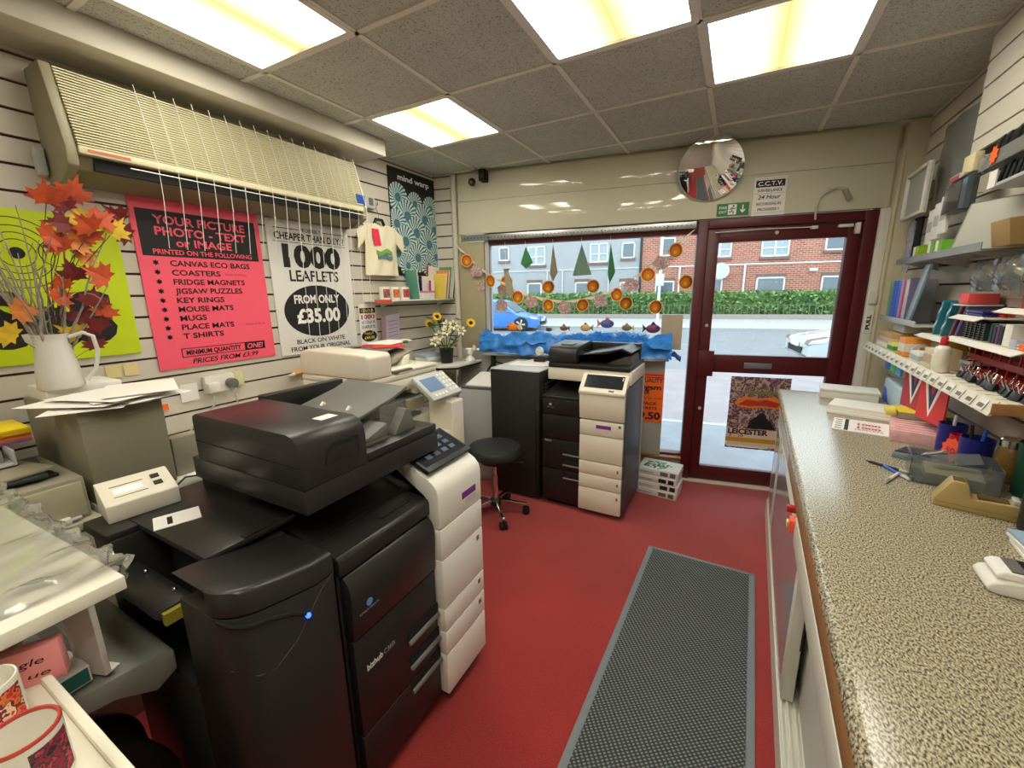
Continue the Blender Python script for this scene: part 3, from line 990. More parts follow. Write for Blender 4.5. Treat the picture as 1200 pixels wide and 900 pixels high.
for k in range(3200):
    x = rb.uniform(-.8, .62)
    c = Vector((x, rb.uniform(-.13, -.035), .12 + .03 * math.sin(x * 4) + rb.uniform(-.045, .03)))
    dd = Vector((rb.uniform(-1, 1), rb.uniform(-1, .5), rb.uniform(-.3, 1))).normalized() * rb.uniform(.02, .045)
    pp = dd.orthogonal().normalized() * .0025
    b.add([c - pp, c + pp, c + dd], [(0, 1, 2)])
fr = b.build('tinsel_fringe', mat('blue_tinsel', (60, 160, 240), .3), cl)
fr['kind'] = 'stuff'
MB().grid(lambda u, v: (.72 + u * .15, -.15 + .05 * v + .02 * math.sin(u * 9), .07 - u * .10 + .02 * math.sin(u * 11 + v * 8) - v * .02 + .03), 10, 6, thick=.003).build('trailing_corner', mat('thin_blue_plastic', (70, 120, 200), .3), cl)
# small toy sea creatures along the top of the cloth
def fish(label, s, z, L, cols, mirror=1):
    t = thing('toy_fish', label, 'toy', FW(s, -.07, z - .005), FA, 'paper sea creatures on the blue cloth')
    MB().ball((0, 0, .02), L * .5, (1, .35, .62), 10).build('body', mat('fish_body', cols[0], .5, noise=.25, nscale=60), t)
    MB().prism([(mirror * L * .42, .02), (mirror * L * .75, .02 + L * .32), (mirror * L * .68, .02), (mirror * L * .75, .02 - L * .3)], 'y', -.003, .003).build('tail', mat('fish_tail', cols[1], .5), t)
    MB().prism([(-L * .2, .02 + L * .25), (0, .02 + L * .52), (L * .25, .02 + L * .24)], 'y', -.003, .003).build('fin', mat('fish_fin', cols[1], .5), t)
    MB().ball((-mirror * L * .3, -L * .14, .03), L * .06, n=6).build('eye', M['ink'], t)
fish('orange paper fish at the left end of the blue cloth', -1.76, 1.235, .11, ((240, 130, 40), (250, 180, 80)))
fish('small dark striped paper fish, second on the blue cloth', -1.43, 1.222, .055, ((70, 70, 80), (200, 190, 180)))
fish('brown striped paper fish third along the blue cloth', -1.30, 1.235, .07, ((150, 90, 60), (60, 50, 50)))
fish('sandy yellow paper fish in the middle of the blue cloth', -1.12, 1.24, .09, ((226, 180, 110), (120, 110, 100)))
fish('blue and pink patterned paper fish above the blue cloth', -.945, 1.275, .11, ((90, 100, 160), (190, 110, 130)), -1)
fish('small olive paper fish on the blue cloth towards the door', -.79, 1.245, .08, ((140, 130, 80), (190, 170, 110)))
fish('round plum-coloured paper fish at the door end of the blue cloth', -.59, 1.24, .11, ((120, 60, 100), (50, 40, 60)), -1)

# bunting: string of round printed discs
M['disc1'] = soft_paper('disc_orange', (240, 150, 30), .3)
M['disc2'] = soft_paper('disc_edge', (246, 222, 160), .4)
M['disc3'] = soft_paper('disc_red_brown', (206, 96, 40), .35)
M['mixp'] = multi_noise('mixed_print', [(150, 120, 124), (206, 150, 130), (124, 130, 150), (226, 196, 176), (170, 104, 90)], 45, detail=2)
def disc(b, x, y, z, r_, tilt_):
    MM = Matrix.Translation((x, y, z)) @ Matrix.Rotation(tilt_, 4, 'Y') @ Matrix.Rotation(tilt_ * 1.6, 4, 'Z')
    b.cyl((0, 0, 0), (0, .0015, 0), r_, n=20, m=1, M=MM)
    b.cyl((0, -.001, 0), (0, 0, 0), r_ * .86, n=20, m=2, M=MM)
    b.cyl((0, -.002, -r_ * .12), (0, -.001, -r_ * .12), r_ * .62, n=18, m=0, M=MM)
    b.cyl((0, -.003, -r_ * .25), (0, -.002, -r_ * .25), r_ * .26, n=14, m=3, M=MM)
M['disc4'] = soft_paper('disc_yellow', (250, 206, 60), .3)
DM = [M['disc1'], M['disc2'], M['disc3'], M['disc4']]
def cluster(b, x, y, z, r_, tilt_):
    MM = Matrix.Translation((x, y, z)) @ Matrix.Rotation(tilt_, 4, 'Y')
    n = 11
    b.prism([(math.cos(2 * PI * i / n) * r_ * (1 + .2 * math.sin(i * 2.7)), math.sin(2 * PI * i / n) * r_ * (1 + .2 * math.cos(i * 1.9))) for i in range(n)], 'y', 0, .0015, M=MM)
bunt = thing('bunting', 'garland of round orange and mixed printed discs strung across the window', 'bunting', FW(-1.3, -.05, 1.45), FA)
BP = [(-2.18, 1.83, 0), (-2.09, 1.74, 1), (-1.96, 1.65, 0), (-1.71, 1.51, 0), (-1.59, 1.47, 1), (-1.44, 1.44, 0), (-1.3, 1.42, 1), (-1.15, 1.44, 0), (-1.01, 1.47, 1), (-.88, 1.52, 0), (-.77, 1.59, 1), (-.65, 1.67, 0), (-.56, 1.75, 1), (-.46, 1.84, 0)]
pts = [(-2.30 + 1.3, .0, 1.95 - 1.45 + .03)] + [(s + 1.3, .002, z - 1.45 + .05) for s, z, k in BP] + [(-.34 + 1.3, .0, 1.98 - 1.45)]
b = MB().tube(pts, .0035, 5)
for (x0, y0, z0), (x1, y1, z1) in zip(pts, pts[1:]):
    b.prism([(x0, z0), (x1, z1), ((x0 + x1) / 2 + .004, (z0 + z1) / 2 - .022)], 'y', -.001, .001)
b.build('ribbon', mat('cream_ribbon', (226, 210, 190), .6), bunt)
for i, (s, z, k) in enumerate(BP):
    b = MB()
    if k:
        cluster(b, s + 1.3, -.004, z - 1.45, .056, .3 * math.sin(i * 3))
        b.build('printed_cutout', M['mixp'], bunt)
    else:
        disc(b, s + 1.3, -.004, z - 1.45, .056, .35 * math.sin(i * 2))
        b.build('printed_disc', DM, bunt)
SP = [(-1.84, 1.64, 0, 'round orange picture disc on the window beside the brown paper tie'), (-2.07, 1.60, 2, 'small pinkish sticker on the beige board left of the window'), (-1.87, 1.57, 1, 'mixed printed cutout stuck on the glass just under the brown tie'),
      (-1.89, 1.44, 1, 'mixed printed cutout on the glass in front of the blue car'), (-1.46, 1.59, 0, 'round orange disc on the glass under the beige paper cone'), (-1.08, 1.59, 0, 'round orange disc on the glass under the large grey-green triangle'),
      (-.81, 1.45, 0, 'round orange disc on the glass below the bunting in front of the hedge'), (-.58, 1.42, 0, 'round orange disc on the glass in front of the sign post base'), (-.37, 1.61, 0, 'round orange disc on the window glass nearest the door frame')]
for s, z, k, lb in SP:
    b = MB()
    (disc if k == 0 else cluster)(b, 0, 0, 0, .056 if k != 2 else .04, .2)
    o = b.build('window_sticker', DM if k == 0 else M['mixp'], loc=FW(s, .026 if k != 2 else -.024, z), rotz=FA)
    tag(o, lb, 'sticker', 'picture discs stuck on the window')

# hanging paper shapes
def hanger(label, s, top, polys, ms, extra=None):
    t = thing('hanging_paper_shape', label, 'decoration', FW(s, -.06, top), FA, 'paper shapes hung along the window top')
    MB().tube([(0, 0, 0), (0, -.02, 1.965 - top)], .0012, 4).build('string', M['inkwhite'], t)
    for k, (po, m) in enumerate(zip(polys, ms)):
        b = MB()
        (x0, x1, z0, z1) = po
        # a folded paper pyramid: two faces meeting at a front ridge
        b.add([(0, 0, 0), (x0, .03, z0), (x1 * .2 + x0 * .8, -.04, z0 - .01), (x1, .03, z0), (.0, .0, z1)], [(0, 1, 2), (0, 2, 3), (0, 3, 1), (1, 4, 2), (2, 4, 3), (3, 4, 1)])
        b.build('folded_paper', m, t, smooth=False)
    return t
gpap = soft_paper('green_paper', (96, 176, 116))
ggrey = soft_paper('grey_green_paper', (150, 178, 158))
bpap = soft_paper('beige_paper', (196, 182, 156))
hanger('small green folded paper diamond hanging in the window', -1.633, 1.922, [(-.055, .055, -.13, -.18)], [gpap])
hanger('thin beige folded paper cone hanging in the window', -1.40, 1.931, [(-.03, .034, -.225, -.30)], [bpap])
hanger('large grey-green paper triangle hanging in the window', -1.166, 1.919, [(-.075, .08, -.238, -.242)], [ggrey])
hanger('slim green folded paper kite hanging in the window', -.939, 1.914, [(-.02, .04, -.22, -.31)], [gpap])
t = hanger('brown paper tie shape hanging at the left of the window', -1.81, 1.75, [(-.03, .03, .0, -.03)], [bpap])
MB().prism([(-.02, -.02), (.02, -.02), (.07, -.2), (.04, -.25), (.0, -.2)], 'y', -.003, .003).build('tie_blade', bpap, t)
# ------------------------------------------------------------------ left wall: heater grille, posters, shelf
t = thing('wall_air_conditioner', 'long cream slatted air conditioning unit mounted high on the left wall', 'air conditioner', (XL + .016, 1.455, 2.0), LW)
x0, x1 = -.745, .70
b = MB()
b.prism([(0, .0), (-.10, .0), (-.19, .03), (-.205, .085), (-.20, .10), (-.12, .385), (0, .385)], 'x', x0 + .03, x1 - .03, 0)
b.build('housing', mat('heater_housing', (120, 112, 84), .5), t, bev=.004)
b = MB()
M['hend_shaded'] = mat('heater_end_shaded', (150, 143, 116), .5)  # end faces catch less light; that dimness is put into the colour
for xa, xb in ((x0, x0 + .035), (x1 - .035, x1)):
    MB().prism([(0, -.01), (-.12, -.01), (-.215, .04), (-.225, .10), (-.145, .40), (0, .40)], 'x', xa, xb).build('end_cap', M['hend_shaded'], t, bev=.006)
b = MB()
n = 26
for k in range(n):
    f_ = k / (n - 1)
    y_, z_ = -.222 + f_ * .08, .115 + f_ * .272
    b.box(x0 + .035, x1 - .035, y_ - .012, y_, z_ - .0025, z_ + .0025)
for k in range(24):
    x_ = x0 + .06 + k * .06
    b.prism([(-.222, .112), (-.217, .112), (-.139, .388), (-.144, .388)], 'x', x_ - (.008 if k % 6 == 5 else .0015), x_ + (.008 if k % 6 == 5 else .0015))
b.build('grille', mat('heater_grille', (208, 202, 164), .45), t)
MB().box(x0 + .035, x1 - .035, -.232, -.2, .083, .112).build('lower_rail', mat('heater_rail', (214, 208, 172), .45), t, bev=.004)
MB().box(x0 + .08, x1 - .06, -.205, -.12, .035, .08).build('air_slot', M['soft'], t)
MB().box(x1 - .085, x1 - .015, -.228, -.222, .125, .185).build('blue_sticker', mat('blue_sticker', (30, 70, 150), .4), t)
txt('FEEL', t, x1 - .05, .15, .018, M['inkwhite'], .04, y=-.2285) if False else None
MB().box(x0 + .06, x0 + .19, -.2335, -.232, .092, .102).build('red_mark', mat('red_badge', (200, 110, 80), .5), t)
MB().box(x0 - .035, x0 - .008, -.05, -.01, .02, .12).build('isolator', M['lgrey'], t, bev=.004)

# wire grid hanging in front of the heater and posters
t = thing('hanging_wire_grid', 'thin white wire grid hanging in front of the slatted wall unit and posters', 'wire grid', (XL + .262, 1.5, 2.38), LW)
b = MB()
for k in range(17):
    x_ = -.52 + k * .071
    zb_ = -1.1 if k > 8 else -.62
    b.tube([(x_, .075, .03), (x_, -.015, -.28), (x_ + .004, .0, -.42), (x_ + .006, .03, zb_)], .0016, 4)
b.build('wire', M['white'], t)
MB().tube([(-.62, -.018, -.325), (0, -.018, -.325), (.6, -.018, -.325)], .0025, 5).build('cross_wire', M['white'], t)

# lime poster
M['tack'] = M['steel']
def board(name, label, y0, y1, z0, z1, m, cat='poster'):
    return poster(name, label, cat, (XL + .018, (y0 + y1) / 2, z0), LW, y1 - y0, z1 - z0, m, .006)
t = board('poster', 'lime green poster with black drawing behind the maple leaf jug', .295, .888, 1.297, 1.885, M['lime'])
def ring(b, x, z, r_, w_, y=-.0072, n=28, a0=0, a1=2 * PI):
    for k in range(n):
        t0, t1 = a0 + (a1 - a0) * k / n, a0 + (a1 - a0) * (k + 1) / n
        b.add([(x + math.cos(t0) * r_, y, z + math.sin(t0) * r_), (x + math.cos(t1) * r_, y, z + math.sin(t1) * r_), (x + math.cos(t1) * (r_ + w_), y, z + math.sin(t1) * (r_ + w_)), (x + math.cos(t0) * (r_ + w_), y, z + math.sin(t0) * (r_ + w_))], [(0, 1, 2, 3)])
b = MB()
for r_ in (.05, .075, .1, .13):
    ring(b, -.02, .425, r_, .003)
ring(b, .09, .43, .05, .003)
b.cyl((-.02, -.0074, .425), (-.02, -.006, .425), .022, n=18)
b.build('line_drawing', M['ink'], t)
txt('SaS', t, .03, .08, .19, M['ink'], .40, y=-.0075, bold=.06)
# pink poster
t = board('poster', 'bright pink poster listing printed photo gifts and prices', .945, 1.53, 1.196, 2.0, M['pinkp'])
MB().box(-.272, .268, -.0068, -.006, .545, .755).build('black_panel', M['ink'], t)
pk, ik = M['pinkp'], M['ink']
Y2 = -.0076
txt('YOUR PICTURE', t, .0, .695, .038, pk, .42, y=Y2, bold=.025)
txt('PHOTO - TEXT', t, .0, .643, .038, pk, .42, y=Y2, bold=.025)
txt('or IMAGE', t, .0, .595, .036, pk, .26, y=Y2, bold=.025)
txt('PRINTED ON THE FOLLOWING', t, .0, .556, .022, pk, .46, y=Y2, bold=.02)
items = [('CANVAS ECO BAGS', .38), ('COASTERS', .22), ('FRIDGE MAGNETS', .34), ('JIGSAW PUZZLES', .32), ('KEY RINGS', .22), ('MOUSE MATS', .26), ('MUGS', .12), ('PLACE MATS', .25), ('T SHIRTS', .19)]
for k, (s_, w_) in enumerate(items):
    z_ = .502 - k * .0445
    txt(s_, t, -.17, z_, .026, ik, w_ * 1.0, y=Y2, bold=.02, align='L')
    b = MB()
    for q in range(3):
        a = q * PI / 3 + .5
        b.prism([(-.228 + math.cos(a + e) * .012, z_ + .013 + math.sin(a + e) * .012) for e in (-.25, .25, PI - .25, PI + .25)], 'y', -.0076, -.007)
    b.build('asterisk', ik, t)
b = MB()
for xa, xb, za, zb in ((-.19, .235, .052, .055), (-.19, .235, .094, .097), (-.19, -.187, .052, .097), (.12, .235, .052, .097)):
    b.box(xa, xb, -.0074, -.006, za, zb)
b.build('quantity_box', ik, t)
txt('MINIMUM QUANTITY', t, -.035, .063, .023, ik, .27, y=Y2, bold=.03)
txt('ONE!', t, .178, .061, .027, pk, .09, y=-.0082, bold=.03, shear=.2)
txt('PRICES FROM £3.99', t, .02, .016, .025, ik, .34, y=Y2, bold=.015, shear=.25)
txt('FROM 10 PIECES', t, .13, .462, .01, M['inkred'], .11, y=Y2, align='C')
txt('FROM 10 PIECES', t, .2, .192, .01, M['inkred'], .11, y=Y2, align='C')
# white leaflet poster
M['whitep'] = mat('white_poster_paper', (228, 226, 220), .45)
t = board('poster', 'white poster advertising 1000 leaflets with black price oval', 1.572, 2.16, 1.182, 1.992, M['whitep'])
txt('PROBABLY', t, 0, .755, .022, ik, .15, y=Y2, bold=.01, shear=.1)
MB().box(-.25, -.085, -.0074, -.006, .763, .767).box(.085, .25, -.0074, -.006, .763, .767).box(-.26, .26, -.0074, -.006, .685, .688).build('rule_lines', ik, t)
txt('CHEAPER THAN D.I.Y. !', t, 0, .70, .042, ik, .50, y=Y2, bold=.02)
txt('1000', t, .0, .545, .125, ik, .42, y=Y2, bold=.05)
txt('LEAFLETS', t, .0, .455, .066, ik, .36, y=Y2, bold=.02)
b = MB()
b.prism([(math.cos(2 * PI * k / 40) * .245, .265 + math.sin(2 * PI * k / 40) * .165) for k in range(40)], 'y', -.0072, -.006)
b.build('price_oval', M['ink'], t)
txt('FROM ONLY', t, 0, .318, .05, M['inkwhite'], .34, y=-.0078, bold=.03)
txt('£35.00', t, .0, .195, .085, M['inkwhite'], .33, y=-.0078, bold=.04)
txt('BLACK ON WHITE', t, .0, .062, .028, ik, .37, y=Y2, bold=.015)
txt('FROM YOUR ORIGINAL', t, .0, .018, .028, ik, .46, y=Y2, bold=.015)
# optical-pattern poster
t = board('poster', 'black poster with teal swirling op-art rosettes in the window corner', 2.60, 3.19, 1.70, 2.515, M['ink'])
txt('mind warp', t, .0, .735, .042, M['inkwhite'], .38, y=-.0072, bold=.02)
b = MB()
ros = [(-.2, .60, .13), (.0, .58, .11), (.2, .57, .12), (-.1, .47, .15), (.12, .47, .15), (-.23, .40, .13), (.24, .40, .13), (0, .35, .15), (-.14, .27, .15), (.16, .27, .15), (-.24, .17, .12), (.25, .17, .12), (0, .15, .14), (-.13, .08, .11), (.14, .09, .11)]
for q, (cx, cz, r_) in enumerate(ros):
    yq = -.0066 - q * .00012
    r_ *= .86
    nn, nr = 40, 5
    rr = [r_ * f_ for f_ in (1, .8, .62, .46, .3, .14)]
    for i in range(nr):
        for s in range(nn):
            t0, t1 = 2 * PI * (s + .5 * i) / nn, 2 * PI * (s + 1 + .5 * i) / nn
            o_, i_ = rr[i], rr[i + 1]
            P = []
            for (rad, an) in ((o_, t0), (o_, t1), (i_, t1 + .05), (i_, t0 + .05)):
                P.append((max(-.293, min(.293, cx + math.cos(an) * rad)), yq, max(.004, cz + math.sin(an) * rad)))
            b.add(P, [(0, 1, 2, 3)], s % 2 if i < 4 else (2 if s % 2 else 1))
    b.cyl((max(-.28, min(.28, cx)), yq, cz), (max(-.28, min(.28, cx)), yq - .00008, cz), rr[-1], n=14, m=2)
b.build('rosette_print', [mat('pale_teal_ink', (206, 226, 222), .5), mat('teal_ink', (62, 108, 116), .5), mat('dark_teal_ink', (70, 122, 134), .5)], t, smooth=False)
# small flyer
t = poster('flyer', 'small colourful price flyer on the wall beside the leaflet poster', 'flyer', (XL + .018, 2.285, 1.15), LW, .165, .33, M['paper'], .002)
for z_, h_, m_ in ((.275, .03, M['ink']), (.225, .035, M['inkred']), (.185, .025, M['blue']), (.15, .025, M['ink'])):
    pass
MB().box(-.075, .075, -.0027, -.002, .262, .30).build('yellow_on_black_band', M['ink'], t)
txt('COLOUR', t, 0, .271, .02, M['yellow'], .12, y=-.0032, bold=.02)
txt('1000', t, 0, .22, .03, M['inkred'], .13, y=-.003, bold=.04)
txt('A5 COLOUR', t, 0, .185, .02, M['blue'], .13, y=-.003, bold=.02)
txt('LEAFLETS', t, 0, .15, .02, M['ink'], .13, y=-.003, bold=.02)
MB().prism([(math.cos(2 * PI * k / 24) * .075, .09 + math.sin(2 * PI * k / 24) * .042) for k in range(24)], 'y', -.0027, -.002).build('price_oval', M['ink'], t)
txt('ONLY', t, 0, .1, .016, M['yellow'], .06, y=-.0032, bold=.02)
txt('£49.00', t, 0, .068, .02, M['yellow'], .1, y=-.0032, bold=.03)
MB().box(-.0825, .0825, -.0027, -.002, 0, .03).build('pink_band', M['pinkp'], t)

# child's t-shirt on a hanger
t = thing('printed_tshirt', "small cream t-shirt with printed green and blue picture hanging on the wall", 't-shirt', (XL + .05, 2.445, 2.05), LW)
def shirt(u, v):
    # u across, v down
    z_ = -.36 * v
    w_ = .155 if v > .25 else .155 + .0
    x_ = (u - .5) * 2 * (w_ + .012 * v)
    return (x_, -.018 * math.sin(u * PI) - .006 * math.sin(u * 14 + v * 5), z_ + (.02 * (1 - abs(2 * u - 1)) if v == 0 else 0) - (.03 * max(0, 1 - abs(2 * u - 1) * 3) if v == 0 else 0))
tm = mat('cream_cotton', (236, 228, 196), .85)
MB().grid(shirt, 24, 18, thick=.004).build('body', tm, t)
for sg in (-1, 1):
    MB().grid(lambda u, v: (sg * (.145 + .085 * u), -.008 - .008 * math.sin(v * PI), -.005 - .055 * u - v * .10 - .02 * u * v), 8, 8, thick=.004).build('sleeve', tm, t)
MB().grid(lambda u, v: (-.10 + .055 * u + .018 * v, -.0235 - .010 * u, -.03 - .115 * v), 6, 6, thick=.001).build('red_print', mat('shirt_red_print', (232, 50, 80), .7), t)
MB().grid(lambda u, v: (-.075 + .16 * u, -.0285 - .002 * math.sin(u * PI), -.175 - .03 * v - .012 * math.sin(u * 7)), 12, 4, thick=.001).build('green_print', mat('shirt_green_print', (120, 170, 70), .7), t)
MB().grid(lambda u, v: (-.065 + .15 * u, -.0285 - .002 * math.sin(u * PI), -.21 - .025 * v - .01 * math.sin(u * 8 + 1)), 12, 4, thick=.001).build('blue_print', mat('shirt_blue_print', (80, 120, 140), .7), t)
h_ = MB().tube([(-.055, 0, .0), (-.03, 0, .045), (.03, 0, .045), (.055, 0, .0)], .012, 8)
h_.build('hanger', M['black'], t)
MB().tube([(0, 0, .05), (.0, 0, .09), (-.02, 0, .12), (-.01, 0, .16), (.012, .01, .17), (.02, .02, .15)], .003, 6).build('hanger_hook', M['steel'], t)
# thermostat
t = thing('wall_thermostat', 'small grey control box on the wall above the t-shirt', 'thermostat', (XL + .016, 2.36, 2.165), LW)
MB().box(-.075, .06, -.035, 0, 0, .085).build('case', M['lgrey'], t, bev=.004)
MB().box(.0, .04, -.037, -.034, .02, .07).build('display', M['grey'], t)

# wall shelf with binders, booklets and mugs
t = thing('wall_shelf', 'white wall shelf holding mugs and upright booklets', 'shelf', (XL + .016, 2.83, 1.505), LW)
MB().box(-.56, .37, -.17, 0, -.012, 0).build('shelf_board', M['white'], t, bev=.002)
MB().box(-.62, -.46, -.176, -.166, -.022, .006).build('red_edge', mat('orange_red_strip', (196, 82, 56), .5), t)
for x_ in (-.4, .3):
    MB().prism([(0, -.012), (-.15, -.012), (0, -.06)], 'x', x_ - .003, x_ + .003).build('bracket', M['white'], t)
def book(label, y, z0, w_, h_, d, m, lean=0, name='booklet', group='booklets on the wall shelf', x=None, cover=None):
    t = thing(name, label, 'booklet', ((XL + .035) if x is None else x, y, z0), LW, group)
    MM = Matrix.Rotation(lean, 4, 'Y')
    MB().box(-w_ / 2, w_ / 2, -d, 0, 0.0, h_, M=MM).build('cover', m, t, bev=.001)
    MB().box(-w_ / 2 + .002, w_ / 2 - .002, -d - .001, -.002, .002, h_ + .0015, M=MM).build('pages', M['paper'], t)
    return t
zb = 1.5065
book('green plastic folder standing at the left of the wall shelf booklets', 2.735, zb, .012, .235, .12, mat('folder_green', (90, 150, 130), .5), -.10)
book('teal patterned folder facing out on the wall shelf', 2.79, zb, .10, .24, .02, mat('folder_teal', (76, 140, 130), .5), .0)
book('navy booklet standing in the middle of the wall shelf', 2.93, zb, .10, .19, .03, mat('navy_cover', (28, 50, 100), .5), .0, x=XL + .03)
book('magenta booklet in front of the navy one on the wall shelf', 2.965, zb, .05, .155, .02, mat('magenta_cover', (180, 50, 120), .5), .05, x=XL + .085)
book('red lidded document box standing on the wall shelf', 3.06, zb, .19, .275, .02, mat('red_box', (186, 60, 56), .6), .1, x=XL + .03)
for k, (c, nm) in enumerate((((220, 196, 80), 'yellow'), ((224, 130, 70), 'orange'), ((100, 150, 100), 'sage green'), ((220, 220, 210), 'white'), ((60, 110, 90), 'bottle green'), ((226, 220, 200), 'cream'))):
    book(f'slim {nm} booklet leaning in the upright row at the shelf end', 3.02 + k * .036, zb, .014, .215 + .02 * (k % 3) + .012 * k, .14, mat('cover_' + nm.replace(' ', '_'), c, .6), .2, x=XL + .055)
for k in range(4):
    tag(MB().box(-.075, .075, -.11, 0, 0, .016).build('booklet', M['paper'] if k < 3 else mat('pink_booklet', (210, 120, 150), .6), loc=(XL + .06, 2.83 + .003 * k, zb + .017 * k), rotz=LW, bev=.001),
        ['lowest white booklet of the flat pile on the wall shelf', 'second white booklet up in the flat pile on the wall shelf', 'third white booklet up in the flat pile on the wall shelf', 'pink booklet on top of the flat pile on the wall shelf'][k], 'booklet', 'booklets on the wall shelf')
def mug_parts(t, r_, h_, body, prints, rim=None, hang=0.0):
    b = MB().lathe([(r_ * .96, 0), (r_, .004), (r_, h_ - .003), (r_ - .001, h_), (r_ - .003, h_), (r_ - .004, h_ - .004), (r_ - .0045, .006), (.001, .006)], (0, 0, 0), 40)
    b.build('mug_body', body, t)
    hp = [(math.cos(hang) * (r_ - .002 + q[0]), math.sin(hang) * (r_ - .002 + q[0]), q[1]) for q in ((0, h_ * .8), (.022, h_ * .82), (.032, h_ * .6), (.03, h_ * .38), (.016, h_ * .22), (0, h_ * .22))]
    MB().tube(hp, .0055, 8).build('handle', body, t)
    if rim:
        MB().lathe([(r_ + .0004, h_ - .004), (r_ + .0005, h_ - .0015), (r_ - .001, h_ + .0009), (r_ - .0036, h_ + .0006), (r_ - .0046, h_ - .004), (r_ - .003, h_ - .006)], (0, 0, 0), 40, loop=True).build('rim_stripe', rim, t)
    for a0, a1, z0, z1, m in prints:
        MB().grid(lambda u, v: (math.cos(a0 + (a1 - a0) * u) * (r_ + .0006), math.sin(a0 + (a1 - a0) * u) * (r_ + .0006), z0 + (z1 - z0) * v), 12, 2).build('picture_print', m, t)
M['photo1'] = multi_noise('mug_photo', [(60, 50, 60), (150, 60, 60), (200, 120, 110), (40, 36, 50), (120, 90, 90)], 90, detail=3)
M['photo2'] = multi_noise('mug_photo_orange', [(190, 80, 40), (220, 130, 70), (150, 60, 40)], 80, detail=2)
M['ceramic'] = mat('white_ceramic', (232, 228, 216), .2, coat=.4)
for k, (y, m, lb) in enumerate(((2.395, M['photo1'], 'white mug with dark photo, first on the wall shelf'), (2.50, M['photo2'], 'white mug with orange picture, second on the wall shelf'), (2.61, mat('mug_red', (170, 70, 60), .5, noise=.2, nscale=70), 'white mug with red square picture, third on the wall shelf'))):
    t = thing('mug', lb, 'mug', (XL + .10, y, zb), 0, 'mugs on the wall shelf')
    mug_parts(t, .041, .096, M['ceramic'], [(-1.0, .4, .015, .08, m)], hang=1.9)
# leaflet holder with leaflets below the shelf
t = thing('leaflet', 'pale lilac leaflet leaning in its wall holder below the shelf', 'leaflet', (XL + .03, 2.51, 1.165), LW)
MB().box(-.08, .075, -.012, 0, 0, .235, M=Matrix.Rotation(-.1, 4, 'Y') @ Matrix.Rotation(.15, 4, 'X')).build('sheet', mat('lilac_paper', (206, 196, 214), .7), t)
MB().box(-.115, -.08, -.014, -.002, .0, .235, M=Matrix.Rotation(-.1, 4, 'Y') @ Matrix.Rotation(.15, 4, 'X')).build('side_fold', mat('mauve_paper', (180, 150, 160), .7), t)
b = MB()
for k in range(5):
    b.box(-.05, .05, -.0126, -.012, .06 + k * .03, .064 + k * .03, M=Matrix.Rotation(-.1, 4, 'Y') @ Matrix.Rotation(.15, 4, 'X'))
b.build('print_lines', M['grey'], t)
# double socket with plugs, notes, pencil, papers pinned to wall
t = thing('double_socket', 'white double wall socket with two plugs below the pink poster', 'socket', (XL + .016, 1.19, 1.045), LW)
MB().box(-.075, .075, -.035, 0, 0, .09).build('back_box', M['white'], t, bev=.004)
MB().box(-.08, -.02, -.075, -.035, .01, .06).build('white_plug', M['white'], t, bev=.008)
MB().cyl((.045, -.035, .04), (.045, -.075, .04), .027, n=20).build('grey_plug', M['grey'], t, bev=.004)
MB().box(.078, .125, -.03, 0, .015, .095).build('timer_switch', mat('ivory_plastic', (214, 210, 160), .5), t, bev=.004)
MB().tube([(-.05, -.06, .01), (-.06, -.06, -.06), (-.13, -.04, -.12), (-.2, -.02, -.2)], .004, 6).tube([(.045, -.06, .015), (.06, -.05, -.06), (.07, -.04, -.12)], .004, 6).build('flex', M['lgrey'], t)
for y, lb in ((.775, 'first cream sticky note under the lime poster'), (.838, 'second cream sticky note under the lime poster, nearer the pink one')):
    tag(MB().box(-.026, .026, -.003, 0, 0, .055).build('sticky_note', mat('cream_note', (226, 210, 150), .8), loc=(XL + .016, y, 1.195), rotz=LW), lb, 'note', 'sticky notes on the left wall')
tag(MB().box(-.04, .04, -.006, 0, 0, .09).build('blank_card', M['paper'], loc=(XL + .016, 1.05, 1.02), rotz=LW), 'white card pinned beside the double wall socket', 'card')
tag(MB().box(-.02, .02, -.006, 0, 0, .03).build('orange_label', M['orange'], loc=(XL + .016, .93, 1.0), rotz=LW), 'tiny orange label on the wall behind the beige box', 'label')
t = thing('pencil', 'short thick yellow pencil resting in a wall groove behind the large copier', 'pencil', (XL + .03, 1.66, 1.06), LW)
MB().cyl((-.03, 0, 0), (.12, 0, .012), .014, n=8).build('shaft', mat('pencil_yellow', (214, 150, 60), .5), t)
MB().cyl((-.03, 0, 0), (-.07, 0, -.003), .014, .003, n=8).build('tip', M['cream'], t)
# ------------------------------------------------------------------ large charcoal copier with finisher (front faces +x)
M['panelwhite'] = mat('warm_white_panel', (240, 238, 228), .42)
M['screen'] = mat('touch_screen', (34, 38, 46), .12, spec=.8, coat=.6)
M['uiglow'] = multi_noise('screen_icons', [(60, 66, 78), (84, 90, 104), (52, 58, 70), (110, 116, 128)], 60, rough=.15)
M['label_purple'] = mat('purple_label', (122, 52, 140), .5)
t = thing('copier', 'large charcoal copier with white drawer fronts and touch screen beside the doormat', 'copier', (-.866, .64, 0), LW)
P1 = t
MB().box(.03, .60, .05, .62, .0, .05).build('base', M['soft'], t, bev=.004)
b = MB()
b.box(.0, .62, .03, .66, .05, .80)
b.box(.0, .62, .40, .66, .80, 1.0)
b.box(.46, .62, .10, .42, .80, .93)
b.build('body', M['dark2'], t, bev=.006)
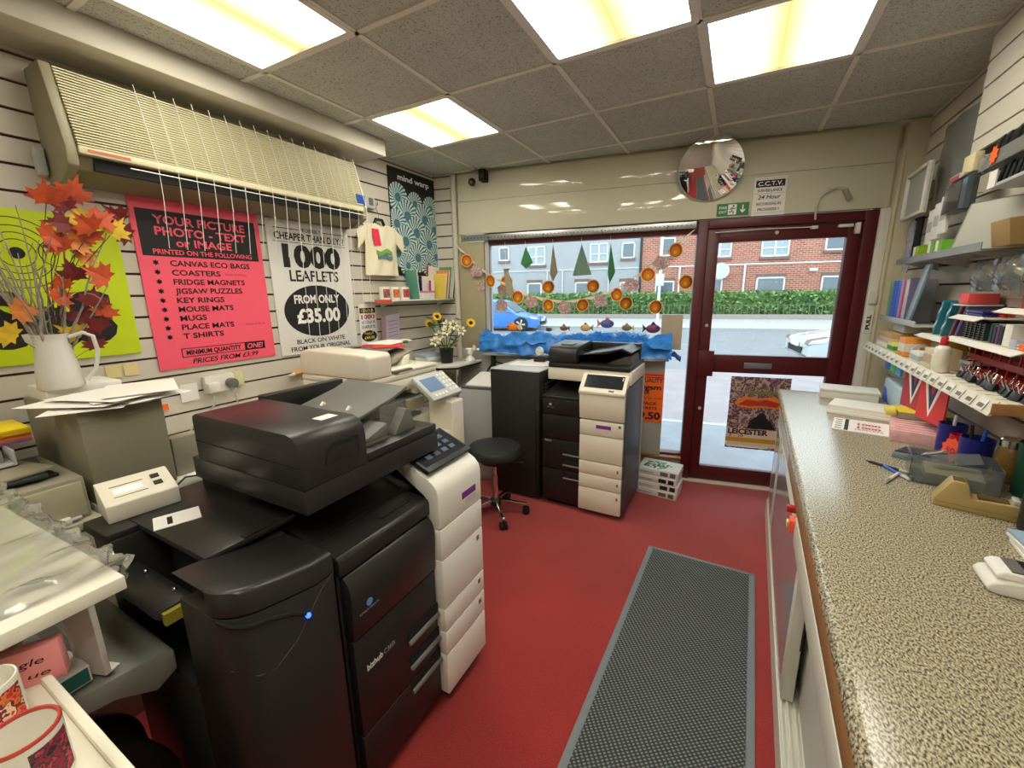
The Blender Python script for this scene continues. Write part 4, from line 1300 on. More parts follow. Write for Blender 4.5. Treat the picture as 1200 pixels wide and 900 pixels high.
# front: rounded door, output lip, drawers
prof = [(.03, .595), (-.004, .595), (-.012, .72), (-.010, .755), (-.002, .778), (.012, .793), (.03, .798)]
fd = MB().prism(prof, 'x', .008, .368).build('front_door', M['dark'], t, bev=.002)
MB().prism([(.068 + math.cos(2 * PI * k / 20) * .011, .688 + math.sin(2 * PI * k / 20) * .011) for k in range(20)], 'y', -.0125, -.009).build('brand_emblem', mat('emblem_blue', (90, 150, 210), .4), fd)
txt('KONICA MINOLTA', fd, .068, .664, .007, M['lgrey'], .07, y=-.0102)
b = MB().prism([(.03, .80), (.012, .80), (.012, .845), (.022, .856), (.036, .858), (.12, .868), (.12, .80)], 'x', .0, .378)
b.build('output_lip', M['dark'], t, bev=.003)
MB().box(.20, .33, .055, .075, .855, .8652).build('lip_slot', M['soft'], t)
MB().box(.0, .378, .118, .122, .862, .8705).build('lip_seam', M['soft'], t)
MB().prism([(.122, .862), (.40, .90), (.40, .86), (.122, .85)], 'x', .01, .46).build('output_tray', M['dark'], t, bev=.002)
dr = MB().box(.008, .368, .0, .03, .258, .588).build('drawer_front', M['dark2'], t, bev=.003)
txt('bizhub', dr, .045, .462, .020, M['inkwhite'], .062, y=-.0006, bold=.03, align='L')
txt('C360i', dr, .112, .462, .017, M['lgrey'], .045, y=-.0006, align='L')
d2 = MB().box(.008, .368, .0, .03, .06, .252).build('drawer_front', M['dark2'], t, bev=.003)
for z_ in (.43, .33, .235):
    MB().box(.215, .372, -.002, .01, z_ - .018, z_ + .022).build('drawer_slot', M['soft'], t)
    MB().prism([(-.012, z_ - .026), (-.008, z_ - .016), (.0, z_ - .012), (.0, z_ - .03)], 'x', .215, .372).build('drawer_handle', M['grey'], t, bev=.002)
# white drawer column
seams = [.055, .232, .332, .428, .626, .748]
lab = []
for k, (za, zb_) in enumerate(zip(seams[:-1], seams[1:])):
    pn = MB().box(.375, .64, -.03, .03, za, zb_ - .004).build('white_drawer_front', M['panelwhite'], t, bev=.004)
    if k in (1, 2, 3, 4)[:3]:
        MB().box(.595, .612, -.0306, -.03, zb_ - .045, zb_ - .025).build('tray_mark', M['grey'], pn)
top = MB().prism([(.03, .748), (-.03, .748), (-.03, .87), (-.024, .895), (-.006, .915), (.02, .93), (.145, .982), (.16, .98), (.16, .94), (.03, .86)], 'x', .375, .64).build('console_front', M['panelwhite'], t, bev=.004)
MB().box(.51, .60, -.0312, -.03, .80, .826).build('purple_label', M['label_purple'], top)
txt('FREE PRINTS', top, .555, .809, .008, M['inkwhite'], .075, y=-.0316) if False else None
b = MB()
for k in range(3):
    b.box(.53, .60, -.0306, -.03, .775 + k * .007, .778 + k * .007)
b.build('label_lines', M['lgrey'], top)
MB().box(.375, .64, -.022, .03, .05, .055).build('panel_shadow_gap', M['soft'], t)
# tablet console: a tilted slab
tb = Matrix.Translation((.38, .01, .948)) @ Matrix.Rotation(math.atan2(.06, .145), 4, 'X')
tab = MB().box(0, .26, 0, .166, -.012, .006, M=tb).build('touch_console', M['black'], t, bev=.006)
MB().box(.012, .248, .022, .156, .0062, .0072, M=tb).build('screen', M['screen'], tab)
rs = random.Random(5)
b = MB()
for i in range(4):
    for j in range(3):
        b.box(.05 + i * .045, .077 + i * .045, .045 + j * .034, .065 + j * .034, .0074, .0078, M=tb)
b.build('screen_icon', mat('screen_icon_grey', (92, 100, 116), .2), tab)
# scanner
MB().box(-.038, .50, .060, .60, .992, 1.0585).build('scanner_unit', M['dark'], t, bev=.0015)
MB().box(.174, .496, .060, .58, 1.060, 1.088).build('scanner_lid', M['dark'], t, bev=.005)
# feeder
fp = [(.060, 1.060), (.060, 1.15), (.066, 1.178), (.082, 1.196), (.105, 1.204), (.54, 1.204), (.556, 1.196), (.56, 1.18), (.56, 1.060)]
fe = MB().prism(fp, 'x', -.038, .172).build('document_feeder', M['dark'], t, bev=.0015)
MB().prism([(.03, 1.105), (.145, 1.105), (.145, 1.158), (.06, 1.158), (.04, 1.148)], 'y', .0585, .062).build('finger_grip', M['soft'], fe)
MB().prism([(.032, 1.105), (.138, 1.105), (.138, 1.145), (.06, 1.145), (.042, 1.138)], 'y', .0575, .0585).build('grip_plate', M['dark2'], fe, bev=.001)
MB().box(.085, .14, .13, .17, 1.2045, 1.2055).build('feeder_label', M['paper'], fe)
MB().box(-.039, -.0385, .07, .56, 1.118, 1.121).build('feeder_seam', M['soft'], fe)
MB().box(.172, .5, .535, .575, 1.088, 1.212).build('rear_rail', M['dark'], t, bev=.004)
MB().box(.172, .49, .44, .535, 1.09, 1.135).build('rear_slot', M['soft'], t)
tr = MB().prism([(.172, 1.14), (.172, 1.15), (.40, 1.198), (.47, 1.222), (.475, 1.212), (.40, 1.186)], 'y', .165, .47).build('input_tray', M['grey'], t, bev=.002)
for yy in (.25, .38):
    MB().prism([(.27, 0), (.295, 0), (.282, .012)], 'y', yy - .006, yy + .006, M=Matrix.Translation((0, 0, 1.172))).build('paper_guide', M['paper'], tr)
MB().box(.172, .30, .10, .165, 1.088, 1.10).prism([(.20, 1.11), (.30, 1.14), (.30, 1.10), (.20, 1.10)], 'y', .10, .22).build('exit_guide', M['grey'], t, bev=.002)
MB().prism([(.33, 1.088), (.43, 1.088), (.41, 1.16), (.39, 1.165)], 'y', .10, .14).build('tray_gusset', M['grey'], t, bev=.002)
MB().prism([(.33, 1.088), (.46, 1.088), (.46, 1.19), (.44, 1.19)], 'y', .30, .46).build('tray_support', M['grey'], t, bev=.002)
# finisher
def outline(x0, xe, yf, r_, yb):
    """plan outline with a rounded front outer corner: x0 outer side, xe copier side"""
    P = [(xe, yb), (xe, yf + .008)]
    P += [(xe - .06, yf + .002), (x0 + r_ + .05, yf)]
    for k in range(9):
        a = -PI / 2 - (PI / 2) * k / 8
        P.append((x0 + r_ + math.cos(a) * r_, yf + r_ + math.sin(a) * r_))
    P.append((x0, yb))
    return P
def topz(x):
    u = (x + .285) / .27
    return .938 - .045 * (u * u * (3 - 2 * u))
fin = MB()
ol = outline(-.28, -.02, .0, .075, .20)
n = len(ol)
def loft(b, P, zb_, zt_):
    k = len(P)
    b.add([(x, y, zb_(x)) for x, y in P] + [(x, y, zt_(x)) for x, y in P], [tuple(range(k)), tuple(range(2 * k - 1, k - 1, -1))] + [(q, (q + 1) % k, k + (q + 1) % k, k + q) for q in range(k)])
loft(fin, ol, lambda x: .04, lambda x: topz(x) - .062)
fin.box(-.28, -.02, .20, .60, .04, .62).box(-.15, -.02, .20, .60, .62, .90).box(-.28, -.15, .54, .60, .62, .915)
fo = fin.build('finisher', M['dark'], t, bev=.004)
b = MB()
P = []
for q in range(n):
    (xa, ya), (xb, yb2) = ol[q], ol[(q + 1) % n]
    m_ = 10 if abs(xa - xb) > .08 else 1
    P += [(xa + (xb - xa) * e / m_, ya + (yb2 - ya) * e / m_) for e in range(m_)]
P = [(x, y) for x, y in P if y < .19]
front = sorted([p for p in P], key=lambda p: -p[0])
# covering skin: front edge profile swept back to the deck
rows = []
for f_ in (0, .03, .10, .5, 1.0):
    rows.append([(x, y + (.21 - y) * f_, topz(x) - (.010 if f_ == 0 else (.002 if f_ == .03 else 0))) for x, y in front])
rows = [[(x, y, topz(x) - .058) for x, y in front]] + rows
w_ = len(front)
vs = [p for r_ in rows for p in r_]
fs = [(a * w_ + c, a * w_ + c + 1, (a + 1) * w_ + c + 1, (a + 1) * w_ + c) for a in range(len(rows) - 1) for c in range(w_ - 1)]
b.add(vs, fs)
b.build('finisher_cover', M['dark'], fo, ang=50)
deck = MB().box(-.215, .02, .205, .70, .915, .934).box(-.285, -.215, .545, .70, .905, .934).box(-.27, -.02, .60, .70, .84, .915)
deck.build('finisher_deck', M['dark'], fo, bev=.005)
MB().box(-.10, -.02, .205, .225, .934, .939).box(-.12, -.10, .205, .225, .934, .937).build('deck_step', M['dark2'], fo)
MB().tube([(-.277, .05, .872), (-.262, .022, .858), (-.235, .004, .846), (-.2, -.0015, .838), (-.15, -.001, .812), (-.115, -.001, .786)], .0055, 6).build('door_slot', M['soft'], fo)
MB().ball((-.11, -.003, .778), .0065, n=8).build('status_light', mat('blue_led', (40, 80, 255), .3, emit=(40, 70, 255), estr=6), fo)
M['seamgrey'] = mat('seam_grey', (74, 72, 70), .5)
MB().tube([(-.272, .04, .745), (-.235, .005, .715), (-.2, .0, .705), (-.14, .0, .735), (-.09, .002, .79), (-.06, .003, .82), (-.022, .006, .838)], .0012, 5).build('panel_seam', M['seamgrey'], fo)
MB().box(-.279, -.16, .21, .54, .62, .625).box(-.16, -.152, .21, .54, .625, .90).build('exit_opening', M['soft'], fo)
b = MB().prism([(-.235, .82), (-.235, .838), (-.29, .836), (-.315, .826), (-.305, .81)], 'y', .25, .53)
b.build('upper_exit_tray', M['dark'], fo, bev=.003)
MB().box(-.30, -.26, .236, .25, .80, .83).build('yellow_catch', mat('olive_label', (150, 140, 50), .5), fo)
for yy in (.30, .45):
    MB().ball((-.25, yy, .841), .006, n=6).build('guide_screw', M['chrome'], fo)
b = MB().prism([(-.285, .655), (-.285, .71), (-.31, .722), (-.52, .74), (-.53, .72), (-.52, .695), (-.40, .675), (-.33, .63)], 'y', .27, .70)
b.build('lower_exit_tray', mat('tray_grey', (132, 131, 124), .5), fo, bev=.006)
MB().box(-.50, -.40, .42, .60, .7285, .7325).build('tray_recess', M['grey'], fo)

# small counter unit with display resting on the finisher deck
t = thing('copy_counter_box', 'small cream box with strip display resting on the copier finisher', 'display box', (-1.478, .385, .9345), R(82))
b = MB().prism([(0, 0), (0, .05), (.012, .056), (.10, .09), (.115, .088), (.115, 0)], 'x', 0, .165)
b.build('case', M['cream'], t, bev=.003)
Mx = Matrix.Translation((0, .012, .056)) @ Matrix.Rotation(math.atan2(.034, .088), 4, 'X')
MB().box(.03, .092, .03, .048, .0, .0022, M=Mx).build('strip_display', mat('lcd_strip', (250, 246, 220), .3, emit=(255, 250, 220), estr=.5), t)
for yy in (.022, .055):
    MB().box(.118, .138, yy, yy + .016, .0, .0035, M=Mx).build('button', M['ink'], t)
b = MB().box(.025, .1, .062, .064, 0, .0018, M=Mx).box(.025, .1, .014, .0155, 0, .0018, M=Mx)
b.build('caption_lines', M['greybeige'], t)
MB().tube([(.165, .05, .03), (.2, .06, .05), (.24, .10, .03), (.26, .16, .01)], .003, 6).build('lead', M['black'], t)
t = tag(MB().box(0, .105, -.085, 0, 0, .002).box(.03, .042, -.07, -.02, .002, .0024, 1).build('receipt_slip', [M['paper'], M['ink']], loc=(-1.405, .455, .9345), rotz=R(70)), 'white paper slip lying on the copier finisher by the cream box', 'paper slip')

# ------------------------------------------------------------------ second copier by the window (front faces the camera side)
t = thing('copier', 'black and cream copier with cream drawer column standing by the window', 'copier', (-1.165, 2.60, 0), 0)
MB().box(.02, .56, .07, .5, .0, .04).build('base', M['soft'], t, bev=.004)
b = MB()
b.box(.0, .58, .05, .52, .03, .84).box(.30, .58, .05, .52, .84, .94).box(.0, .30, .30, .52, .84, .94)
b.build('body', M['black'], t, bev=.005)
b = MB().box(.575, .598, .02, .50, .04, .93)
b.build('side_panel', mat('blue_grey_side', (70, 74, 86), .4), t, bev=.004)
MB().box(.56, .602, .50, .535, .03, .95).build('rear_edge', M['lgrey'], t, bev=.003)
for za, zb_, nm in ((.045, .29, 'lower_drawer'), (.295, .52, 'upper_drawer'), (.525, .70, 'front_cover'), (.705, .815, 'top_door')):
    q = MB().box(.0, .283, .02, .05, za, zb_).build(nm, M['dark2'], t, bev=.003)
    if nm == 'front_cover':
        pass
    if nm == 'top_door':
        MB().prism([(.06 + math.cos(2 * PI * k / 16) * .010, .775 + math.sin(2 * PI * k / 16) * .009) for k in range(16)], 'y', .0185, .0205).build('brand_emblem', M['lgrey'], q)
        txt('KONICA MINOLTA', q, .06, .752, .006, M['lgrey'], .055, y=.0194)
    if nm == 'upper_drawer':
        txt('bizhub', q, .02, .50, .014, M['lgrey'], .05, y=.0194, bold=.02, align='L')
for z_ in (.42, .34, .24):
    MB().box(.16, .285, .014, .03, z_, z_ + .035).build('drawer_slot', M['soft'], t)
    MB().prism([(.008, z_ - .008), (.012, z_ + .002), (.02, z_ + .004), (.02, z_ - .012)], 'x', .16, .285).build('drawer_handle', M['grey'], t, bev=.002)
MB().prism([(.02, .815), (.02, .835), (.05, .842), (.30, .875), (.30, .83)], 'x', .0, .295).build('output_tray', M['dark'], t, bev=.002)
MB().box(.08, .2, .03, .05, .8375, .8415).build('tray_slot', M['soft'], t)
seams = [.04, .213, .315, .412, .598, .705]
for k, (za, zb_) in enumerate(zip(seams[:-1], seams[1:])):
    q = MB().box(.285, .582, .0, .05, za, zb_ - .005).build('cream_drawer_front', M['cream'], t, bev=.004)
    if k == 4:
        MB().box(.40, .50, -.001, .0, .65, .675).build('purple_label', M['label_purple'], q)
        MB().box(.55, .565, -.001, .0, .67, .685).build('power_button', M['ink'], q)
    elif k < 3:
        MB().box(.55, .562, -.001, .0, zb_ - .06, zb_ - .04).build('tray_mark', M['grey'], q)
MB().prism([(.0, .71), (.05, .71), (.05, .885), (-.012, .885), (-.008, .8)], 'x', .282, .584).build('upper_cream_front', M['cream'], t, bev=.004)
cs = MB().prism([(-.02, .885), (.06, .885), (.14, 1.0), (.09, 1.008), (-.02, .905)], 'x', .278, .586).build('sloped_console', M['cream'], t, bev=.004)
sl = math.atan2(.103, .11)
sc_m = Matrix.Translation((.278, -.02, .905)) @ Matrix.Rotation(sl, 4, 'X')
MB().box(.03, .285, .032, .135, -.002, .003, M=sc_m).build('screen', M['screen'], cs)
MB().box(.272, .28, .10, .125, .003, .004, M=sc_m).build('screen_light', M['lgrey'], cs)
MB().box(.20, .235, .008, .02, -.002, .003, M=sc_m).build('console_button', M['grey'], cs)
MB().box(.01, .60, .09, .53, .94, 1.028).build('scanner_band', M['cream'], t, bev=.006)
MB().box(.014, .59, .085, .52, 1.030, 1.06).build('scanner_lid', M['dark'], t, bev=.005)
fe = MB().prism([(.09, 1.062), (.086, 1.13), (.10, 1.16), (.13, 1.176), (.40, 1.19), (.44, 1.18), (.45, 1.062)], 'x', .014, .22).build('document_feeder', M['dark'], t, bev=.006)
MB().box(.08, .17, .16, .24, 1.176, 1.188).build('feeder_latch', M['grey'], fe, bev=.003)
MB().prism([(.21, 1.115), (.30, 1.135), (.44, 1.16), (.52, 1.18), (.585, 1.15), (.57, 1.14), (.51, 1.165), (.42, 1.135)], 'y', .13, .44).build('input_tray', M['dark'], t, bev=.004)
MB().box(.22, .58, .43, .48, 1.06, 1.178).build('rear_rail', M['dark'], t, bev=.004)
MB().prism([(.40, 1.06), (.58, 1.06), (.57, 1.12), (.55, 1.12)], 'y', .2, .42).build('tray_support', M['grey'], t, bev=.003)
fn = MB().box(-.437, -.03, .03, .48, .02, .985).build('finisher', mat('finisher_black', (36, 37, 36), .5), t, bev=.008)
MB().box(-.436, -.032, .028, .482, .988, .998).build('finisher_top', M['lgrey'], fn, bev=.003)
MB().box(-.06, -.028, .02, .04, .05, .72).build('finisher_door_edge', M['black'], fn, bev=.004)
MB().box(-.027, .0, .1, .4, .05, .9).build('joining_panel', M['soft'], fn)
# papers and trophies on the finisher
for k, (dx, dy, a, lb) in enumerate(((-1.40, 2.90, 4, 'large white sheet lying on top of the window copier finisher'), (-1.34, 2.97, -12, 'second white sheet askew on the window copier finisher'))):
    tag(MB().box(-.15, .15, -.1, .1, 0, .002).build('loose_sheet', M['paper'], loc=(dx, dy, .999 + .0025 * k), rotz=R(a)), lb, 'paper', 'loose sheets on the window copier')
t = thing('glass_trophy', 'small round glass award on dark base on the window copier', 'trophy', (-1.36, 3.0, 1.0045), .1)
MB().box(-.045, .045, -.02, .02, 0, .045).build('plinth', mat('trophy_plinth', (40, 28, 32), .3), t, bev=.004)
MB().lathe([(.001, -.006), (.034, -.006), (.036, 0), (.034, .006), (.001, .006)], (0, 0, 0), 28, M=Matrix.Translation((0, 0, .082)) @ Matrix.Rotation(R(90), 4, 'X')).build('glass_disc', mat('trophy_glass', (220, 224, 222), .1, .3, noise=.3, nscale=60), t)
MB().cyl((0, 0, .04), (0, 0, .055), .012, n=12).build('disc_foot', M['chrome'], t)
tag(MB().box(-.09, .09, -.06, .06, 0, .06).build('document_box', M['paper'], loc=(-1.205, 3.13, 1.0), rotz=.16, bev=.002), 'white flat box standing behind the round glass award', 'box') if False else None

# ------------------------------------------------------------------ third copier, cream, against the left wall
t = thing('copier', 'older cream copier with grey control panel, behind the large charcoal copier', 'copier', (-1.70, 1.55, 0), LW)
MB().box(.02, .54, .03, .55, .0, .03).build('base', M['soft'], t)
b = MB().box(.0, .56, .0, .58, .03, .80)
b.build('body', M['cream'], t, bev=.008)
b = MB()
for z_ in (.22, .42, .60):
    b.box(.02, .44, -.002, .0, z_, z_ + .004)
b.build('drawer_seam', M['greybeige'], t)
MB().box(.03, .50, .16, .56, .80, .985).build('inner_bay', M['greybeige'], t, bev=.005)
MB().box(.05, .42, .02, .17, .80, .82).prism([(.0, .86), (.16, .90), (.16, .95), (.0, .93)], 'x', .06, .40).build('output_shelf', M['grey'], t, bev=.004)
MB().box(.0, .58, .0, .56, .985, 1.058).build('scanner_unit', M['cream'], t, bev=.01)
MB().box(.0, .57, .0, .56, 1.06, 1.092).build('scanner_lid', M['cream'], t, bev=.008)
MB().box(.06, .10, -.002, .01, 1.02, 1.032).build('side_catch', M['grey'], t)
fe = MB().prism([(.0, 1.094), (.0, 1.215), (.02, 1.232), (.5, 1.24), (.56, 1.22), (.56, 1.094)], 'x', .0, .175).build('document_feeder', M['cream'], t, bev=.014, seg=3)
MB().box(.195, .34, -.004, .03, 1.098, 1.114).build('lid_handle', M['grey'], t, bev=.003)
MB().prism([(.175, 1.12), (.24, 1.13), (.5, 1.20), (.51, 1.19), (.24, 1.105)], 'y', .13, .46).build('input_tray', M['greybeige'], t, bev=.003)
MB().prism([(.36, 1.092), (.44, 1.092), (.46, 1.175), (.41, 1.165)], 'y', .12, .16).build('tray_wing', M['cream'], t, bev=.003)
MB().box(.22, .58, -.004, .56, 1.092, 1.11).build('lid_rear', M['cream'], t, bev=.006)
MB().box(.43, .555, -.215, -.03, .03, .90).build('front_pillar', M['cream'], t, bev=.012)
MB().box(.0, .44, -.2, -.0, .03, .72).build('front_tray_block', M['cream'], t, bev=.012)
MB().box(.455, .545, -.2165, -.215, .77, .885).build('pillar_notice', M['paper'], t)
cm = Matrix.Translation((.28, -.205, .945)) @ Matrix.Rotation(math.atan2(.13, .17), 4, 'X')
co = MB().box(.0, .285, .0, .20, -.03, .0, M=cm).build('control_panel', M['lgrey'], t, bev=.008)
MB().box(.03, .17, .06, .165, .0, .003, M=cm).build('lcd_screen', mat('lcd_blue', (104, 130, 165), .15, emit=(120, 150, 190), estr=.06), co)
b = MB()
for i in range(5):
    for j in range(3):
        b.box(.19 + j * .03, .208 + j * .03, .03 + i * .032, .05 + i * .032, 0, .003, M=cm)
for i in range(4):
    b.box(.04 + i * .032, .06 + i * .032, .02, .038, 0, .003, M=cm)
b.build('keypad', M['white'], co)
MB().box(.26, .40, -.03, .02, .86, .93).build('panel_arm', M['greybeige'], t, bev=.006)
# papers lying on the cream copier
for k, (x, y, z_, a, m, lb) in enumerate(((-1.98, 1.92, 1.2, 20, M['grey'], 'grey folder lying on the cream copier feeder'), (-2.02, 2.02, 1.206, 50, mat('red_folder', (206, 52, 48), .5), 'red plastic wallet lying on the cream copier'), (-2.1, 2.12, 1.212, 10, M['paper'], 'pale magazine at the back of the cream copier'))):
    tag(MB().box(-.10, .10, -.14, .14, 0, .005).build('folder', m, loc=(x, y, z_ + .012), rotz=R(a), bev=.001), lb, 'folder', 'papers on the cream copier')
t = thing('paper_flower', 'small white paper rose on the papers over the cream copier', 'flower', (-1.97, 2.14, 1.222), 0)
b = MB()
for k in range(7):
    a = k * 2 * PI / 7
    b.grid(lambda u, v: ((.006 + .022 * u) * math.cos(a + (v - .5) * .9), (.006 + .022 * u) * math.sin(a + (v - .5) * .9), .012 + .02 * u * (1 - .3 * u)), 3, 3, thick=.001)
b.build('petals', M['paper'], t)
MB().lathe([(.016, 0), (.02, .012), (.001, .014)], (0, 0, 0), 10).build('leaf_base', M['green'], t)
# ------------------------------------------------------------------ stool, mat, reams
t = thing('swivel_stool', 'round black swivel stool with chrome star base beside the window copier', 'stool', (-1.40, 2.33, 0), .2)
MB().lathe([(.001, .445), (.165, .445), (.185, .46), (.188, .49), (.175, .512), (.12, .522), (.001, .526)], (0, 0, 0), 36).build('seat', mat('black_vinyl', (34, 36, 38), .45), t)
MB().lathe([(.10, .40), (.13, .43), (.13, .446), (.02, .446)], (0, 0, 0), 20).build('seat_bracket', M['black'], t)
MB().cyl((0, 0, .10), (0, 0, .30), .022, n=18).cyl((0, 0, .28), (0, 0, .42), .014, n=14).build('gas_column', M['chrome'], t)
MB().tube([(.02, .0, .40), (.16, .05, .39), (.19, .06, .385)], .006, 8).build('height_lever', M['black'], t)
MB().lathe([(.001, .07), (.04, .075), (.042, .11), (.025, .13), (.001, .13)], (0, 0, 0), 20).build('hub', M['black'], t)
for k in range(5):
    a = k * 2 * PI / 5 + .25
    c_, s_ = math.cos(a), math.sin(a)
    lg = MB().prism([(.03, .085), (.03, .115), (.22, .085), (.225, .07), (.21, .065)], 'y', -.012, .012, M=Matrix.Rotation(a, 4, 'Z')).build('leg', M['chrome'], t, bev=.003)
    w_ = MB()
    for d_ in (-.016, .016):
        q = Vector((c_ * .215 - s_ * d_, s_ * .215 + c_ * d_, .026))
        n_ = Vector((-s_, c_, 0)) * .008
        w_.cyl(q - n_, q + n_, .026, n=18)
    w_.cyl((c_ * .215, s_ * .215, .03), (c_ * .215, s_ * .215, .075), .008, n=10)
    w_.build('castor', M['soft'], lg)

t = thing('doormat', 'long grey ribbed entrance mat with pale rubber border on the red carpet', 'mat', (-.105, 1.1, 0), R(-1.6))
w_, l0, l1 = .285, -1.5, 1.31
MB().box(-w_ + .03, w_ - .03, l0, l1 - .03, 0, .011).build('ribbed_pile', M['matting'], t)
b = MB()
for P in (((-w_, l0), (-w_ + .032, l0), (-w_ + .032, l1 - .032), (-w_, l1)), ((w_ - .032, l0), (w_, l0), (w_, l1), (w_ - .032, l1 - .032)), ((-w_, l1), (-w_ + .032, l1 - .032), (w_ - .032, l1 - .032), (w_, l1))):
    b.prism(P, 'z', 0, .006)
b.build('rubber_border', mat('rubber_border', (112, 118, 122), .5), t, bev=.002)

# reams of paper by the window
rp = mat('ream_wrap', (226, 226, 220), .5)
rgp = multi_noise('ream_print', [(226, 228, 224), (90, 140, 100), (40, 60, 50)], 40)
for k, dx in enumerate((0, .006, -.004, .003)):
    t = thing('paper_ream', ['lowest white paper ream of the stack by the door post', 'second white paper ream up in the stack by the door post', 'third white paper ream up in the stack by the door post', 'top white paper ream with green print, by the door post'][k], 'paper ream',
              FW(-.475 + dx, -.30 + .004 * k, .0535 * k), FA + R(-14) + .02 * (k % 2), 'paper reams by the door post')
    MB().box(-.15, .15, -.105, .105, 0, .0525).build('wrapper', rp, t, bev=.004)
    MB().box(.02, .075, -.1062, -.105, .012, .042).box(.09, .13, -.1062, -.105, .01, .044).build('printed_block', M['ink'] if k in (1, 2) else M['grey'], t)
    txt('COPY PAPER', t, -.09, .018, .014, M['grey'], .09, y=-.1058) if False else MB().box(-.14, -.03, -.1058, -.105, .018, .03).build('print_line', M['lgrey'], t)
    if k == 3:
        MB().prism([(-.12, -.06), (.0, -.09), (.09, .0), (.02, .08), (-.1, .05)], 'z', .0525, .0531).build('green_print', rgp, t)
# board leaning end by the sill
tag(MB().box(-.09, .09, -.04, .04, 0, .012).box(-.08, .085, -.035, .04, .0125, .022).build('timber_offcut', M['wood'], loc=FW(-.58, -.11, .20), rotz=FA, bev=.002), 'short pale timber boards lying on the low window sill', 'timber') if False else None

# ------------------------------------------------------------------ corner table, flowers and clutter by the window
t = thing('corner_table', 'narrow white-topped corner table with metal leg under the flowers', 'table', (XL + .02, 2.98, 0), 0)
MB().prism([(0, -.26), (.30, -.26), (.42, -.16), (.44, .20), (.0, .13)], 'z', .935, .955).build('table_top', M['white'], t, bev=.002)
MB().prism([(.005, -.255), (.298, -.255), (.415, -.157), (.435, .195), (.005, .125)], 'z', .92, .934).build('table_edge', M['soft'], t)
MB().cyl((.37, -.10, 0), (.37, -.10, .92), .014, n=14).build('leg', M['chrome'], t)
MB().cyl((.05, -.2, 0), (.05, -.2, .92), .014, n=14).build('leg', M['chrome'], t)
t = thing('flower_pot', 'black pot of sunflowers and cream lilies on the corner table', 'flowers', (XL + .275, 2.90, .9555), 0)
FPX, FPY = XL + .275, 2.90
MB().lathe([(.045, 0), (.05, .002), (.062, .12), (.064, .125), (.058, .125), (.052, .11), (.001, .105)], (0, 0, 0), 6 * 4).build('pot', M['black'], t)
rf = random.Random(21)
gl = [mat('leaf_green', (62, 92, 44), .6, noise=.2, nscale=30), mat('leaf_light', (120, 140, 60), .6)]
b = MB()
heads = [((-.12, -.06, .34), 's'), ((-.06, -.03, .40), 's'), ((.17, .14, .34), 's'), ((-.02, -.06, .24), 'l'), ((.05, -.05, .28), 'l'), ((.09, .0, .33), 'l'), ((.13, .04, .28), 'l'), ((.02, .0, .33), 'l'), ((-.06, -.08, .19), 'l')]
for p, k in heads:
    b.tube([(0, 0, .09), (p[0] * .4, p[1] * .4, p[2] * .6), p], .0035, 5)
for k in range(46):
    a, r_ = rf.uniform(0, 2 * PI), rf.uniform(.02, .13)
    z_ = rf.uniform(.13, .40)
    c = Vector((math.cos(a) * r_, math.sin(a) * r_ * .8, z_))
    d_ = Vector((math.cos(a), math.sin(a), rf.uniform(-.2, .8))).normalized() * rf.uniform(.05, .09)
    n_ = d_.cross(Vector((rf.uniform(-1, 1), rf.uniform(-1, 1), 1))).normalized() * .018
    b.add([c, c + d_ * .5 + n_, c + d_, c + d_ * .5 - n_], [(0, 1, 2, 3)], rf.choice((0, 0, 1)))
b.build('leaves', gl, t)
ym = mat('sunflower_petal', (240, 190, 20), .6)
cm_ = mat('lily_cream', (240, 236, 200), .6)
for p, k in heads:
    p = Vector(p)
    b = MB()
    f_ = (Vector((.6, -.75, .25)) + Vector((rf.uniform(-.3, .3), rf.uniform(-.3, .3), rf.uniform(-.2, .3)))).normalized()
    a1 = f_.orthogonal().normalized()
    a2 = f_.cross(a1)
    n = 14 if k == 's' else 6
    for q in range(n):
        an = 2 * PI * q / n + rf.uniform(-.1, .1)
        d_ = a1 * math.cos(an) + a2 * math.sin(an)
        s_ = f_.cross(d_)
        L = .046 if k == 's' else .05
        wd = .009 if k == 's' else .013
        up = f_ * (.006 if k == 's' else .018)
        b.add([p + d_ * .012, p + d_ * L * .55 + s_ * wd + up, p + d_ * L + up * .6, p + d_ * L * .55 - s_ * wd + up], [(0, 1, 2, 3)], 0)
    b.ball(p + f_ * .004, .017 if k == 's' else .006, (1, 1, 1), 6, m=1)
    b.build('sunflower' if k == 's' else 'lily', [ym, mat('sunflower_disc', (70, 42, 20), .8)] if k == 's' else [cm_, M['yellow']], t)
t = thing('angel_figurine', 'small white bust figurine at the end of the corner table', 'figurine', (XL + .41, 3.06, .9555), 0)
MB().lathe([(.001, 0), (.045, .0), (.048, .012), (.036, .03), (.018, .045), (.014, .055), (.001, .056)], (0, 0, 0), 20).build('bust', M['ceramic'], t)
MB().ball((0, 0, .078), .028, (1, .95, 1.1), 10).ball((.0, -.027, .074), .005, n=5).build('head', M['ceramic'], t)
for k, (lb, m) in enumerate((('lowest grey magazine of the pile behind the flower pot', M['lgrey']), ('middle pale magazine of the pile behind the flower pot', M['paper']), ('blue-white magazine on top of the pile behind the flower pot', mat('pale_blue_cover', (170, 190, 210), .5)))):
    tag(MB().box(-.07, .07, -.1, .1, 0, .028).build('magazine', m, loc=(XL + .12, 2.84, .956 + .0285 * k), rotz=R(8 - 6 * k), bev=.002), lb, 'magazine', 'magazine pile on the corner table')
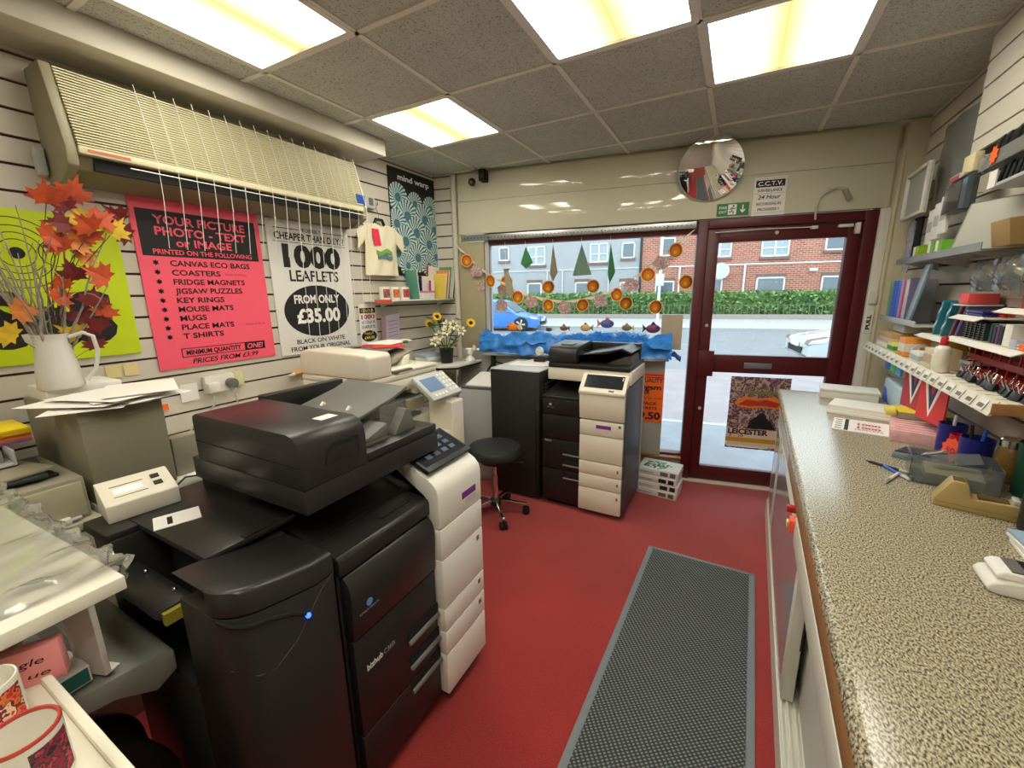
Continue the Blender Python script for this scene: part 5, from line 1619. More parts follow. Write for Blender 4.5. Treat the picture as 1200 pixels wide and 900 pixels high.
# grey tray unit with papers and cables in the corner
t = thing('paper_tray_unit', 'light grey paper feed unit with papers in the window corner', 'tray unit', (-1.985, 2.745, 0), .12)
MB().box(0, .36, 0, .32, .0, .78).build('case', M['lgrey'], t, bev=.006)
MB().prism([(.0, .78), (.34, .84), (.34, .85), (.0, .80)], 'x', .03, .33).build('sloping_tray', M['grey'], t)
MB().prism([(.02, .802), (.32, .856), (.32, .866), (.02, .812)], 'x', .06, .30).build('paper_stack', M['paper'], t)
t = thing('cable_bundle', 'tangled black and grey cables hanging beside the corner table', 'cables', (-2.08, 2.62, 0), 0)
rcb = random.Random(4)
b = MB()
for k in range(9):
    pts = []
    for q in range(9):
        f_ = q / 8
        pts.append((rcb.uniform(-.06, .06) + .05 * math.sin(f_ * 6 + k), rcb.uniform(-.04, .06), .02 + .86 * f_))
    b.tube(pts, .0045, 5, m=k % 3)
b.build('cables', [M['black'], M['grey'], mat('tan_cable', (140, 110, 90), .6)], t)
for z_ in (.6, .62):
    MB().lathe([(.035, -.01), (.05, -.008), (.05, .008), (.035, .01)], (0, 0, 0), 20, loop=True, M=Matrix.Translation((.05, -.03, z_)) @ Matrix.Rotation(R(80), 4, 'X')).build('cable_coil', M['black'], t)
t = thing('extension_lead', 'black cable looping up the wall behind the finisher top', 'cable', FW(-1.95, -.04, .6), FA)
MB().tube([(-.1, 0, -.1), (-.1, 0, .1), (-.06, 0, .26), (.0, 0, .34), (.08, 0, .32), (.11, 0, .2), (.1, 0, .0)], .008, 8).build('flex', M['black'], t)
MB().box(-.02, .02, -.03, .0, .3, .40).build('plug', M['black'], t, bev=.005)
t = thing('window_figurine', 'pink and white ornament on the low shelf end by the window jamb', 'ornament', FW(-2.12, -.09, 1.036), FA)
MB().lathe([(.02, 0), (.026, .01), (.02, .03), (.012, .05), (.001, .06)], (0, 0, 0), 14).build('body', M['ceramic'], t)
MB().ball((0, 0, .066), .015, n=8).build('head', mat('pink_ornament', (210, 130, 120), .5), t)

# ------------------------------------------------------------------ workbench and boxes on the left
t = thing('workbench', 'white-edged workbench along the left wall under the jug and beige box', 'workbench', (XL + .016, 1.02, 0), LW)
MB().box(-.54, .50, -.56, 0, .80, .835).build('bench_top', M['white'], t, bev=.003)
MB().box(-.53, .49, -.55, -.02, .76, .80).build('apron', M['greybeige'], t)
for x_ in (-.5, .46):
    MB().box(x_ - .02, x_ + .02, -.54, -.50, 0, .76).build('leg', M['greybeige'], t)
    MB().box(x_ - .02, x_ + .02, -.06, -.02, 0, .76).build('leg', M['greybeige'], t)
t = thing('beige_cabinet_box', 'tall plain beige equipment box under the jug of autumn leaves', 'box', (-1.90, .483, .836), LW)
MB().box(0, .235, 0, .535, 0, .339).build('case', mat('putty_case', (146, 140, 116), .55), t, bev=.006)
MB().box(.0, .235, -.0015, 0, .30, .302).build('lid_seam', M['greybeige'], t)
tag(MB().box(0, .12, -.06, .0, 0, .16).build('beige_speaker_box', M['greybeige'], loc=(-2.0, .735, .836), rotz=LW, bev=.005), 'small plain beige box beside the tall beige box on the bench', 'box')
rp_ = random.Random(8)
for k in range(7):
    lb = ['bottom sheet of the loose papers on the tall beige box', 'second sheet fanned out over the tall beige box', 'third sheet fanned out over the tall beige box', 'fourth sheet fanned out over the tall beige box', 'fifth sheet of the loose papers under the jug', 'sixth sheet of the loose papers under the jug', 'uppermost loose sheet beside the jug'][k]
    dx, dy, a = [(-2.03, .60, 80), (-2.0, .56, 60), (-1.99, .68, 100), (-2.02, .55, 120), (-2.02, .64, 85), (-2.0, .61, 110), (-2.0, .70, 70)][k]
    bend = rp_.uniform(.0, .02)
    tag(MB().grid(lambda u, v: ((u - .5) * .21, (v - .5) * .297, -.05 * bend * 0 - .006 * math.sin(v * PI) * bend * 10), 2, 6, thick=.0012).build('loose_paper', M['paper'], loc=(dx, dy, 1.177 + .0055 * k), rotz=R(a)), lb, 'paper', 'loose papers under the jug')
t = thing('paper_pile', 'neat pile of pale papers raising the jug on the beige box', 'paper pile', (-2.27, .60, 1.1755), LW)
MB().box(-.105, .11, -.07, .14, 0, .046).build('sheets', M['paper'], t, bev=.002)
# enamel jug with twigs and maple leaves
t = thing('jug_of_leaves', 'white enamel jug holding bare twigs and artificial maple leaves', 'jug', (-2.22, .545, 1.2225), 0)
jm = mat('white_enamel', (206, 204, 196), .4)
MB().lathe([(.001, .004), (.062, 0), (.065, .005), (.060, .06), (.052, .12), (.047, .165), (.046, .19), (.05, .20), (.047, .20), (.043, .19), (.044, .16), (.05, .1), (.001, .02)], (0, 0, 0), 36).build('jug_body', jm, t)
MB().prism([(-.02, .20), (.0, .203), (.02, .20), (.012, .17), (.0, .16), (-.012, .17)], 'y', 0, .006, M=Matrix.Translation((-.03, -.048, 0)) @ Matrix.Rotation(.6, 4, 'Z')).build('spout', jm, t, bev=.001)
MB().tube([(.03, .04, .185), (.045, .075, .20), (.055, .10, .185), (.055, .105, .13), (.05, .09, .06), (.042, .058, .02)], .007, 8).build('handle', jm, t)
rt = random.Random(31)
b = MB()
for k in range(26):
    a, lean = rt.uniform(-PI, PI), rt.uniform(.05, .36)
    L = rt.uniform(.2, .52)
    pts = [Vector((rt.uniform(-.02, .02), rt.uniform(-.02, .02), .06))]
    dirv = Vector((math.cos(a) * lean, math.sin(a) * lean, 1)).normalized()
    for q in range(7):
        dirv = (dirv + Vector((rt.uniform(-.16, .16), rt.uniform(-.16, .16), rt.uniform(-.05, .1)))).normalized()
        pts.append(pts[-1] + dirv * (L + .12) / 7)
    for q in pts:
        q.x = max(q.x, -.215)
    b.tube(pts, .005, 5, r1=.0015)
    e = pts[rt.randint(3, 6)]
    p2 = e + Vector((rt.uniform(-.05, .05), rt.uniform(-.05, .05), rt.uniform(.02, .07)))
    p2.x = max(p2.x, -.215)
    b.tube([e, (e + p2) / 2 + Vector((.004, .003, .004)), p2], .002, 4, r1=.001)
tw = b.build('twigs', mat('twig_grey', (150, 140, 128), .8, noise=.2, nscale=60), t)
def maple(b, c, up, face, s, m):
    up = Vector(up).normalized()
    face = Vector(face)
    face = (face - up * face.dot(up)).normalized()
    sd = up.cross(face)
    half = [(0, -.25), (.12, -.2), (.42, -.28), (.36, -.1), (.75, .05), (.52, .16), (.62, .42), (.34, .34), (.22, .42), (.24, .66), (.1, .6), (0, 1.0)]
    pts = half + [(-x, y) for x, y in half[-2:0:-1]]
    P = [Vector(c) + sd * x * s + up * y * s + face * (.12 * s * abs(x) - .06 * s * y * y) for x, y in pts]
    ctr = Vector(c) + up * .12 * s
    n = len(P)
    vs = [ctr] + P
    b.add(vs + [v - face * .0012 for v in vs], [(0, 1 + i, 1 + (i + 1) % n) for i in range(n)] + [(n + 1, n + 2 + (i + 1) % n, n + 2 + i) for i in range(n)] + [(1 + i, n + 2 + i, n + 2 + (i + 1) % n, 1 + (i + 1) % n) for i in range(n)], m)
lm = [mat('leaf_orange', (184, 66, 14), .55, noise=.3, nscale=40), mat('leaf_red', (112, 14, 20), .55, noise=.3, nscale=40), mat('leaf_yellow', (222, 186, 44), .55, noise=.15, nscale=40), mat('leaf_amber', (186, 104, 24), .55, noise=.3, nscale=40)]
LV = [((0.02, 0.073, 0.673), .09, 0), ((0.02, 0.143, 0.694), .1, 0), ((0.02, 0.12, 0.655), .07, 1), ((0.02, 0.159, 0.613), .085, 2), ((0.05, 0.191, 0.615), .085, 0), ((0.05, 0.257, 0.633), .08, 1), ((0.05, 0.229, 0.576), .085, 2), ((0.05, 0.271, 0.571), .08, 1), ((0.02, 0.103, 0.594), .075, 1), ((0.02, 0.05, 0.544), .085, 0), ((0.02, 0.151, 0.556), .1, 0), ((0.02, 0.12, 0.53), .09, 3), ((0.02, 0.129, 0.482), .08, 3), ((0.02, 0.1, 0.409), .085, 1), ((0.05, 0.172, 0.404), .095, 0), ((0.02, 0.04, 0.326), .07, 0), ((0.02, 0.06, 0.371), .06, 0), ((0.05, 0.124, 0.31), .08, 1), ((0.05, 0.15, 0.268), .075, 0), ((0.02, 0.083, 0.246), .08, 1), ((0.05, 0.13, 0.218), .08, 1), ((0.02, 0.064, 0.192), .08, 2), ((0.05, 0.103, 0.147), .065, 1), ((0.02, -0.066, 0.284), .08, 3), ((0.02, -0.095, 0.207), .08, 2), ((0.05, 0.164, 0.585), .085, 0), ((0.02, 0.08, 0.51), .08, 0)]
for k, (c, s, m) in enumerate(LV):
    b = MB()
    a = rt.uniform(-1.6, 1.6)
    maple(b, c, (.15 * rt.uniform(-1, 1), math.sin(a), math.cos(a)), (1, -.45 + rt.uniform(-.3, .3), rt.uniform(-.2, .3)), s * .86, 0)
    b.build('maple_leaf', lm[m], t, smooth=False)
b = MB()
for k, (c, s, m) in enumerate(LV[::2]):
    b.tube([(0.01, .01, .18), (c[0] * .5, c[1] * .4, c[2] * .7), (c[0] - .004, c[1], c[2])], .0015, 4)
b.build('leaf_stalks', mat('stalk_brown', (70, 50, 36), .8), t)

# stacked computer boxes, folders and papers at the left edge
t = thing('drawer_cabinet', 'low beige drawer cabinet left of the bench with ledge top', 'cabinet', (-1.85, -.04, 0), LW)
MB().box(0, .505, .02, .55, 0, .80).build('body', M['greybeige'], t, bev=.006)
MB().box(-.005, .51, -.01, .58, .80, .828).build('ledge_top', M['beige'], t, bev=.004)
MB().box(.01, .495, .0, .02, .42, .655).build('drawer_front', M['beige'], t, bev=.004)
MB().box(.01, .495, .0, .02, .665, .79).build('drawer_front', M['beige'], t, bev=.004)
t = thing('desktop_computer', 'old beige desktop computer case lying on the drawer cabinet', 'computer', (-1.87, .0, .829), LW)
MB().box(0, .455, 0, .42, 0, .142).build('case', M['greybeige'], t, bev=.005)
MB().box(.01, .445, -.008, .0, .012, .13).build('front_bezel', M['beige'], t, bev=.004)
MB().box(.29, .34, -.009, -.008, .075, .082).build('badge', M['grey'], t)
t = thing('mains_adaptor', 'small white plastic adaptor lying on the cabinet ledge', 'adaptor', (-1.845, .37, .829), LW)
MB().box(-.03, .03, -.0, .02, 0, .024).build('case', M['white'], t, bev=.004)
MB().cyl((.03, .01, .012), (.055, .01, .012), .006, n=10).build('strain_relief', M['lgrey'], t)
# trays and loose things on the desktop case
for k, (dy, dz, a, m, lb) in enumerate(((.30, .0, 6, M['soft'], 'black plastic wallet lying on the old desktop computer'), (.27, .012, -8, mat('dark_green_folder', (40, 56, 48), .5), 'dark green folder on the old desktop computer'), (.30, .024, 12, M['greybeige'], 'grey card folder on top of the dark folders'))):
    tag(MB().box(-.12, .12, -.0, .27, 0, .010).build('document_folder', m, loc=(-1.93, dy, .9725 + dz), rotz=LW + R(a), bev=.002), lb, 'folder', 'dark folders on the old computer')
tag(MB().box(-.03, .03, -.03, .03, 0, .01).build('note_pad', M['paper'], loc=(-1.905, .415, .9725), rotz=.5, bev=.001), 'small white pad at the corner of the old computer', 'note pad') if False else None
t = thing('letter_tray', 'pale plastic letter tray above the dark folders', 'letter tray', (-2.06, .12, 1.012), LW)
MB().box(-.16, .24, 0, .30, 0, .006).box(-.16, .24, .294, .30, .006, .05).box(-.16, -.154, 0, .30, .006, .05).box(.234, .24, 0, .30, .006, .05).build('tray', M['lgrey'], t, bev=.001)
cl_ = [('mauve', (150, 110, 150)), ('salmon', (230, 120, 90)), ('orange', (240, 150, 30)), ('amber', (244, 176, 20)), ('yellow', (244, 214, 30))]
tag(MB().box(-.12, .12, 0, .20, 0, .042).build('card_box', M['greybeige'], loc=(-2.10, .22, 1.0185), rotz=LW, bev=.003), 'flat grey card box in the letter tray under the coloured paper', 'box')
for k, (nm, c) in enumerate(cl_):
    tag(MB().box(-.15, .14, 0, .20, 0, .010).build('coloured_paper_pack', mat(nm + '_paper', c, .7), loc=(-2.16 + .004 * k, .285, 1.061 + .0105 * k), rotz=LW + R(2 * (k % 3) - 2), bev=.001), f'{nm} paper pack in the coloured stack at the left edge', 'paper pack', 'coloured paper stack')

# ------------------------------------------------------------------ near table with mugs, pink block and bagged prints
t = thing('side_table', 'cream table with raised lip in the near corner under the mugs', 'table', (-1.40, -.12, 0), 0)
MB().box(-.40, .75, -.30, .262, .82, .85).build('table_top', M['cream'], t, bev=.003)
MB().box(-.40, .75, .262, .276, .82, .862).build('raised_lip', M['cream'], t, bev=.003)
for x_ in (-.37, .7):
    MB().box(x_ - .02, x_ + .02, .2, .24, 0, .82).build('leg', M['greybeige'], t)
    MB().box(x_ - .02, x_ + .02, -.28, -.24, 0, .82).build('leg', M['greybeige'], t)
t = thing('mug', 'white photo mug with red rim nearest the camera', 'mug', (-.846, .080, .8505), 0, 'mugs on the near table')
mug_parts(t, .0415, .096, M['ceramic'], [(-.1, 1.1, .012, .082, multi_noise('mug_photo_red', [(40, 30, 40), (150, 30, 60), (70, 50, 60), (200, 60, 80), (30, 24, 30)], 70, detail=3))], mat('red_glaze', (186, 70, 60), .25), hang=3.4)
t = thing('mug', 'white mug with red and orange print, second from the camera', 'mug', (-1.012, .073, .8505), 0, 'mugs on the near table')
mug_parts(t, .0415, .096, M['ceramic'], [(-.6, 1.0, .004, .086, multi_noise('mug_photo_bright', [(200, 50, 50), (230, 120, 60), (120, 30, 40), (240, 200, 170), (190, 60, 60)], 60, detail=2))], None, hang=3.4)
t = thing('sticky_note_block', 'pink note block standing on the near table with handwriting', 'note block', (-1.092, .138, .8505), R(62))
MB().box(-.055, .045, -.012, .012, 0, .075).build('pad', mat('pink_notes', (236, 150, 150), .8), t, bev=.001)
txt('gle', t, .005, .042, .014, M['ink'], .035, y=-.0128, shear=.25)
txt('ue', t, .012, .016, .011, M['ink'], .03, y=-.0128, shear=.25)
t = thing('white_carton', 'small white carton with teal end lying beside the pink notes', 'carton', (-1.15, .15, .7425), R(4))
MB().box(-.09, .0, .0, .07, 0, .04).build('carton', M['paper'], t, bev=.002)
MB().box(.0002, .0012, .004, .066, .004, .036).build('teal_end', mat('teal_carton', (30, 110, 100), .5), t)
t = thing('standing_card', 'narrow white card standing upright between the pink notes and the copier tray', 'card', (-1.17, .226, .7425), R(20))
MB().box(-.045, .03, .0, .012, 0, .17).box(-.045, .03, .012, .03, 0, .004).build('card', M['paper'], t, bev=.001)
t = thing('storage_box', 'brown storage box on the near table underneath the bagged paper', 'box', (-1.50, -.02, .8505), 0)
MB().box(-.28, .27, -.10, .12, 0, .098).build('box', mat('brown_store_box', (150, 128, 96), .7), t, bev=.003)
t = thing('bin_bag', 'dark plastic refuse bag slumped on the floor under the copier exit tray', 'bag', (-1.31, .172, 0), 0)
MB().grid(lambda u, v: ((.27 + .02 * math.sin(v * 40 + u * 9) + .012 * math.sin(v * 71)) * math.sin(PI * min(1, u * 1.02)) ** .55 * math.cos(v * 2 * PI) * .95, (.20 + .015 * math.sin(v * 50 + u * 7)) * math.sin(PI * min(1, u * 1.02)) ** .55 * math.sin(v * 2 * PI) * .85, .002 + .56 * u), 26, 48).build('bag_skin', mat('black_refuse_sack', (34, 26, 24), .4), t)
t = thing('bagged_prints', 'thick pack of white paper in a crinkled clear plastic bag at the left', 'bag', (-1.40, .125, .962), R(2))
MB().box(-.40, .352, -.16, .142, .002, .032).build('paper_block', mat('paper_block', (226, 222, 206), .7), t, bev=.003)
def bag(u, v):
    a = v * 2 * PI
    x_ = -.43 + .745 * u
    ry, rz = .165, .022 + .010 * math.sin(u * PI) ** .5
    ca, sa = math.cos(a), math.sin(a)
    sq = (abs(ca) ** 4 + abs(sa) ** 4) ** -.25          # squarish section
    up = .5 + .5 * sa
    rump = .35 + 1.1 * max(0, (u - .72) / .28) + .9 * max(0, ca) ** 3
    w_ = rump * (.005 * math.sin(u * 37 + a * 3) + .004 * math.sin(u * 61 - a * 5 + 1) + .0035 * math.sin(a * 9 + u * 15))
    return (x_ + .008 * math.sin(a * 4 + u * 5), ca * sq * ry + w_ * .8, .022 + sa * sq * rz + w_ * up + .07 * up * max(0, ca) ** 2 * (1 - u) ** 2)
MB().grid(bag, 60, 56).build('clear_bag', M['film'], t)
# ------------------------------------------------------------------ counter along the right (its own frame: u from the front edge inwards, v along the room)
CA = -.0295
def CW(u, v, z=0.0):
    return (.1876 + u * math.cos(CA) - v * math.sin(CA), u * math.sin(CA) + v * math.cos(CA), z)
t = thing('shop_counter', 'long speckled beige laminate shop counter top with rounded front edge', 'counter', CW(0, 0, 0), CA)
nose = [(.0, .875), (.003, .889), (.010, .897), (.02, .90), (.62, .90), (.62, .856), (.012, .856), (.003, .862)]
MB().prism([(x, z) for x, z in nose], 'y', -.45, 3.19).build('worktop', M['laminate'], t, bev=.0)
MB().prism([(.008, .79), (.004, .80), (.004, .845), (.008, .855), (.035, .855), (.035, .79)], 'y', -.45, 2.05).build('wooden_trim', M['wood'], t, bev=.003)
t = thing('counter_cabinet', 'white counter cabinet with sliding doors and ribbed bottom track', 'cabinet', CW(0, 0, 0), CA)
M['cabwhite'] = mat('cabinet_white', (214, 212, 200), .45)
MB().box(.004, .06, -.45, 1.58, .70, .788).box(.026, .06, 1.58, 3.18, .70, .788).box(.036, .06, 2.05, 3.18, .788, .855).build('top_rail', M['cabwhite'], t, bev=.002)
MB().box(.10, .60, -.44, 3.17, .03, .12).box(.55, .60, -.44, 3.17, .12, .855).box(.12, .60, 3.15, 3.18, .12, .855).box(.12, .60, -.44, -.41, .12, .855).build('carcass', M['cabwhite'], t, bev=.002)
b = MB().box(.018, .10, -.45, 3.18, .0, .112)
for k in range(4):
    b.box(.022 + k * .02, .030 + k * .02, -.45, 3.18, .112, .122)
b.build('door_track', M['cabwhite'], t)
MB().box(.080, .096, -.40, 1.62, .122, .70).build('sliding_door', M['cabwhite'], t, bev=.002)
for va, vb in ((1.50, 2.72), (2.78, 3.17)):
    q = MB().box(.024, .062, va, vb, .124, .70).build('sliding_door', M['cabwhite'], t, bev=.003)
    MB().box(.0235, .024, va + .05, vb - .05, .16, .66).build('grey_door_panel', mat('grey_glass_panel', (150, 150, 152), .15), q)
    MB().box(.058, .0635, va - .0015, va + .001, .34, .52).build('finger_slot', M['ink'], q)
for k, (v, m, lb) in enumerate(((1.72, M['red'], 'small red sticker clip under the counter edge'), (1.60, mat('coral_tab', (250, 96, 70), .6), 'coral orange tag stuck under the counter edge'), (1.655, mat('lime_tab', (214, 214, 110), .6), 'pale yellow tag stuck between red and coral tags'))):
    tag(MB().box(-.012, .02, -.022 if k == 1 else -.014, .022 if k == 1 else .014, 0, .045 if k == 1 else .02).build('price_tab', m, loc=CW(.002 if k != 2 else .0, v, .725 if k == 1 else (.74 if k == 0 else .712)), rotz=CA, bev=.001), lb, 'tag', 'tags under the counter edge')

CT = .9006
def on(name, label, cat, u, v, rot=0, group=None, z=CT):
    return thing(name, label, cat, CW(u, v, z), rot, group)
# far end papers
t = on('document_box', 'long flat white box lying across the far end of the counter', 'box', .235, 3.09, R(-8))
MB().box(-.02, .25, -.06, .10, 0, .045).build('box_base', M['white'], t, bev=.003)
MB().box(-.025, .255, -.065, .105, .045, .06).build('box_lid', M['paper'], t, bev=.003)
for k in range(3):
    tag(MB().box(-.135, .135, -.095, .095, 0, .0145).build('white_pad', M['paper'], loc=CW(.36 + .004 * (k % 2), 2.72 + .003 * k, CT + .015 * k), rotz=R(-20 + k), bev=.001), ['lowest of three white pads stacked on the counter', 'middle of three white pads stacked on the counter', 'top one of three white pads stacked on the counter'][k], 'pad', 'white pads on the counter')
t = on('leaflet', 'white leaflet with red and black price print lying on the counter', 'leaflet', .305, 2.44, R(-12))
MB().box(-.105, .105, -.11, .11, 0, .004).build('sheet', M['paper'], t)
MB().box(-.06, -.045, -.105, .10, .004, .0044).build('black_band', M['ink'], t)
FLAT = Matrix.Rotation(R(-90), 4, 'X')
for k in range(2):
    txt('1000', t, .03, -.045 + k * .06, .035, M['inkred'], .085, y=-.0046, bold=.04, M=FLAT)
txt('LEAFLETS', t, .03, -.075, .018, M['purple'], .1, y=-.0046, bold=.02, M=FLAT)
b = MB()
for k in range(5):
    b.box(-.095, -.07, -.09 + k * .04, -.075 + k * .04, .004, .0043)
b.build('print_marks', M['grey'], t)
# pink forms with yellow booklet on top
t = on('forms_stack', 'thick stack of pink printed forms on the counter under a yellow booklet', 'paper stack', .49, 2.42, R(-14))
MB().box(-.085, .10, -.17, .16, 0, .05).build('forms', mat('pink_forms', (222, 176, 176), .75, noise=.14, nscale=30), t, bev=.002)
b = MB()
for k in range(7):
    b.box(-.07, .085, -.15 + k * .042, -.143 + k * .042, .05, .0506)
b.build('red_print', mat('red_form_print', (206, 110, 116), .7), t)
t = on('booklet_pad', 'thick pad with yellow cover lying on the pink forms', 'pad', .52, 2.53, R(-8), z=CT + .0515)
MB().box(-.075, .10, -.06, .075, 0, .03).build('pages', M['greybeige'], t, bev=.001)
MB().box(-.077, .102, -.062, .077, .030, .034).build('yellow_cover', M['yellow'], t)
MB().lathe([(.018, -.02), (.022, -.018), (.022, .018), (.018, .02)], (0, 0, 0), 16, loop=True, M=Matrix.Translation((-.10, -.03, .026)) @ Matrix.Rotation(R(80), 4, 'Y')).build('tape_roll', mat('pale_yellow_tape', (226, 214, 90), .4), t)
t = on('loose_note', 'loose pale pink note leaning at the back of the counter', 'note', .55, 2.70, R(20))
MB().box(-.05, .05, -.05, .05, .06, .064, M=Matrix.Rotation(.35, 4, 'X')).box(-.004, .004, -.004, .004, 0, .06).build('sheet', mat('pale_pink_sheet', (236, 214, 222), .8), t)
# business card box
t = on('card_box', 'small grey card box holding printed cards with yellow lettering', 'card box', .385, 2.07, R(-35))
MB().prism([(-.03, 0), (.10, 0), (.10, .035), (-.03, .022)], 'y', -.05, .05).build('box', mat('slate_card', (120, 132, 142), .5), t, bev=.002)
MB().prism([(-.025, .0235), (.095, .036), (.095, .039), (-.025, .0265)], 'y', -.045, .045).build('dark_cards', mat('navy_print', (40, 44, 66), .5), t)
b = MB()
for k in range(3):
    b.prism([(-.01 + k * .035, .0265 + .0036 * k), (.012 + k * .035, .0292 + .0036 * k), (.012 + k * .035, .0302 + .0036 * k), (-.01 + k * .035, .0275 + .0036 * k)], 'y', -.035, .03)
b.build('yellow_print', M['yellow'], t)
MB().box(-.03, .03, -.02, .02, .0, .003, M=Matrix.Translation((.08, -.03, .05)) @ Matrix.Rotation(-.5, 4, 'Y')).build('price_card', M['paper'], t)
MB().box(-.018, .018, -.011, .011, .003, .0036, M=Matrix.Translation((.08, -.03, .05)) @ Matrix.Rotation(-.5, 4, 'Y')).build('red_price', M['inkred'], t)
t = on('orange_price_star', 'fluorescent orange star price card standing at the back of the counter', 'price card', .505, 2.07, R(-60))
star = [(math.cos(2 * PI * k / 20) * (.042 if k % 2 else .034), .05 + math.sin(2 * PI * k / 20) * (.046 if k % 2 else .038)) for k in range(20)]
MB().prism(star, 'y', -.001, .001).build('star_card', mat('fluo_coral', (255, 96, 64), .6), t)
txt('50p', t, 0, .035, .022, M['inkred'], .045, y=-.0016, bold=.03)
MB().box(-.01, .01, -.012, .012, 0, .006).build('foot', M['acrylic'], t)
# clear box
t = on('clear_box', 'open clear plastic box of oddments behind the tape dispenser', 'box', .425, 1.86, R(-12))
b = MB()
x0, x1, y0, y1, h_ = -.09, .12, -.075, .075, .085
b.box(x0, x1, y0, y1, 0, .003).box(x0, x0 + .003, y0, y1, .003, h_).box(x1 - .003, x1, y0, y1, .003, h_).box(x0 + .003, x1 - .003, y0, y0 + .003, .003, h_).box(x0 + .003, x1 - .003, y1 - .003, y1, .003, h_)
b.build('box_shell', M['acrylic'], t)
MB().box(-.05, .09, -.05, .05, .006, .04, M=Matrix.Rotation(.1, 4, 'X')).build('contents', M['greybeige'], t, bev=.003)
MB().box(-.06, .06, -.04, .0, 0, .004, M=Matrix.Translation((.02, .03, .085)) @ Matrix.Rotation(.7, 4, 'X') @ Matrix.Rotation(.3, 4, 'Z')).build('clear_lid', M['acrylic'], t)
# tape dispenser
t = on('tape_dispenser', 'mustard beige desktop tape dispenser on the counter', 'tape dispenser', .345, 1.655, R(-14))
td = mat('mustard_plastic', (172, 150, 96), .45)
MB().prism([(.0, 0), (.0, .02), (.028, .078), (.034, .085), (.058, .085), (.066, .078), (.074, .045), (.082, .04), (.165, .046), (.172, .042), (.172, 0)], 'y', -.03, .03).build('body', td, t, bev=.003)
MB().box(.09, .15, -.018, .018, .040, .0472).build('well', mat('tape_well', (86, 64, 30), .6), t)
MB().box(.034, .058, -.018, .018, .08, .0862).build('front_slot', mat('tape_slot', (96, 76, 40), .6), t)
MB().box(.004, .172, -.0306, .0306, .014, .016).build('base_line', mat('tape_line', (150, 124, 62), .5), t)
MB().box(.155, .168, -.02, .02, .045, .058).build('cutter', M['lgrey'], t, bev=.001)
for k, (u, v, a, m, lb) in enumerate(((.30, 1.86, 20, 'blue', 'blue ballpoint pen lying on the counter by the clear box'), (.285, 1.80, -30, 'white', 'white ballpoint pen lying on the counter by the tape dispenser'), (.29, 1.90, 55, 'ink', 'black ballpoint pen lying nearest the card box on the counter'))):
    t = on('ballpoint_pen', lb, 'pen', u, v, R(a), 'loose pens on the counter', CT + .0055)
    MB().cyl((0, -.065, 0), (0, .05, 0), .005, n=10).cyl((0, .05, 0), (0, .065, 0), .005, .0012, n=10).build('barrel', M[m], t)
    MB().cyl((0, -.072, 0), (0, -.035, 0), .0053, n=10).box(-.0015, .0015, -.068, -.035, .005, .0075).build('pen_cap', M['lgrey'], t)
# black organiser with tools
t = on('desk_organiser', 'round black desk organiser holding pens and scissors', 'organiser', .565, 1.515, 0)
MB().lathe([(.001, .0), (.078, .0), (.088, .01), (.09, .10), (.086, .105), (.082, .10), (.078, .012), (.001, .012)], (0, 0, 0), 32).build('tub', M['black'], t)
MB().box(-.08, .08, -.003, .003, .012, .10).box(-.003, .003, -.08, .08, .012, .10).build('dividers', M['black'], t)
MB().tube([(-.03, .02, .02), (-.05, .03, .18), (-.055, .035, .21)], .007, 8).tube([(-.02, .04, .02), (-.03, .05, .16), (-.02, .06, .20)], .006, 8).build('black_pens', M['black'], t)
for k, (x, y, m, h_) in enumerate(((.03, -.03, M['yellow'], .15), (.05, .02, M['yellow'], .13), (-.04, -.04, M['white'], .17), (.02, .05, M['navy'], .2), (.0, -.05, M['steel'], .16))):
    q = MB().tube([(x * .6, y * .6, .015), (x, y, h_)], .006, 8).build('pen', m, t)
    MB().ball((x, y, h_), .0075, n=6).build('pen_cap', M['ink'] if k % 2 else m, q)
for sg in (-1, 1):
    MB().lathe([(.014, -.004), (.022, -.003), (.022, .003), (.014, .004)], (0, 0, 0), 18, loop=True, M=Matrix.Translation((.03 + sg * .02, -.055, .135)) @ Matrix.Rotation(R(80), 4, 'X')).build('scissor_handle', M['soft'], t)
MB().prism([(-.005, .02), (.005, .02), (.003, .12), (-.003, .12)], 'y', -.001, .001, M=Matrix.Translation((.03, -.045, 0))).build('scissor_blade', M['steel'], t)
# tall black stand with cables behind organiser
t = on('desk_lamp_stand', 'tall black stand with clamps behind the desk organiser', 'stand', .60, 1.68, 0)
MB().lathe([(.001, 0), (.05, 0), (.05, .012), (.012, .02), (.001, .02)], (0, 0, 0), 24).build('foot', M['black'], t)
MB().tube([(0, 0, .015), (-.005, 0, .12), (.0, .01, .24)], .011, 10).build('stem', M['black'], t)
MB().box(-.05, .05, -.03, .03, .18, .235).build('head', M['soft'], t, bev=.01)
MB().tube([(-.05, 0, .15), (-.02, -.03, .165), (.05, -.03, .15)], .004, 6).build('wire_arm', M['steel'], t)
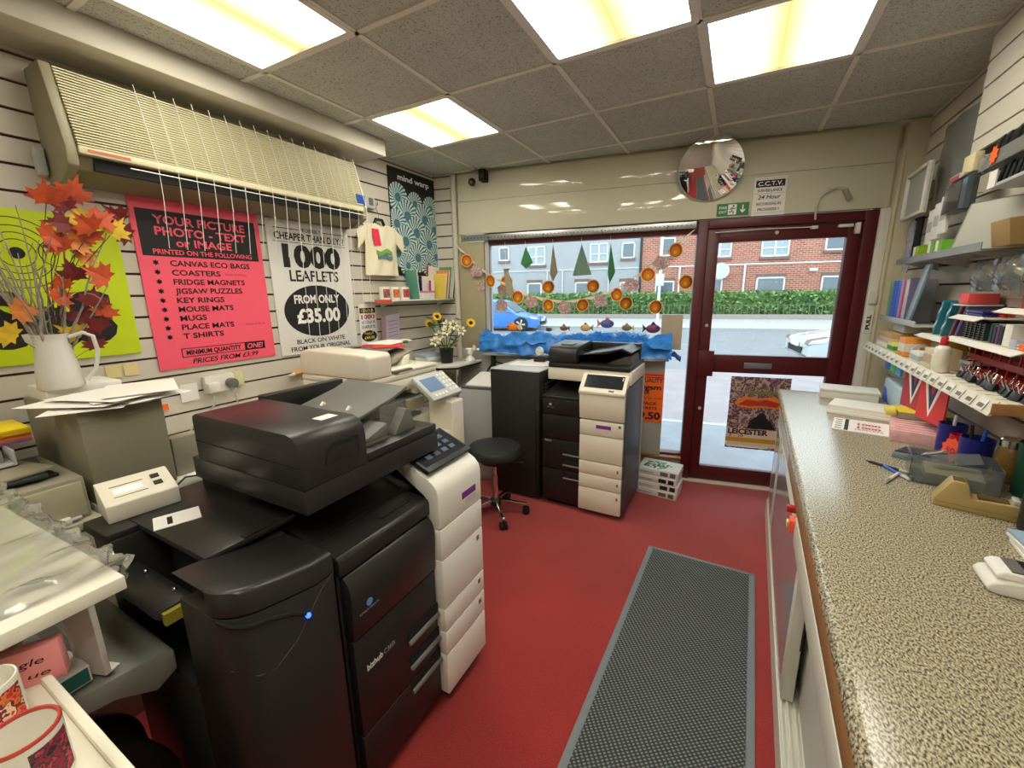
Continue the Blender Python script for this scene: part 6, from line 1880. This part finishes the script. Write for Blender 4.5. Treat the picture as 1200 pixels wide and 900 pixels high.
# card reader and papers near the camera
t = on('card_reader', 'white card payment terminal lying on the counter at the right edge', 'card reader', .308, 1.215, R(-4))
MB().prism([(0, .004), (-.004, .014), (.006, .026), (.03, .034), (.17, .036), (.18, .03), (.18, .004), (.17, 0), (.014, 0)], 'y', -.043, .043).build('cradle', M['white'], t, bev=.006, seg=3)
MB().prism([(.012, .034), (.008, .042), (.02, .052), (.165, .054), (.175, .046), (.175, .036)], 'y', -.036, .036).build('handset', M['paper'], t, bev=.005, seg=3)
MB().box(.032, .15, -.03, .03, .0525, .0547).build('screen', M['screen'], t)
MB().box(.032, .055, -.03, .03, .0548, .0551).build('screen_band', M['grey'], t)
for k in range(4):
    tag(MB().box(-.02, .20, -.075, .075, 0, .0075).build('print_sheet', M['paper'] if k < 3 else mat('pale_blue_print', (150, 176, 196), .5), loc=CW(.455 + .003 * (k % 2), 1.385 + .004 * k, CT + .0078 * k), rotz=R(-6 + 2 * k), bev=.001), ['lowest sheet pack of the small pile right of the organiser', 'second sheet pack of the small pile by the organiser', 'third sheet pack of the small pile by the organiser', 'pale blue print on top of the small pile by the organiser'][k], 'paper', 'sheet pile by the organiser')
# coloured pots at the back of the counter
def pot(label, u, v, r_, h_, m, pens=(), z=CT):
    t = on('pen_pot', label, 'pen pot', u, v, 0, 'pots at the back of the counter', z)
    MB().lathe([(.001, 0), (r_ * .9, 0), (r_, h_), (r_ - .003, h_), (r_ * .88, .004), (.001, .004)], (0, 0, 0), 24).build('pot', m, t)
    for k, (dx, dy, L, pm) in enumerate(pens):
        MB().tube([(dx * .4, dy * .4, .006), (dx, dy, L)], .0055, 7).build('pen', pm, t)
pot('navy blue pot nearest the pink forms at the back of the counter', .535, 2.20, .042, .12, M['navy'], ((.01, .02, .15, M['paper']), (-.02, 0, .14, M['ink'])))
pot('second navy pot behind the clear box', .545, 2.02, .045, .12, M['navy'], ((.02, .01, .15, M['blue']), (-.015, .015, .16, M['ink'])))
pot('bright red round tub among the navy pots', .53, 2.11, .028, .10, M['red'])
pot('dark green tub at the back right of the counter', .62, 1.83, .05, .17, mat('bottle_green', (24, 66, 48), .4), ((.01, .01, .22, M['ink']), (-.02, .02, .21, M['green'])))
t = on('glass_jar', 'small glass jar with shiny metal lid under the shelf end', 'jar', .605, 1.945, 0)
MB().lathe([(.001, 0), (.035, 0), (.037, .01), (.037, .10), (.03, .12), (.001, .12)], (0, 0, 0), 24).build('jar_body', mat('amber_contents', (120, 90, 40), .3), t)
MB().lathe([(.033, .121), (.034, .145), (.03, .15), (.001, .15)], (0, 0, 0), 24).build('metal_lid', M['chrome'], t)
# packs standing below the shelf
t = on('tissue_pack', 'pale blue plastic-wrapped pack under the far end of the shelf', 'pack', .56, 3.0, R(-4))
MB().box(-.04, .07, -.19, .18, 0, .13).build('wrap', mat('pale_blue_wrap', (190, 214, 226), .3, noise=.08, nscale=15), t, bev=.012, seg=3)
MB().prism([(-.16, .005), (-.02, .005), (-.10, .075), (-.15, .08)], 'y', -.0415, -.04, M=Matrix.Rotation(PI / 2, 4, 'Z') @ Matrix.Rotation(PI, 4, 'Z')).build('blue_flash', M['blue'], t)
for k, (v, c, lb) in enumerate(((2.33, (214, 60, 66), 'red, white and navy pennant pack hung under the shelf, nearest'), (2.56, (170, 50, 70), 'red and navy flag pack hung under the shelf, farther'))):
    t = thing('flag_pack', lb, 'flag pack', CW(.50, v, .985), CA - LW + R(12), 'flag packs under the shelf')
    MB().box(-.095, .085, 0, .006, 0, .17).build('card', mat('flag_red', c, .5), t)
    MB().prism([(-.05, .17), (-.01, .05), (.03, .17), (.012, .17), (-.01, .10), (-.032, .17)], 'y', -.001, 0).build('navy_chevron', mat('flag_navy', (50, 52, 90), .5), t)
    MB().prism([(-.07, .17), (-.012, .02), (.05, .17), (.03, .17), (-.01, .052), (-.05, .17)], 'y', -.0006, 0).build('white_chevron', M['inkwhite'], t)
for k, (v, m, lb) in enumerate(((3.02, M['blue'], 'blue packet clipped under the far shelf end'), (2.92, mat('bright_green_pack', (90, 200, 110), .4), 'bright green packet clipped under the shelf'), (2.82, mat('sky_pack', (90, 160, 230), .4), 'sky blue packet clipped under the shelf'))):
    t = thing('hanging_packet', lb, 'packet', CW(.49, v, 1.10), CA - LW, 'packets clipped under the shelf')
    MB().box(-.04, .04, 0, .012, 0, .066).build('packet', m, t, bev=.003)

# ------------------------------------------------------------------ price-ticket shelf over the counter
t = thing('ticket_shelf', 'long cream shelf with price tickets along its front over the counter', 'shelf', CW(.48, 0, 1.16), CA)
MB().box(.0, .255, 1.76, 3.5, .012, .032).build('shelf_board', M['cream'], t, bev=.002)
MB().prism([(-.022, .0), (-.004, .046), (.0, .046), (-.012, .0)], 'y', 1.76, 3.5).build('ticket_strip', M['cream'], t)
MB().box(-.018, .255, 1.752, 1.7595, .006, .04).build('wooden_end', M['wood'], t, bev=.001)
for k in range(20):
    v = 1.80 + k * .084
    MB().prism([(-.0235, .008), (-.009, .040), (-.0085, .040), (-.0228, .008)], 'y', v, v + .055).build('price_ticket', M['cream'] if k % 3 else M['paper'], t)
b = MB()
for k in range(20):
    v = 1.80 + k * .084
    b.prism([(-.0212, .014), (-.0155, .026), (-.015, .026), (-.0207, .014)], 'y', v + .008, v + .045)
b.build('ticket_print', M['grey'], t)
b = MB()
for k in range(9):
    b.box(.03, .075, 1.80 + k * .07, 1.804 + k * .07, .032, .0324)
b.build('shelf_slits', M['ink'], t)
for v in (1.9, 2.6, 3.3):
    MB().prism([(.02, .012), (.25, .012), (.25, -.10)], 'y', v, v + .004).build('bracket', M['lgrey'], t)
SZ = 1.1942
def sh(name, label, cat, u, v, z=SZ, rot=None, group=None):
    return thing(name, label, cat, CW(u, v, z), CA if rot is None else rot, group)
def carton(label, u, v, w_, d_, h_, m, z=SZ, band=None, rot=None, name='carton', group='cartons on the ticket shelf'):
    t = sh(name, label, 'carton', u, v, z, rot, group)
    MB().box(0, w_, -d_ / 2, d_ / 2, 0, h_).build('carton', m, t, bev=.002)
    if band:
        MB().box(-.0006, w_ * .6, -d_ / 2 - .0006, d_ / 2 + .0006, h_ * .25, h_ * .7).build('printed_band', band, t)
    return t
carton('lowest cream carton of the stack at the far end of the shelf', .51, 3.28, .12, .30, .032, M['cream'], band=M['paper'])
carton('second pinkish carton of the stack at the far end of the shelf', .512, 3.27, .12, .28, .03, mat('pinkish_carton', (222, 186, 160), .6), z=SZ + .0325)
carton('third tan carton of the stack at the far end of the shelf', .511, 3.28, .12, .29, .03, mat('tan_carton', (196, 160, 116), .6), z=SZ + .063)
carton('yellow topped carton in front of the far shelf stack', .495, 3.05, .07, .12, .05, mat('yellow_carton', (232, 220, 110), .5), band=M['green'])
carton('orange and cream carton on the shelf before the white cartons', .505, 2.90, .10, .10, .095, mat('orange_carton', (236, 150, 60), .5), band=M['cream'])
carton('small white carton on the shelf edge, left of the glue bottle', .50, 2.66, .08, .13, .05, M['paper'], band=M['lgrey'])
carton('cream striped carton standing just left of the glue bottle', .505, 2.50, .09, .11, .085, mat('striped_cream', (222, 208, 176), .55), band=mat('tan_stripe', (190, 170, 140), .55))
carton('amber carton behind the striped cream carton', .60, 2.70, .08, .10, .11, mat('amber_carton', (226, 170, 60), .5))
t = sh('glue_bottle', 'white glue bottle with red cap standing on the shelf', 'bottle', .515, 2.385)
MB().lathe([(.001, 0), (.026, 0), (.028, .004), (.028, .092), (.024, .104), (.012, .112), (.001, .113)], (0, 0, 0), 24).build('bottle', M['ceramic'], t)
MB().lathe([(.013, .113), (.013, .137), (.008, .15), (.001, .151)], (0, 0, 0), 16).build('cap', M['red'], t)
MB().lathe([(.0284, .03), (.0284, .075)], (0, 0, 0), 24).build('label', M['cream'], t)
t = sh('tape_reel', 'small steel tape reel on the shelf behind the striped carton', 'tape', .56, 2.80)
MB().lathe([(.02, -.01), (.036, -.009), (.036, .009), (.02, .01)], (0, 0, 0), 22, loop=True, M=Matrix.Translation((0, 0, .037)) @ Matrix.Rotation(R(90), 4, 'X')).build('reel', M['lgrey'], t)
# bulldog clips
M['clip'] = mat('bulldog_black', (30, 30, 30), .35)
proto = None
for k in range(11):
    v = 2.28 - k * .052
    lb = 'black bulldog clip in the row along the shelf edge, ' + ['first from the glue bottle', 'second from the glue bottle', 'third from the glue bottle', 'fourth from the glue bottle', 'fifth from the glue bottle', 'sixth from the glue bottle', 'seventh from the glue bottle', 'eighth from the glue bottle', 'ninth from the glue bottle', 'tenth from the glue bottle', 'last before the shelf end'][k]
    if proto is None:
        proto = thing('bulldog_clip', lb, 'clip', CW(.555, v, SZ), CA, 'bulldog clips on the shelf')
        MB().prism([(-.014, 0), (.014, 0), (.003, .026), (-.003, .026)], 'y', -.019, .019).build('spring_body', M['clip'], proto, bev=.001)
        for sg in (-1, 1):
            MB().tube([(sg * .004, -.008, .024), (sg * .013, -.010, .048), (sg * .014, 0, .054), (sg * .013, .010, .048), (sg * .004, .008, .024)], .0015, 5).build('wire_lever', M['chrome'], proto)
    else:
        copy_tree(proto, CW(.555 + .006 * math.sin(k * 2.3), v, SZ), CA + .25 * math.sin(k * 1.7), lb)
# red letter trays behind the clips
M['redtray'] = mat('dark_red_tray', (150, 22, 26), .35)
for k in range(2):
    t = sh('letter_tray', ['lower dark red letter tray behind the bulldog clips', 'upper dark red letter tray stacked behind the bulldog clips'][k], 'letter tray', .60, 2.08, SZ + .062 * k, group='red letter trays')
    b = MB().box(0, .12, -.30, .32, 0, .004).box(.0, .004, -.30, .32, .004, .022).box(.116, .12, -.30, .32, .004, .055).box(.0, .12, -.30, -.296, .004, .055).box(.0, .12, .316, .32, .004, .055)
    
    for q in range(9):
        b.box(.0, .004, -.26 + q * .066, -.254 + q * .066, .022, .06)
    b.build('tray', M['redtray'], t)
    MB().box(.02, .11, -.25, .25, .005, .03).build('red_paper_stack', mat('red_card_stack', (176, 30, 30), .6), t)
# small stepped ticket shelves
def step(label, u, v0, v1, z, d_=.12):
    t = thing('ticket_step', label, 'shelf', CW(u, (v0 + v1) / 2, z), CA, 'small ticket shelves on the right wall')
    L = (v1 - v0) / 2
    MB().box(0, d_, -L, L, 0, .006).build('shelf_board', M['cream'], t)
    MB().prism([(-.03, -.006), (.0, .008), (.003, .006), (-.027, -.009)], 'y', -L, L).build('ticket_strip', M['paper'], t)
    b = MB()
    for q in range(3):
        b.tube([(d_, -L + .03 + q * (L - .03), .0), (d_, -L + .03 + q * (L - .03), -.018), (.02, -L + .03 + q * (L - .03), -.004)], .0025, 5)
    b.build('wire_bracket', M['steel'], t)
step('cream ticket shelf carrying the spiral notebooks', .55, 1.88, 2.44, 1.335, .17)
step('short cream ticket shelf carrying the bundled pens', .55, 2.18, 2.42, 1.425, .16)
step('small cream ticket shelf with the red box at the right edge', .55, 1.86, 2.06, 1.465, .16)
# items on them
for k in range(5):
    v = 2.40 - k * .038
    t = thing('spiral_notebook', ['spiral notebook nearest the teal packs, black cover', 'second black spiral notebook on the ticket shelf', 'third black spiral notebook on the ticket shelf', 'fourth black spiral notebook on the ticket shelf', 'dark green spiral notebook at the end of the row'][k], 'notebook', CW(.575, v, 1.3415), CA, 'spiral notebooks')
    MB().box(0, .10, -.007, .007, 0, .066).build('cover', M['black'] if k < 4 else mat('green_notebook', (20, 60, 50), .4), t, bev=.001)
    b = MB()
    for q in range(7):
        b.tube([(-.001, -.008, .008 + q * .0085), (-.006, 0, .009 + q * .0085), (-.001, .008, .01 + q * .0085)], .0013, 4)
    b.build('spiral', M['chrome'], t)
for k, (v, c, h_, lb) in enumerate(((2.19, (26, 60, 52), .068, 'dark green book after the spiral notebooks'), (2.165, (40, 36, 60), .062, 'navy book after the spiral notebooks'), (2.14, (90, 36, 90), .068, 'purple book on the ticket shelf'), (2.115, (36, 30, 40), .066, 'black book on the ticket shelf beside the purple one'))):
    book(lb, 0, 1.3415, .018, h_, .10, mat('small_book', c, .45), 0, group='books on the right wall') if False else None
    t = thing('pocket_book', lb, 'book', CW(.575, v, 1.3415), CA, 'pocket books on the ticket shelf')
    MB().box(0, .10, -.010, .010, 0, h_).build('cover', mat('small_book', c, .45), t, bev=.001)
    MB().box(.002, .101, -.008, .008, .002, h_ + .001).build('pages', M['paper'], t)
carton('white carton at the near end of the notebook shelf', .57, 2.06, .10, .05, .075, M['paper'], z=1.3415)
carton('pale lilac carton before the white one on the notebook shelf', .565, 2.10 - .10, .07, .04, .03, mat('lilac_carton', (190, 186, 206), .5), z=1.3415)
for k in range(6):
    t = thing('pencil_bundle', 'orange banded pencils lying at the right end of the notebook shelf', 'pencil', CW(.565 + .012 * (k % 3), 1.91 + .001 * k, 1.347 + .0105 * (k // 3)), CA, 'orange pencils on the notebook shelf')
    MB().cyl((0, -.07, 0), (0, .04, 0), .0048, n=6).build('shaft', M['orange'], t)
    MB().cyl((0, .04, 0), (0, .062, 0), .0048, .0012, n=6).build('sharpened_tip', M['cream'], t)
for k in range(14):
    m = M['navy'] if k % 7 < 4 else M['red']
    lb = 'dark blue pen in the bundle on the short ticket shelf' if k % 7 < 4 else 'red pen in the bundle on the short ticket shelf'
    t = thing('pen', lb, 'pen', CW(.56 + .011 * (k % 7), 2.30 - .03 * (1 if k % 7 >= 4 else 0), 1.4375 + .0115 * (k // 7)), CA, 'blue pens in the bundle' if k % 7 < 4 else 'red pens in the bundle')
    MB().cyl((0, -.07, 0), (0, .06, 0), .005, n=8).build('barrel', m, t)
    MB().cyl((0, .06, 0), (0, .078, 0), .0052, .003, n=8).build('cap', M['lgrey'], t)
carton('coral red box on the wall beside the purple file board', .57, 2.47, .09, .09, .04, mat('coral_box', (236, 84, 84), .5), z=1.475, group='boxes on the right wall')
MBw = MB().box(0, .11, -.06, .06, 0, .006)
tag(MBw.build('ticket_step', M['cream'], loc=CW(.56, 2.47, 1.466), rotz=CA), 'tiny ledge under the coral red box', 'shelf')
carton('dark red box on the small shelf at the right edge', .57, 1.96, .10, .12, .045, mat('crimson_box', (170, 40, 36), .5), z=1.4715, group='boxes on the right wall')
# wire mesh panel on the wall
t = thing('wire_mesh_panel', 'small white wire mesh panel on the right wall above the pens', 'wire panel', (XR - .016, 2.25, 1.50), -LW)
b = MB()
for k in range(7):
    b.tube([(-.2 + k * .066, -.006, 0), (-.2 + k * .066, -.006, .16)], .002, 5)
for k in range(4):
    b.tube([(-.2, -.008, k * .053), (.2, -.008, k * .053)], .002, 5)
b.build('mesh', M['white'], t)
# teal packs and lilac packs
for k, (v, z, a, c, lb) in enumerate(((2.76, 1.325, .38, (30, 120, 136), 'teal folder pack with white swoosh nearest the files'), (2.66, 1.325, .42, (24, 108, 126), 'second teal folder pack with white swoosh'), (2.56, 1.325, .46, (90, 24, 44), 'dark crimson folder pack after the teal ones'), (2.50, 1.325, .46, (72, 60, 110), 'dull violet folder pack after the crimson one'))):
    t = thing('folder_pack', lb, 'folder', CW(.575, v, z), CA - LW, 'leaning folder packs on the right')
    MM = Matrix.Rotation(a, 4, 'Y')
    MB().box(-.07, .07, 0, .10, 0, .15, M=MM @ Matrix.Translation((0, 0, 0))).build('cover', mat('pack_cover', c, .35), t, bev=.002) if False else MB().box(-.012, .012, 0, .12, 0, .165, M=MM).build('cover', mat('pack_cover', c, .35), t, bev=.002)
    if k < 2:
        b = MB()
        for q in range(2):
            b.grid(lambda u, w2: (-.0126, .015 + .09 * u, .02 + .07 * q + .045 * u + .014 * w2 * math.sin(u * PI) + .012 * w2), 8, 2, M=MM)
            b.grid(lambda u, w2: (-.013 + .026 * u, -.0006, .02 + .07 * q + .04 * u + .022 * w2), 4, 2, M=MM)
        b.build('white_swoosh', mat('swoosh', (190, 224, 236), .4), t)
step('narrow ledge under the leaning folder packs', .56, 2.46, 2.84, 1.314, .15)
for k in range(3):
    tag(MB().box(0, .12, -.10, .10, 0, .016).build('plastic_wallet_pack', mat('wallet_pack', ((196, 200, 214), (170, 160, 190), (206, 206, 216))[k], .25, noise=.15, nscale=25), loc=CW(.595 - .004 * k, 2.53 - .03 * k, SZ + .001 + .0165 * k), rotz=CA + .06 * k, bev=.003), ['lowest silvery wallet pack beside the red trays', 'middle lilac wallet pack beside the red trays', 'top silvery wallet pack beside the red trays'][k], 'wallet pack', 'wallet packs by the red trays')

# ------------------------------------------------------------------ file rack
t = thing('file_rack', 'narrow rack ledge holding upright coloured files by the door', 'rack', CW(.53, 3.18, 1.345), CA)
MB().box(0, .15, -.34, .36, 0, .008).box(-.004, 0, -.34, .36, 0, .03).build('ledge', M['lgrey'], t, bev=.001)
ff = [((122, 190, 130), .03, 'light green upright file nearest the door'), ((50, 110, 220), .032, 'first bright blue upright file in the rack'), ((44, 96, 210), .032, 'second bright blue upright file in the rack'), ((60, 120, 230), .03, 'third bright blue upright file in the rack'), ((226, 150, 190), .02, 'pale pink upright file in the rack'), ((190, 30, 80), .022, 'crimson upright file in the rack'), ((200, 204, 214), .022, 'pale grey upright file in the rack')]
v = 3.50
for c, w_, lb in ff:
    w_ *= 1.9
    t = thing('upright_file', lb, 'file', CW(.545, v, 1.3535), CA, 'upright files in the rack')
    MB().box(0, .125, -w_ + .001, 0, 0, .232).build('cover', mat('file_cover', c, .35), t, bev=.002)
    MB().box(.003, .126, -w_ + .004, -.003, .003, .2335).build('pages', M['paper'], t)
    v -= w_
t = thing('file_board', 'dark purple board standing after the coloured files', 'board', CW(.55, v - .002, 1.3535), CA - LW)
MB().prism([(0, 0), (.09, 0), (.24, .24), (.0, .24)], 'y', 0, .010).build('board', mat('purple_board', (84, 58, 104), .4), t, bev=.001)
t = thing('acrylic_panel', 'blue-grey slanted acrylic divider beside the purple board', 'divider', CW(.535, v - .07, 1.3535), CA - LW)
MB().prism([(0, 0), (.075, 0), (.26, .30), (.19, .30)], 'y', 0, .012).build('panel', mat('blue_grey_acrylic', (150, 170, 190), .2), t, bev=.001)
tag(MB().box(-.06, .06, -.10, .10, 0, .05).build('white_box', M['lgrey'], loc=CW(.61, 3.2, 1.294), rotz=CA, bev=.003), 'light grey box tucked under the file rack', 'box')
t = thing('notice_strip', 'narrow vertical black and white notice on the door side trim', 'notice', FW(.80, -.032, 1.24), FA)
MB().box(-.02, .02, -.003, 0, 0, .15).build('strip', M['paper'], t)
txt('PULL', t, .011, .075, .022, M['ink'], .10, y=-.0036, bold=.05, rot=PI / 2)
tag(MB().box(-.02, .02, -.02, 0, 0, .08).build('entry_switch', M['white'], loc=FW(.802, -.032, 1.44), rotz=FA, bev=.004), 'small white switch box on the trim beside the door', 'switch')

# ------------------------------------------------------------------ upper right: clear shelf, boxes and packs
t = thing('clear_shelf', 'clear acrylic shelf on the right wall with boxes and pads', 'shelf', CW(.50, 2.72, 1.67), CA)
MB().box(0, .20, -.54, .52, 0, .006).box(-.003, 0, -.54, .52, 0, .03).build('shelf_sheet', M['cloud'], t)
for v in (-.4, .1, .45):
    MB().prism([(.02, 0), (.2, 0), (.2, -.05)], 'y', v, v + .004).build('bracket', M['lgrey'], t)
UZ = 1.6765
def up(label, u, v, w_, d_, h_, m, band=None, rot=None, z=UZ):
    return carton(label, u, v, w_, d_, h_, m, z=z, band=band, rot=rot, group='boxes on the clear shelf')
gb = mat('apple_green', (146, 176, 40), .5)
for k, (v, lb) in enumerate(((3.02, 'white and green carton alone at the far end of the clear shelf'), (2.80, 'white and green carton, farther of the touching pair on the clear shelf'), (2.70, 'white and green carton, nearer of the touching pair on the clear shelf'))):
    t = up(lb, .52, v, .08, .085, .075, M['paper'])
    MB().box(-.0008, .0808, -.0435, .0, .001, .076).build('green_side', gb if k == 0 else mat('leaf_green_card', (110, 180, 50), .5), t)
up('flat white envelope box on the clear shelf before the pads', .515, 2.585, .08, .12, .022, M['paper'])
t = thing('paper_pad', 'large white shrink-wrapped pad leaning on the clear shelf', 'pad', CW(.585, 2.37, UZ + .008), CA - LW + R(32))
MB().box(-.15, .15, 0, .022, 0, .20, M=Matrix.Rotation(-.28, 4, 'X')).build('pad', M['paper'], t, bev=.003)
MB().box(-.152, .152, -.002, .024, -.001, .202, M=Matrix.Rotation(-.28, 4, 'X')).build('wrap', M['film'], t)
t = thing('cardboard_carton', 'open brown cardboard carton at the right end of the clear shelf', 'carton', CW(.52, 2.10, UZ), CA)
MB().prism([(0, 0), (.12, 0), (.14, .10), (-.015, .085)], 'y', -.06, .07).build('carton', mat('brown_card', (150, 122, 76), .75), t, bev=.002)
t = thing('envelope_bundle', 'cream bundle of envelopes standing on the clear shelf behind the green boxes', 'envelopes', CW(.60, 2.62, UZ), CA)
for k in range(6):
    MB().box(.0, .08, .02 * k - .06, .02 * k - .044, 0, .165 + .006 * (k % 2)).build('envelope', mat('cream_envelope', (222, 204, 160), .7), t, bev=.001)
for k in range(3):
    t = thing('white_packet', ['white card packet hanging far along above the clear shelf', 'white card packet in the middle above the clear shelf', 'white card packet hanging nearest above the clear shelf'][k], 'packet', CW(.56 - .01 * k, 3.03 - .115 * k, 1.76 + .015 * k), CA - LW, 'white packets above the clear shelf')
    MB().box(-.05, .05, 0, .015, 0, .17).build('card', M['paper'], t, bev=.002)
    MB().box(-.03, .03, -.001, 0, .06, .11).build('print', M['lgrey'], t)
    MB().tube([(0, .015, .165), (0, .12, .168)], .002, 5).build('peg_hook', M['steel'], t)
# hanging bags and trays at the far end
t = thing('mesh_bag', 'grey mesh pouch hanging on the wall above the files', 'pouch', CW(.58, 3.42, 1.63), CA - LW)
MB().grid(lambda u, w2: (-.02 + .07 * u, -.018 * math.sin(u * PI) - .004 * math.sin(w2 * 14 + u * 9), .30 * w2), 8, 14, thick=.006).build('pouch', mat('grey_mesh', (150, 154, 164), .5, noise=.2, nscale=40), t)
MB().box(-.02, .05, -.004, .012, .29, .305).build('zip', M['black'], t)
t = thing('black_bag', 'black pouch hanging just beside the grey mesh pouch', 'pouch', CW(.585, 3.34, 1.68), CA - LW)
MB().grid(lambda u, w2: (.0 + .075 * u, -.016 * math.sin(u * PI), .25 * w2), 8, 8, thick=.01).build('pouch', M['soft'], t)
t = thing('white_tray_pack', 'upright white plastic tray pack hanging near the door column', 'tray pack', CW(.555, 3.34, 1.935), CA - LW)
b = MB().box(-.19, .19, 0, .008, 0, .26)
b.build('tray_back', M['lgrey'], t)
b = MB().box(-.19, .19, -.018, 0, 0, .018).box(-.19, .19, -.018, 0, .242, .26).box(-.19, -.172, -.018, 0, .018, .242).box(.172, .19, -.018, 0, .018, .242)
b.build('tray_rim', M['white'], t, bev=.003)
t = thing('clear_display_bag', 'cloudy clear plastic sleeve hanging behind the white tray pack', 'sleeve', CW(.62, 3.10, 1.95), CA - LW)
MB().grid(lambda u, w2: (-.22 + .44 * u, -.012 * math.sin(u * PI) + .004 * math.sin(w2 * 9 + u * 13), .42 * w2), 12, 10, thick=.002).build('sleeve', M['cloud'], t)
t = thing('card_packet', 'pink and white card packet hanging under the clear sleeve', 'packet', CW(.59, 2.93, 1.945), CA - LW)
MB().box(-.06, .06, 0, .012, 0, .12).build('card', M['paper'], t, bev=.002)
MB().box(-.06, .06, -.001, 0, .05, .115).build('pink_half', mat('rose_card', (206, 90, 110), .5), t)
t = thing('brochure_holder', 'clear acrylic holder with navy packet on the upper right wall', 'holder', CW(.57, 2.66, 1.865), CA - LW)
MB().box(-.09, .09, -.05, -.047, 0, .12).box(-.09, .09, 0, .003, 0, .145).box(-.09, -.087, -.047, 0, 0, .145).box(.087, .09, -.047, 0, 0, .145).box(-.09, .09, -.047, 0, 0, .003).build('holder', M['acrylic'], t)
MB().box(-.07, .02, -.035, -.01, .004, .125).build('navy_packet', mat('navy_packet', (60, 66, 120), .4), t, bev=.002)
MB().box(-.07, .02, -.036, -.008, .125, .14).build('black_header', M['ink'], t)
MB().box(.03, .08, -.03, -.012, .004, .13).build('blue_card', mat('pale_blue_card', (150, 170, 206), .5), t)
# cream board end bracket below the raised slat panel
tag(MB().box(-.05, .05, -.03, 0, 0, .075).build('cream_block', mat('ivory_block', (226, 214, 168), .5), loc=(.836, 2.60, 2.012), rotz=-LW, bev=.004), 'ivory block fixed under the end of the raised slat panel', 'block')
# comb bindings
for k in range(9):
    t = thing('comb_binding', 'black binding comb in the upper row beside the orange star label', 'comb', CW(.545 + .004 * (k % 3), 2.40 - k * .045, 2.012 + .004 * math.sin(k)), CA, 'black binding combs in the upper row')
    MB().prism([(0, 0), (.03, .0), (.036, .06), (.018, .085), (.006, .06)], 'y', -.016, .016).build('comb', M['clip'], t, bev=.002)
t = thing('comb_holder', 'dark grey plastic holder of the upper binding combs', 'holder', CW(.535, 2.22, 1.982), CA)
MB().box(0, .09, -.24, .24, 0, .028).build('bin', M['grey'], t, bev=.003)
MB().box(-.004, 0, -.24, .24, 0, .05).build('front_lip', M['cloud'], t)
t = thing('orange_star_label', 'bright orange star label on the front of the upper comb holder', 'label', CW(.528, 2.335, 1.982), CA - LW)
MB().prism([(math.cos(2 * PI * k / 16) * (.036 if k % 2 else .022), .035 + math.sin(2 * PI * k / 16) * (.036 if k % 2 else .022)) for k in range(16)], 'y', -.0015, 0).build('star', mat('fluo_orange_label', (255, 110, 40), .6), t)
for k in range(10):
    t = thing('comb_binding', 'black binding comb in the lower row under the dark holder', 'comb', CW(.545, 2.31 - k * .04, 1.914 + .003 * math.sin(k * 2)), CA + .1, 'black binding combs in the lower row')
    MB().prism([(0, 0), (.03, .0), (.034, .05), (.016, .065), (.006, .05)], 'y', -.009, .009).build('comb', M['clip'], t, bev=.002)
t = thing('comb_holder', 'light grey ledge under the lower binding combs', 'holder', CW(.535, 2.13, 1.90), CA)
MB().box(0, .11, -.22, .24, 0, .012).build('ledge', M['lgrey'], t, bev=.002)
MB().box(-.003, 0, .16, .22, 0, .06).build('white_ticket', M['paper'], t)
# bagged goods under the clear shelf
for k, (v, z, lb) in enumerate(((2.30, 1.525, 'clear bag of cream fittings hanging under the clear shelf, farther'), (2.12, 1.53, 'clear bag of cream fittings hanging under the clear shelf, nearer'))):
    t = thing('clear_bag', lb, 'bag', CW(.56, v, z), CA - LW, 'clear bags under the clear shelf')
    MB().grid(lambda u, w2: (-.09 + .18 * u, -.03 * math.sin(u * PI) * math.sin(w2 * PI) - .004 * math.sin(u * 17 + w2 * 11), .115 * w2), 12, 10, thick=.002).build('bag', M['film'], t)
    MB().ball((0, .002, .04), .05, (1.1, .35, .7), 8).build('contents', mat('cream_fittings', (214, 196, 150), .6, noise=.12, nscale=40), t)
tag(MB().ball((0, 0, .016), .016, (1, 1.6, 1), 8).build('yellow_sharpener', mat('lemon_plastic', (226, 220, 50), .4), loc=CW(.575, 2.18, 1.4315 + .09), rotz=CA), 'small lemon yellow cap hanging below the clear bags', 'cap') if False else None
"""end of right wall"""
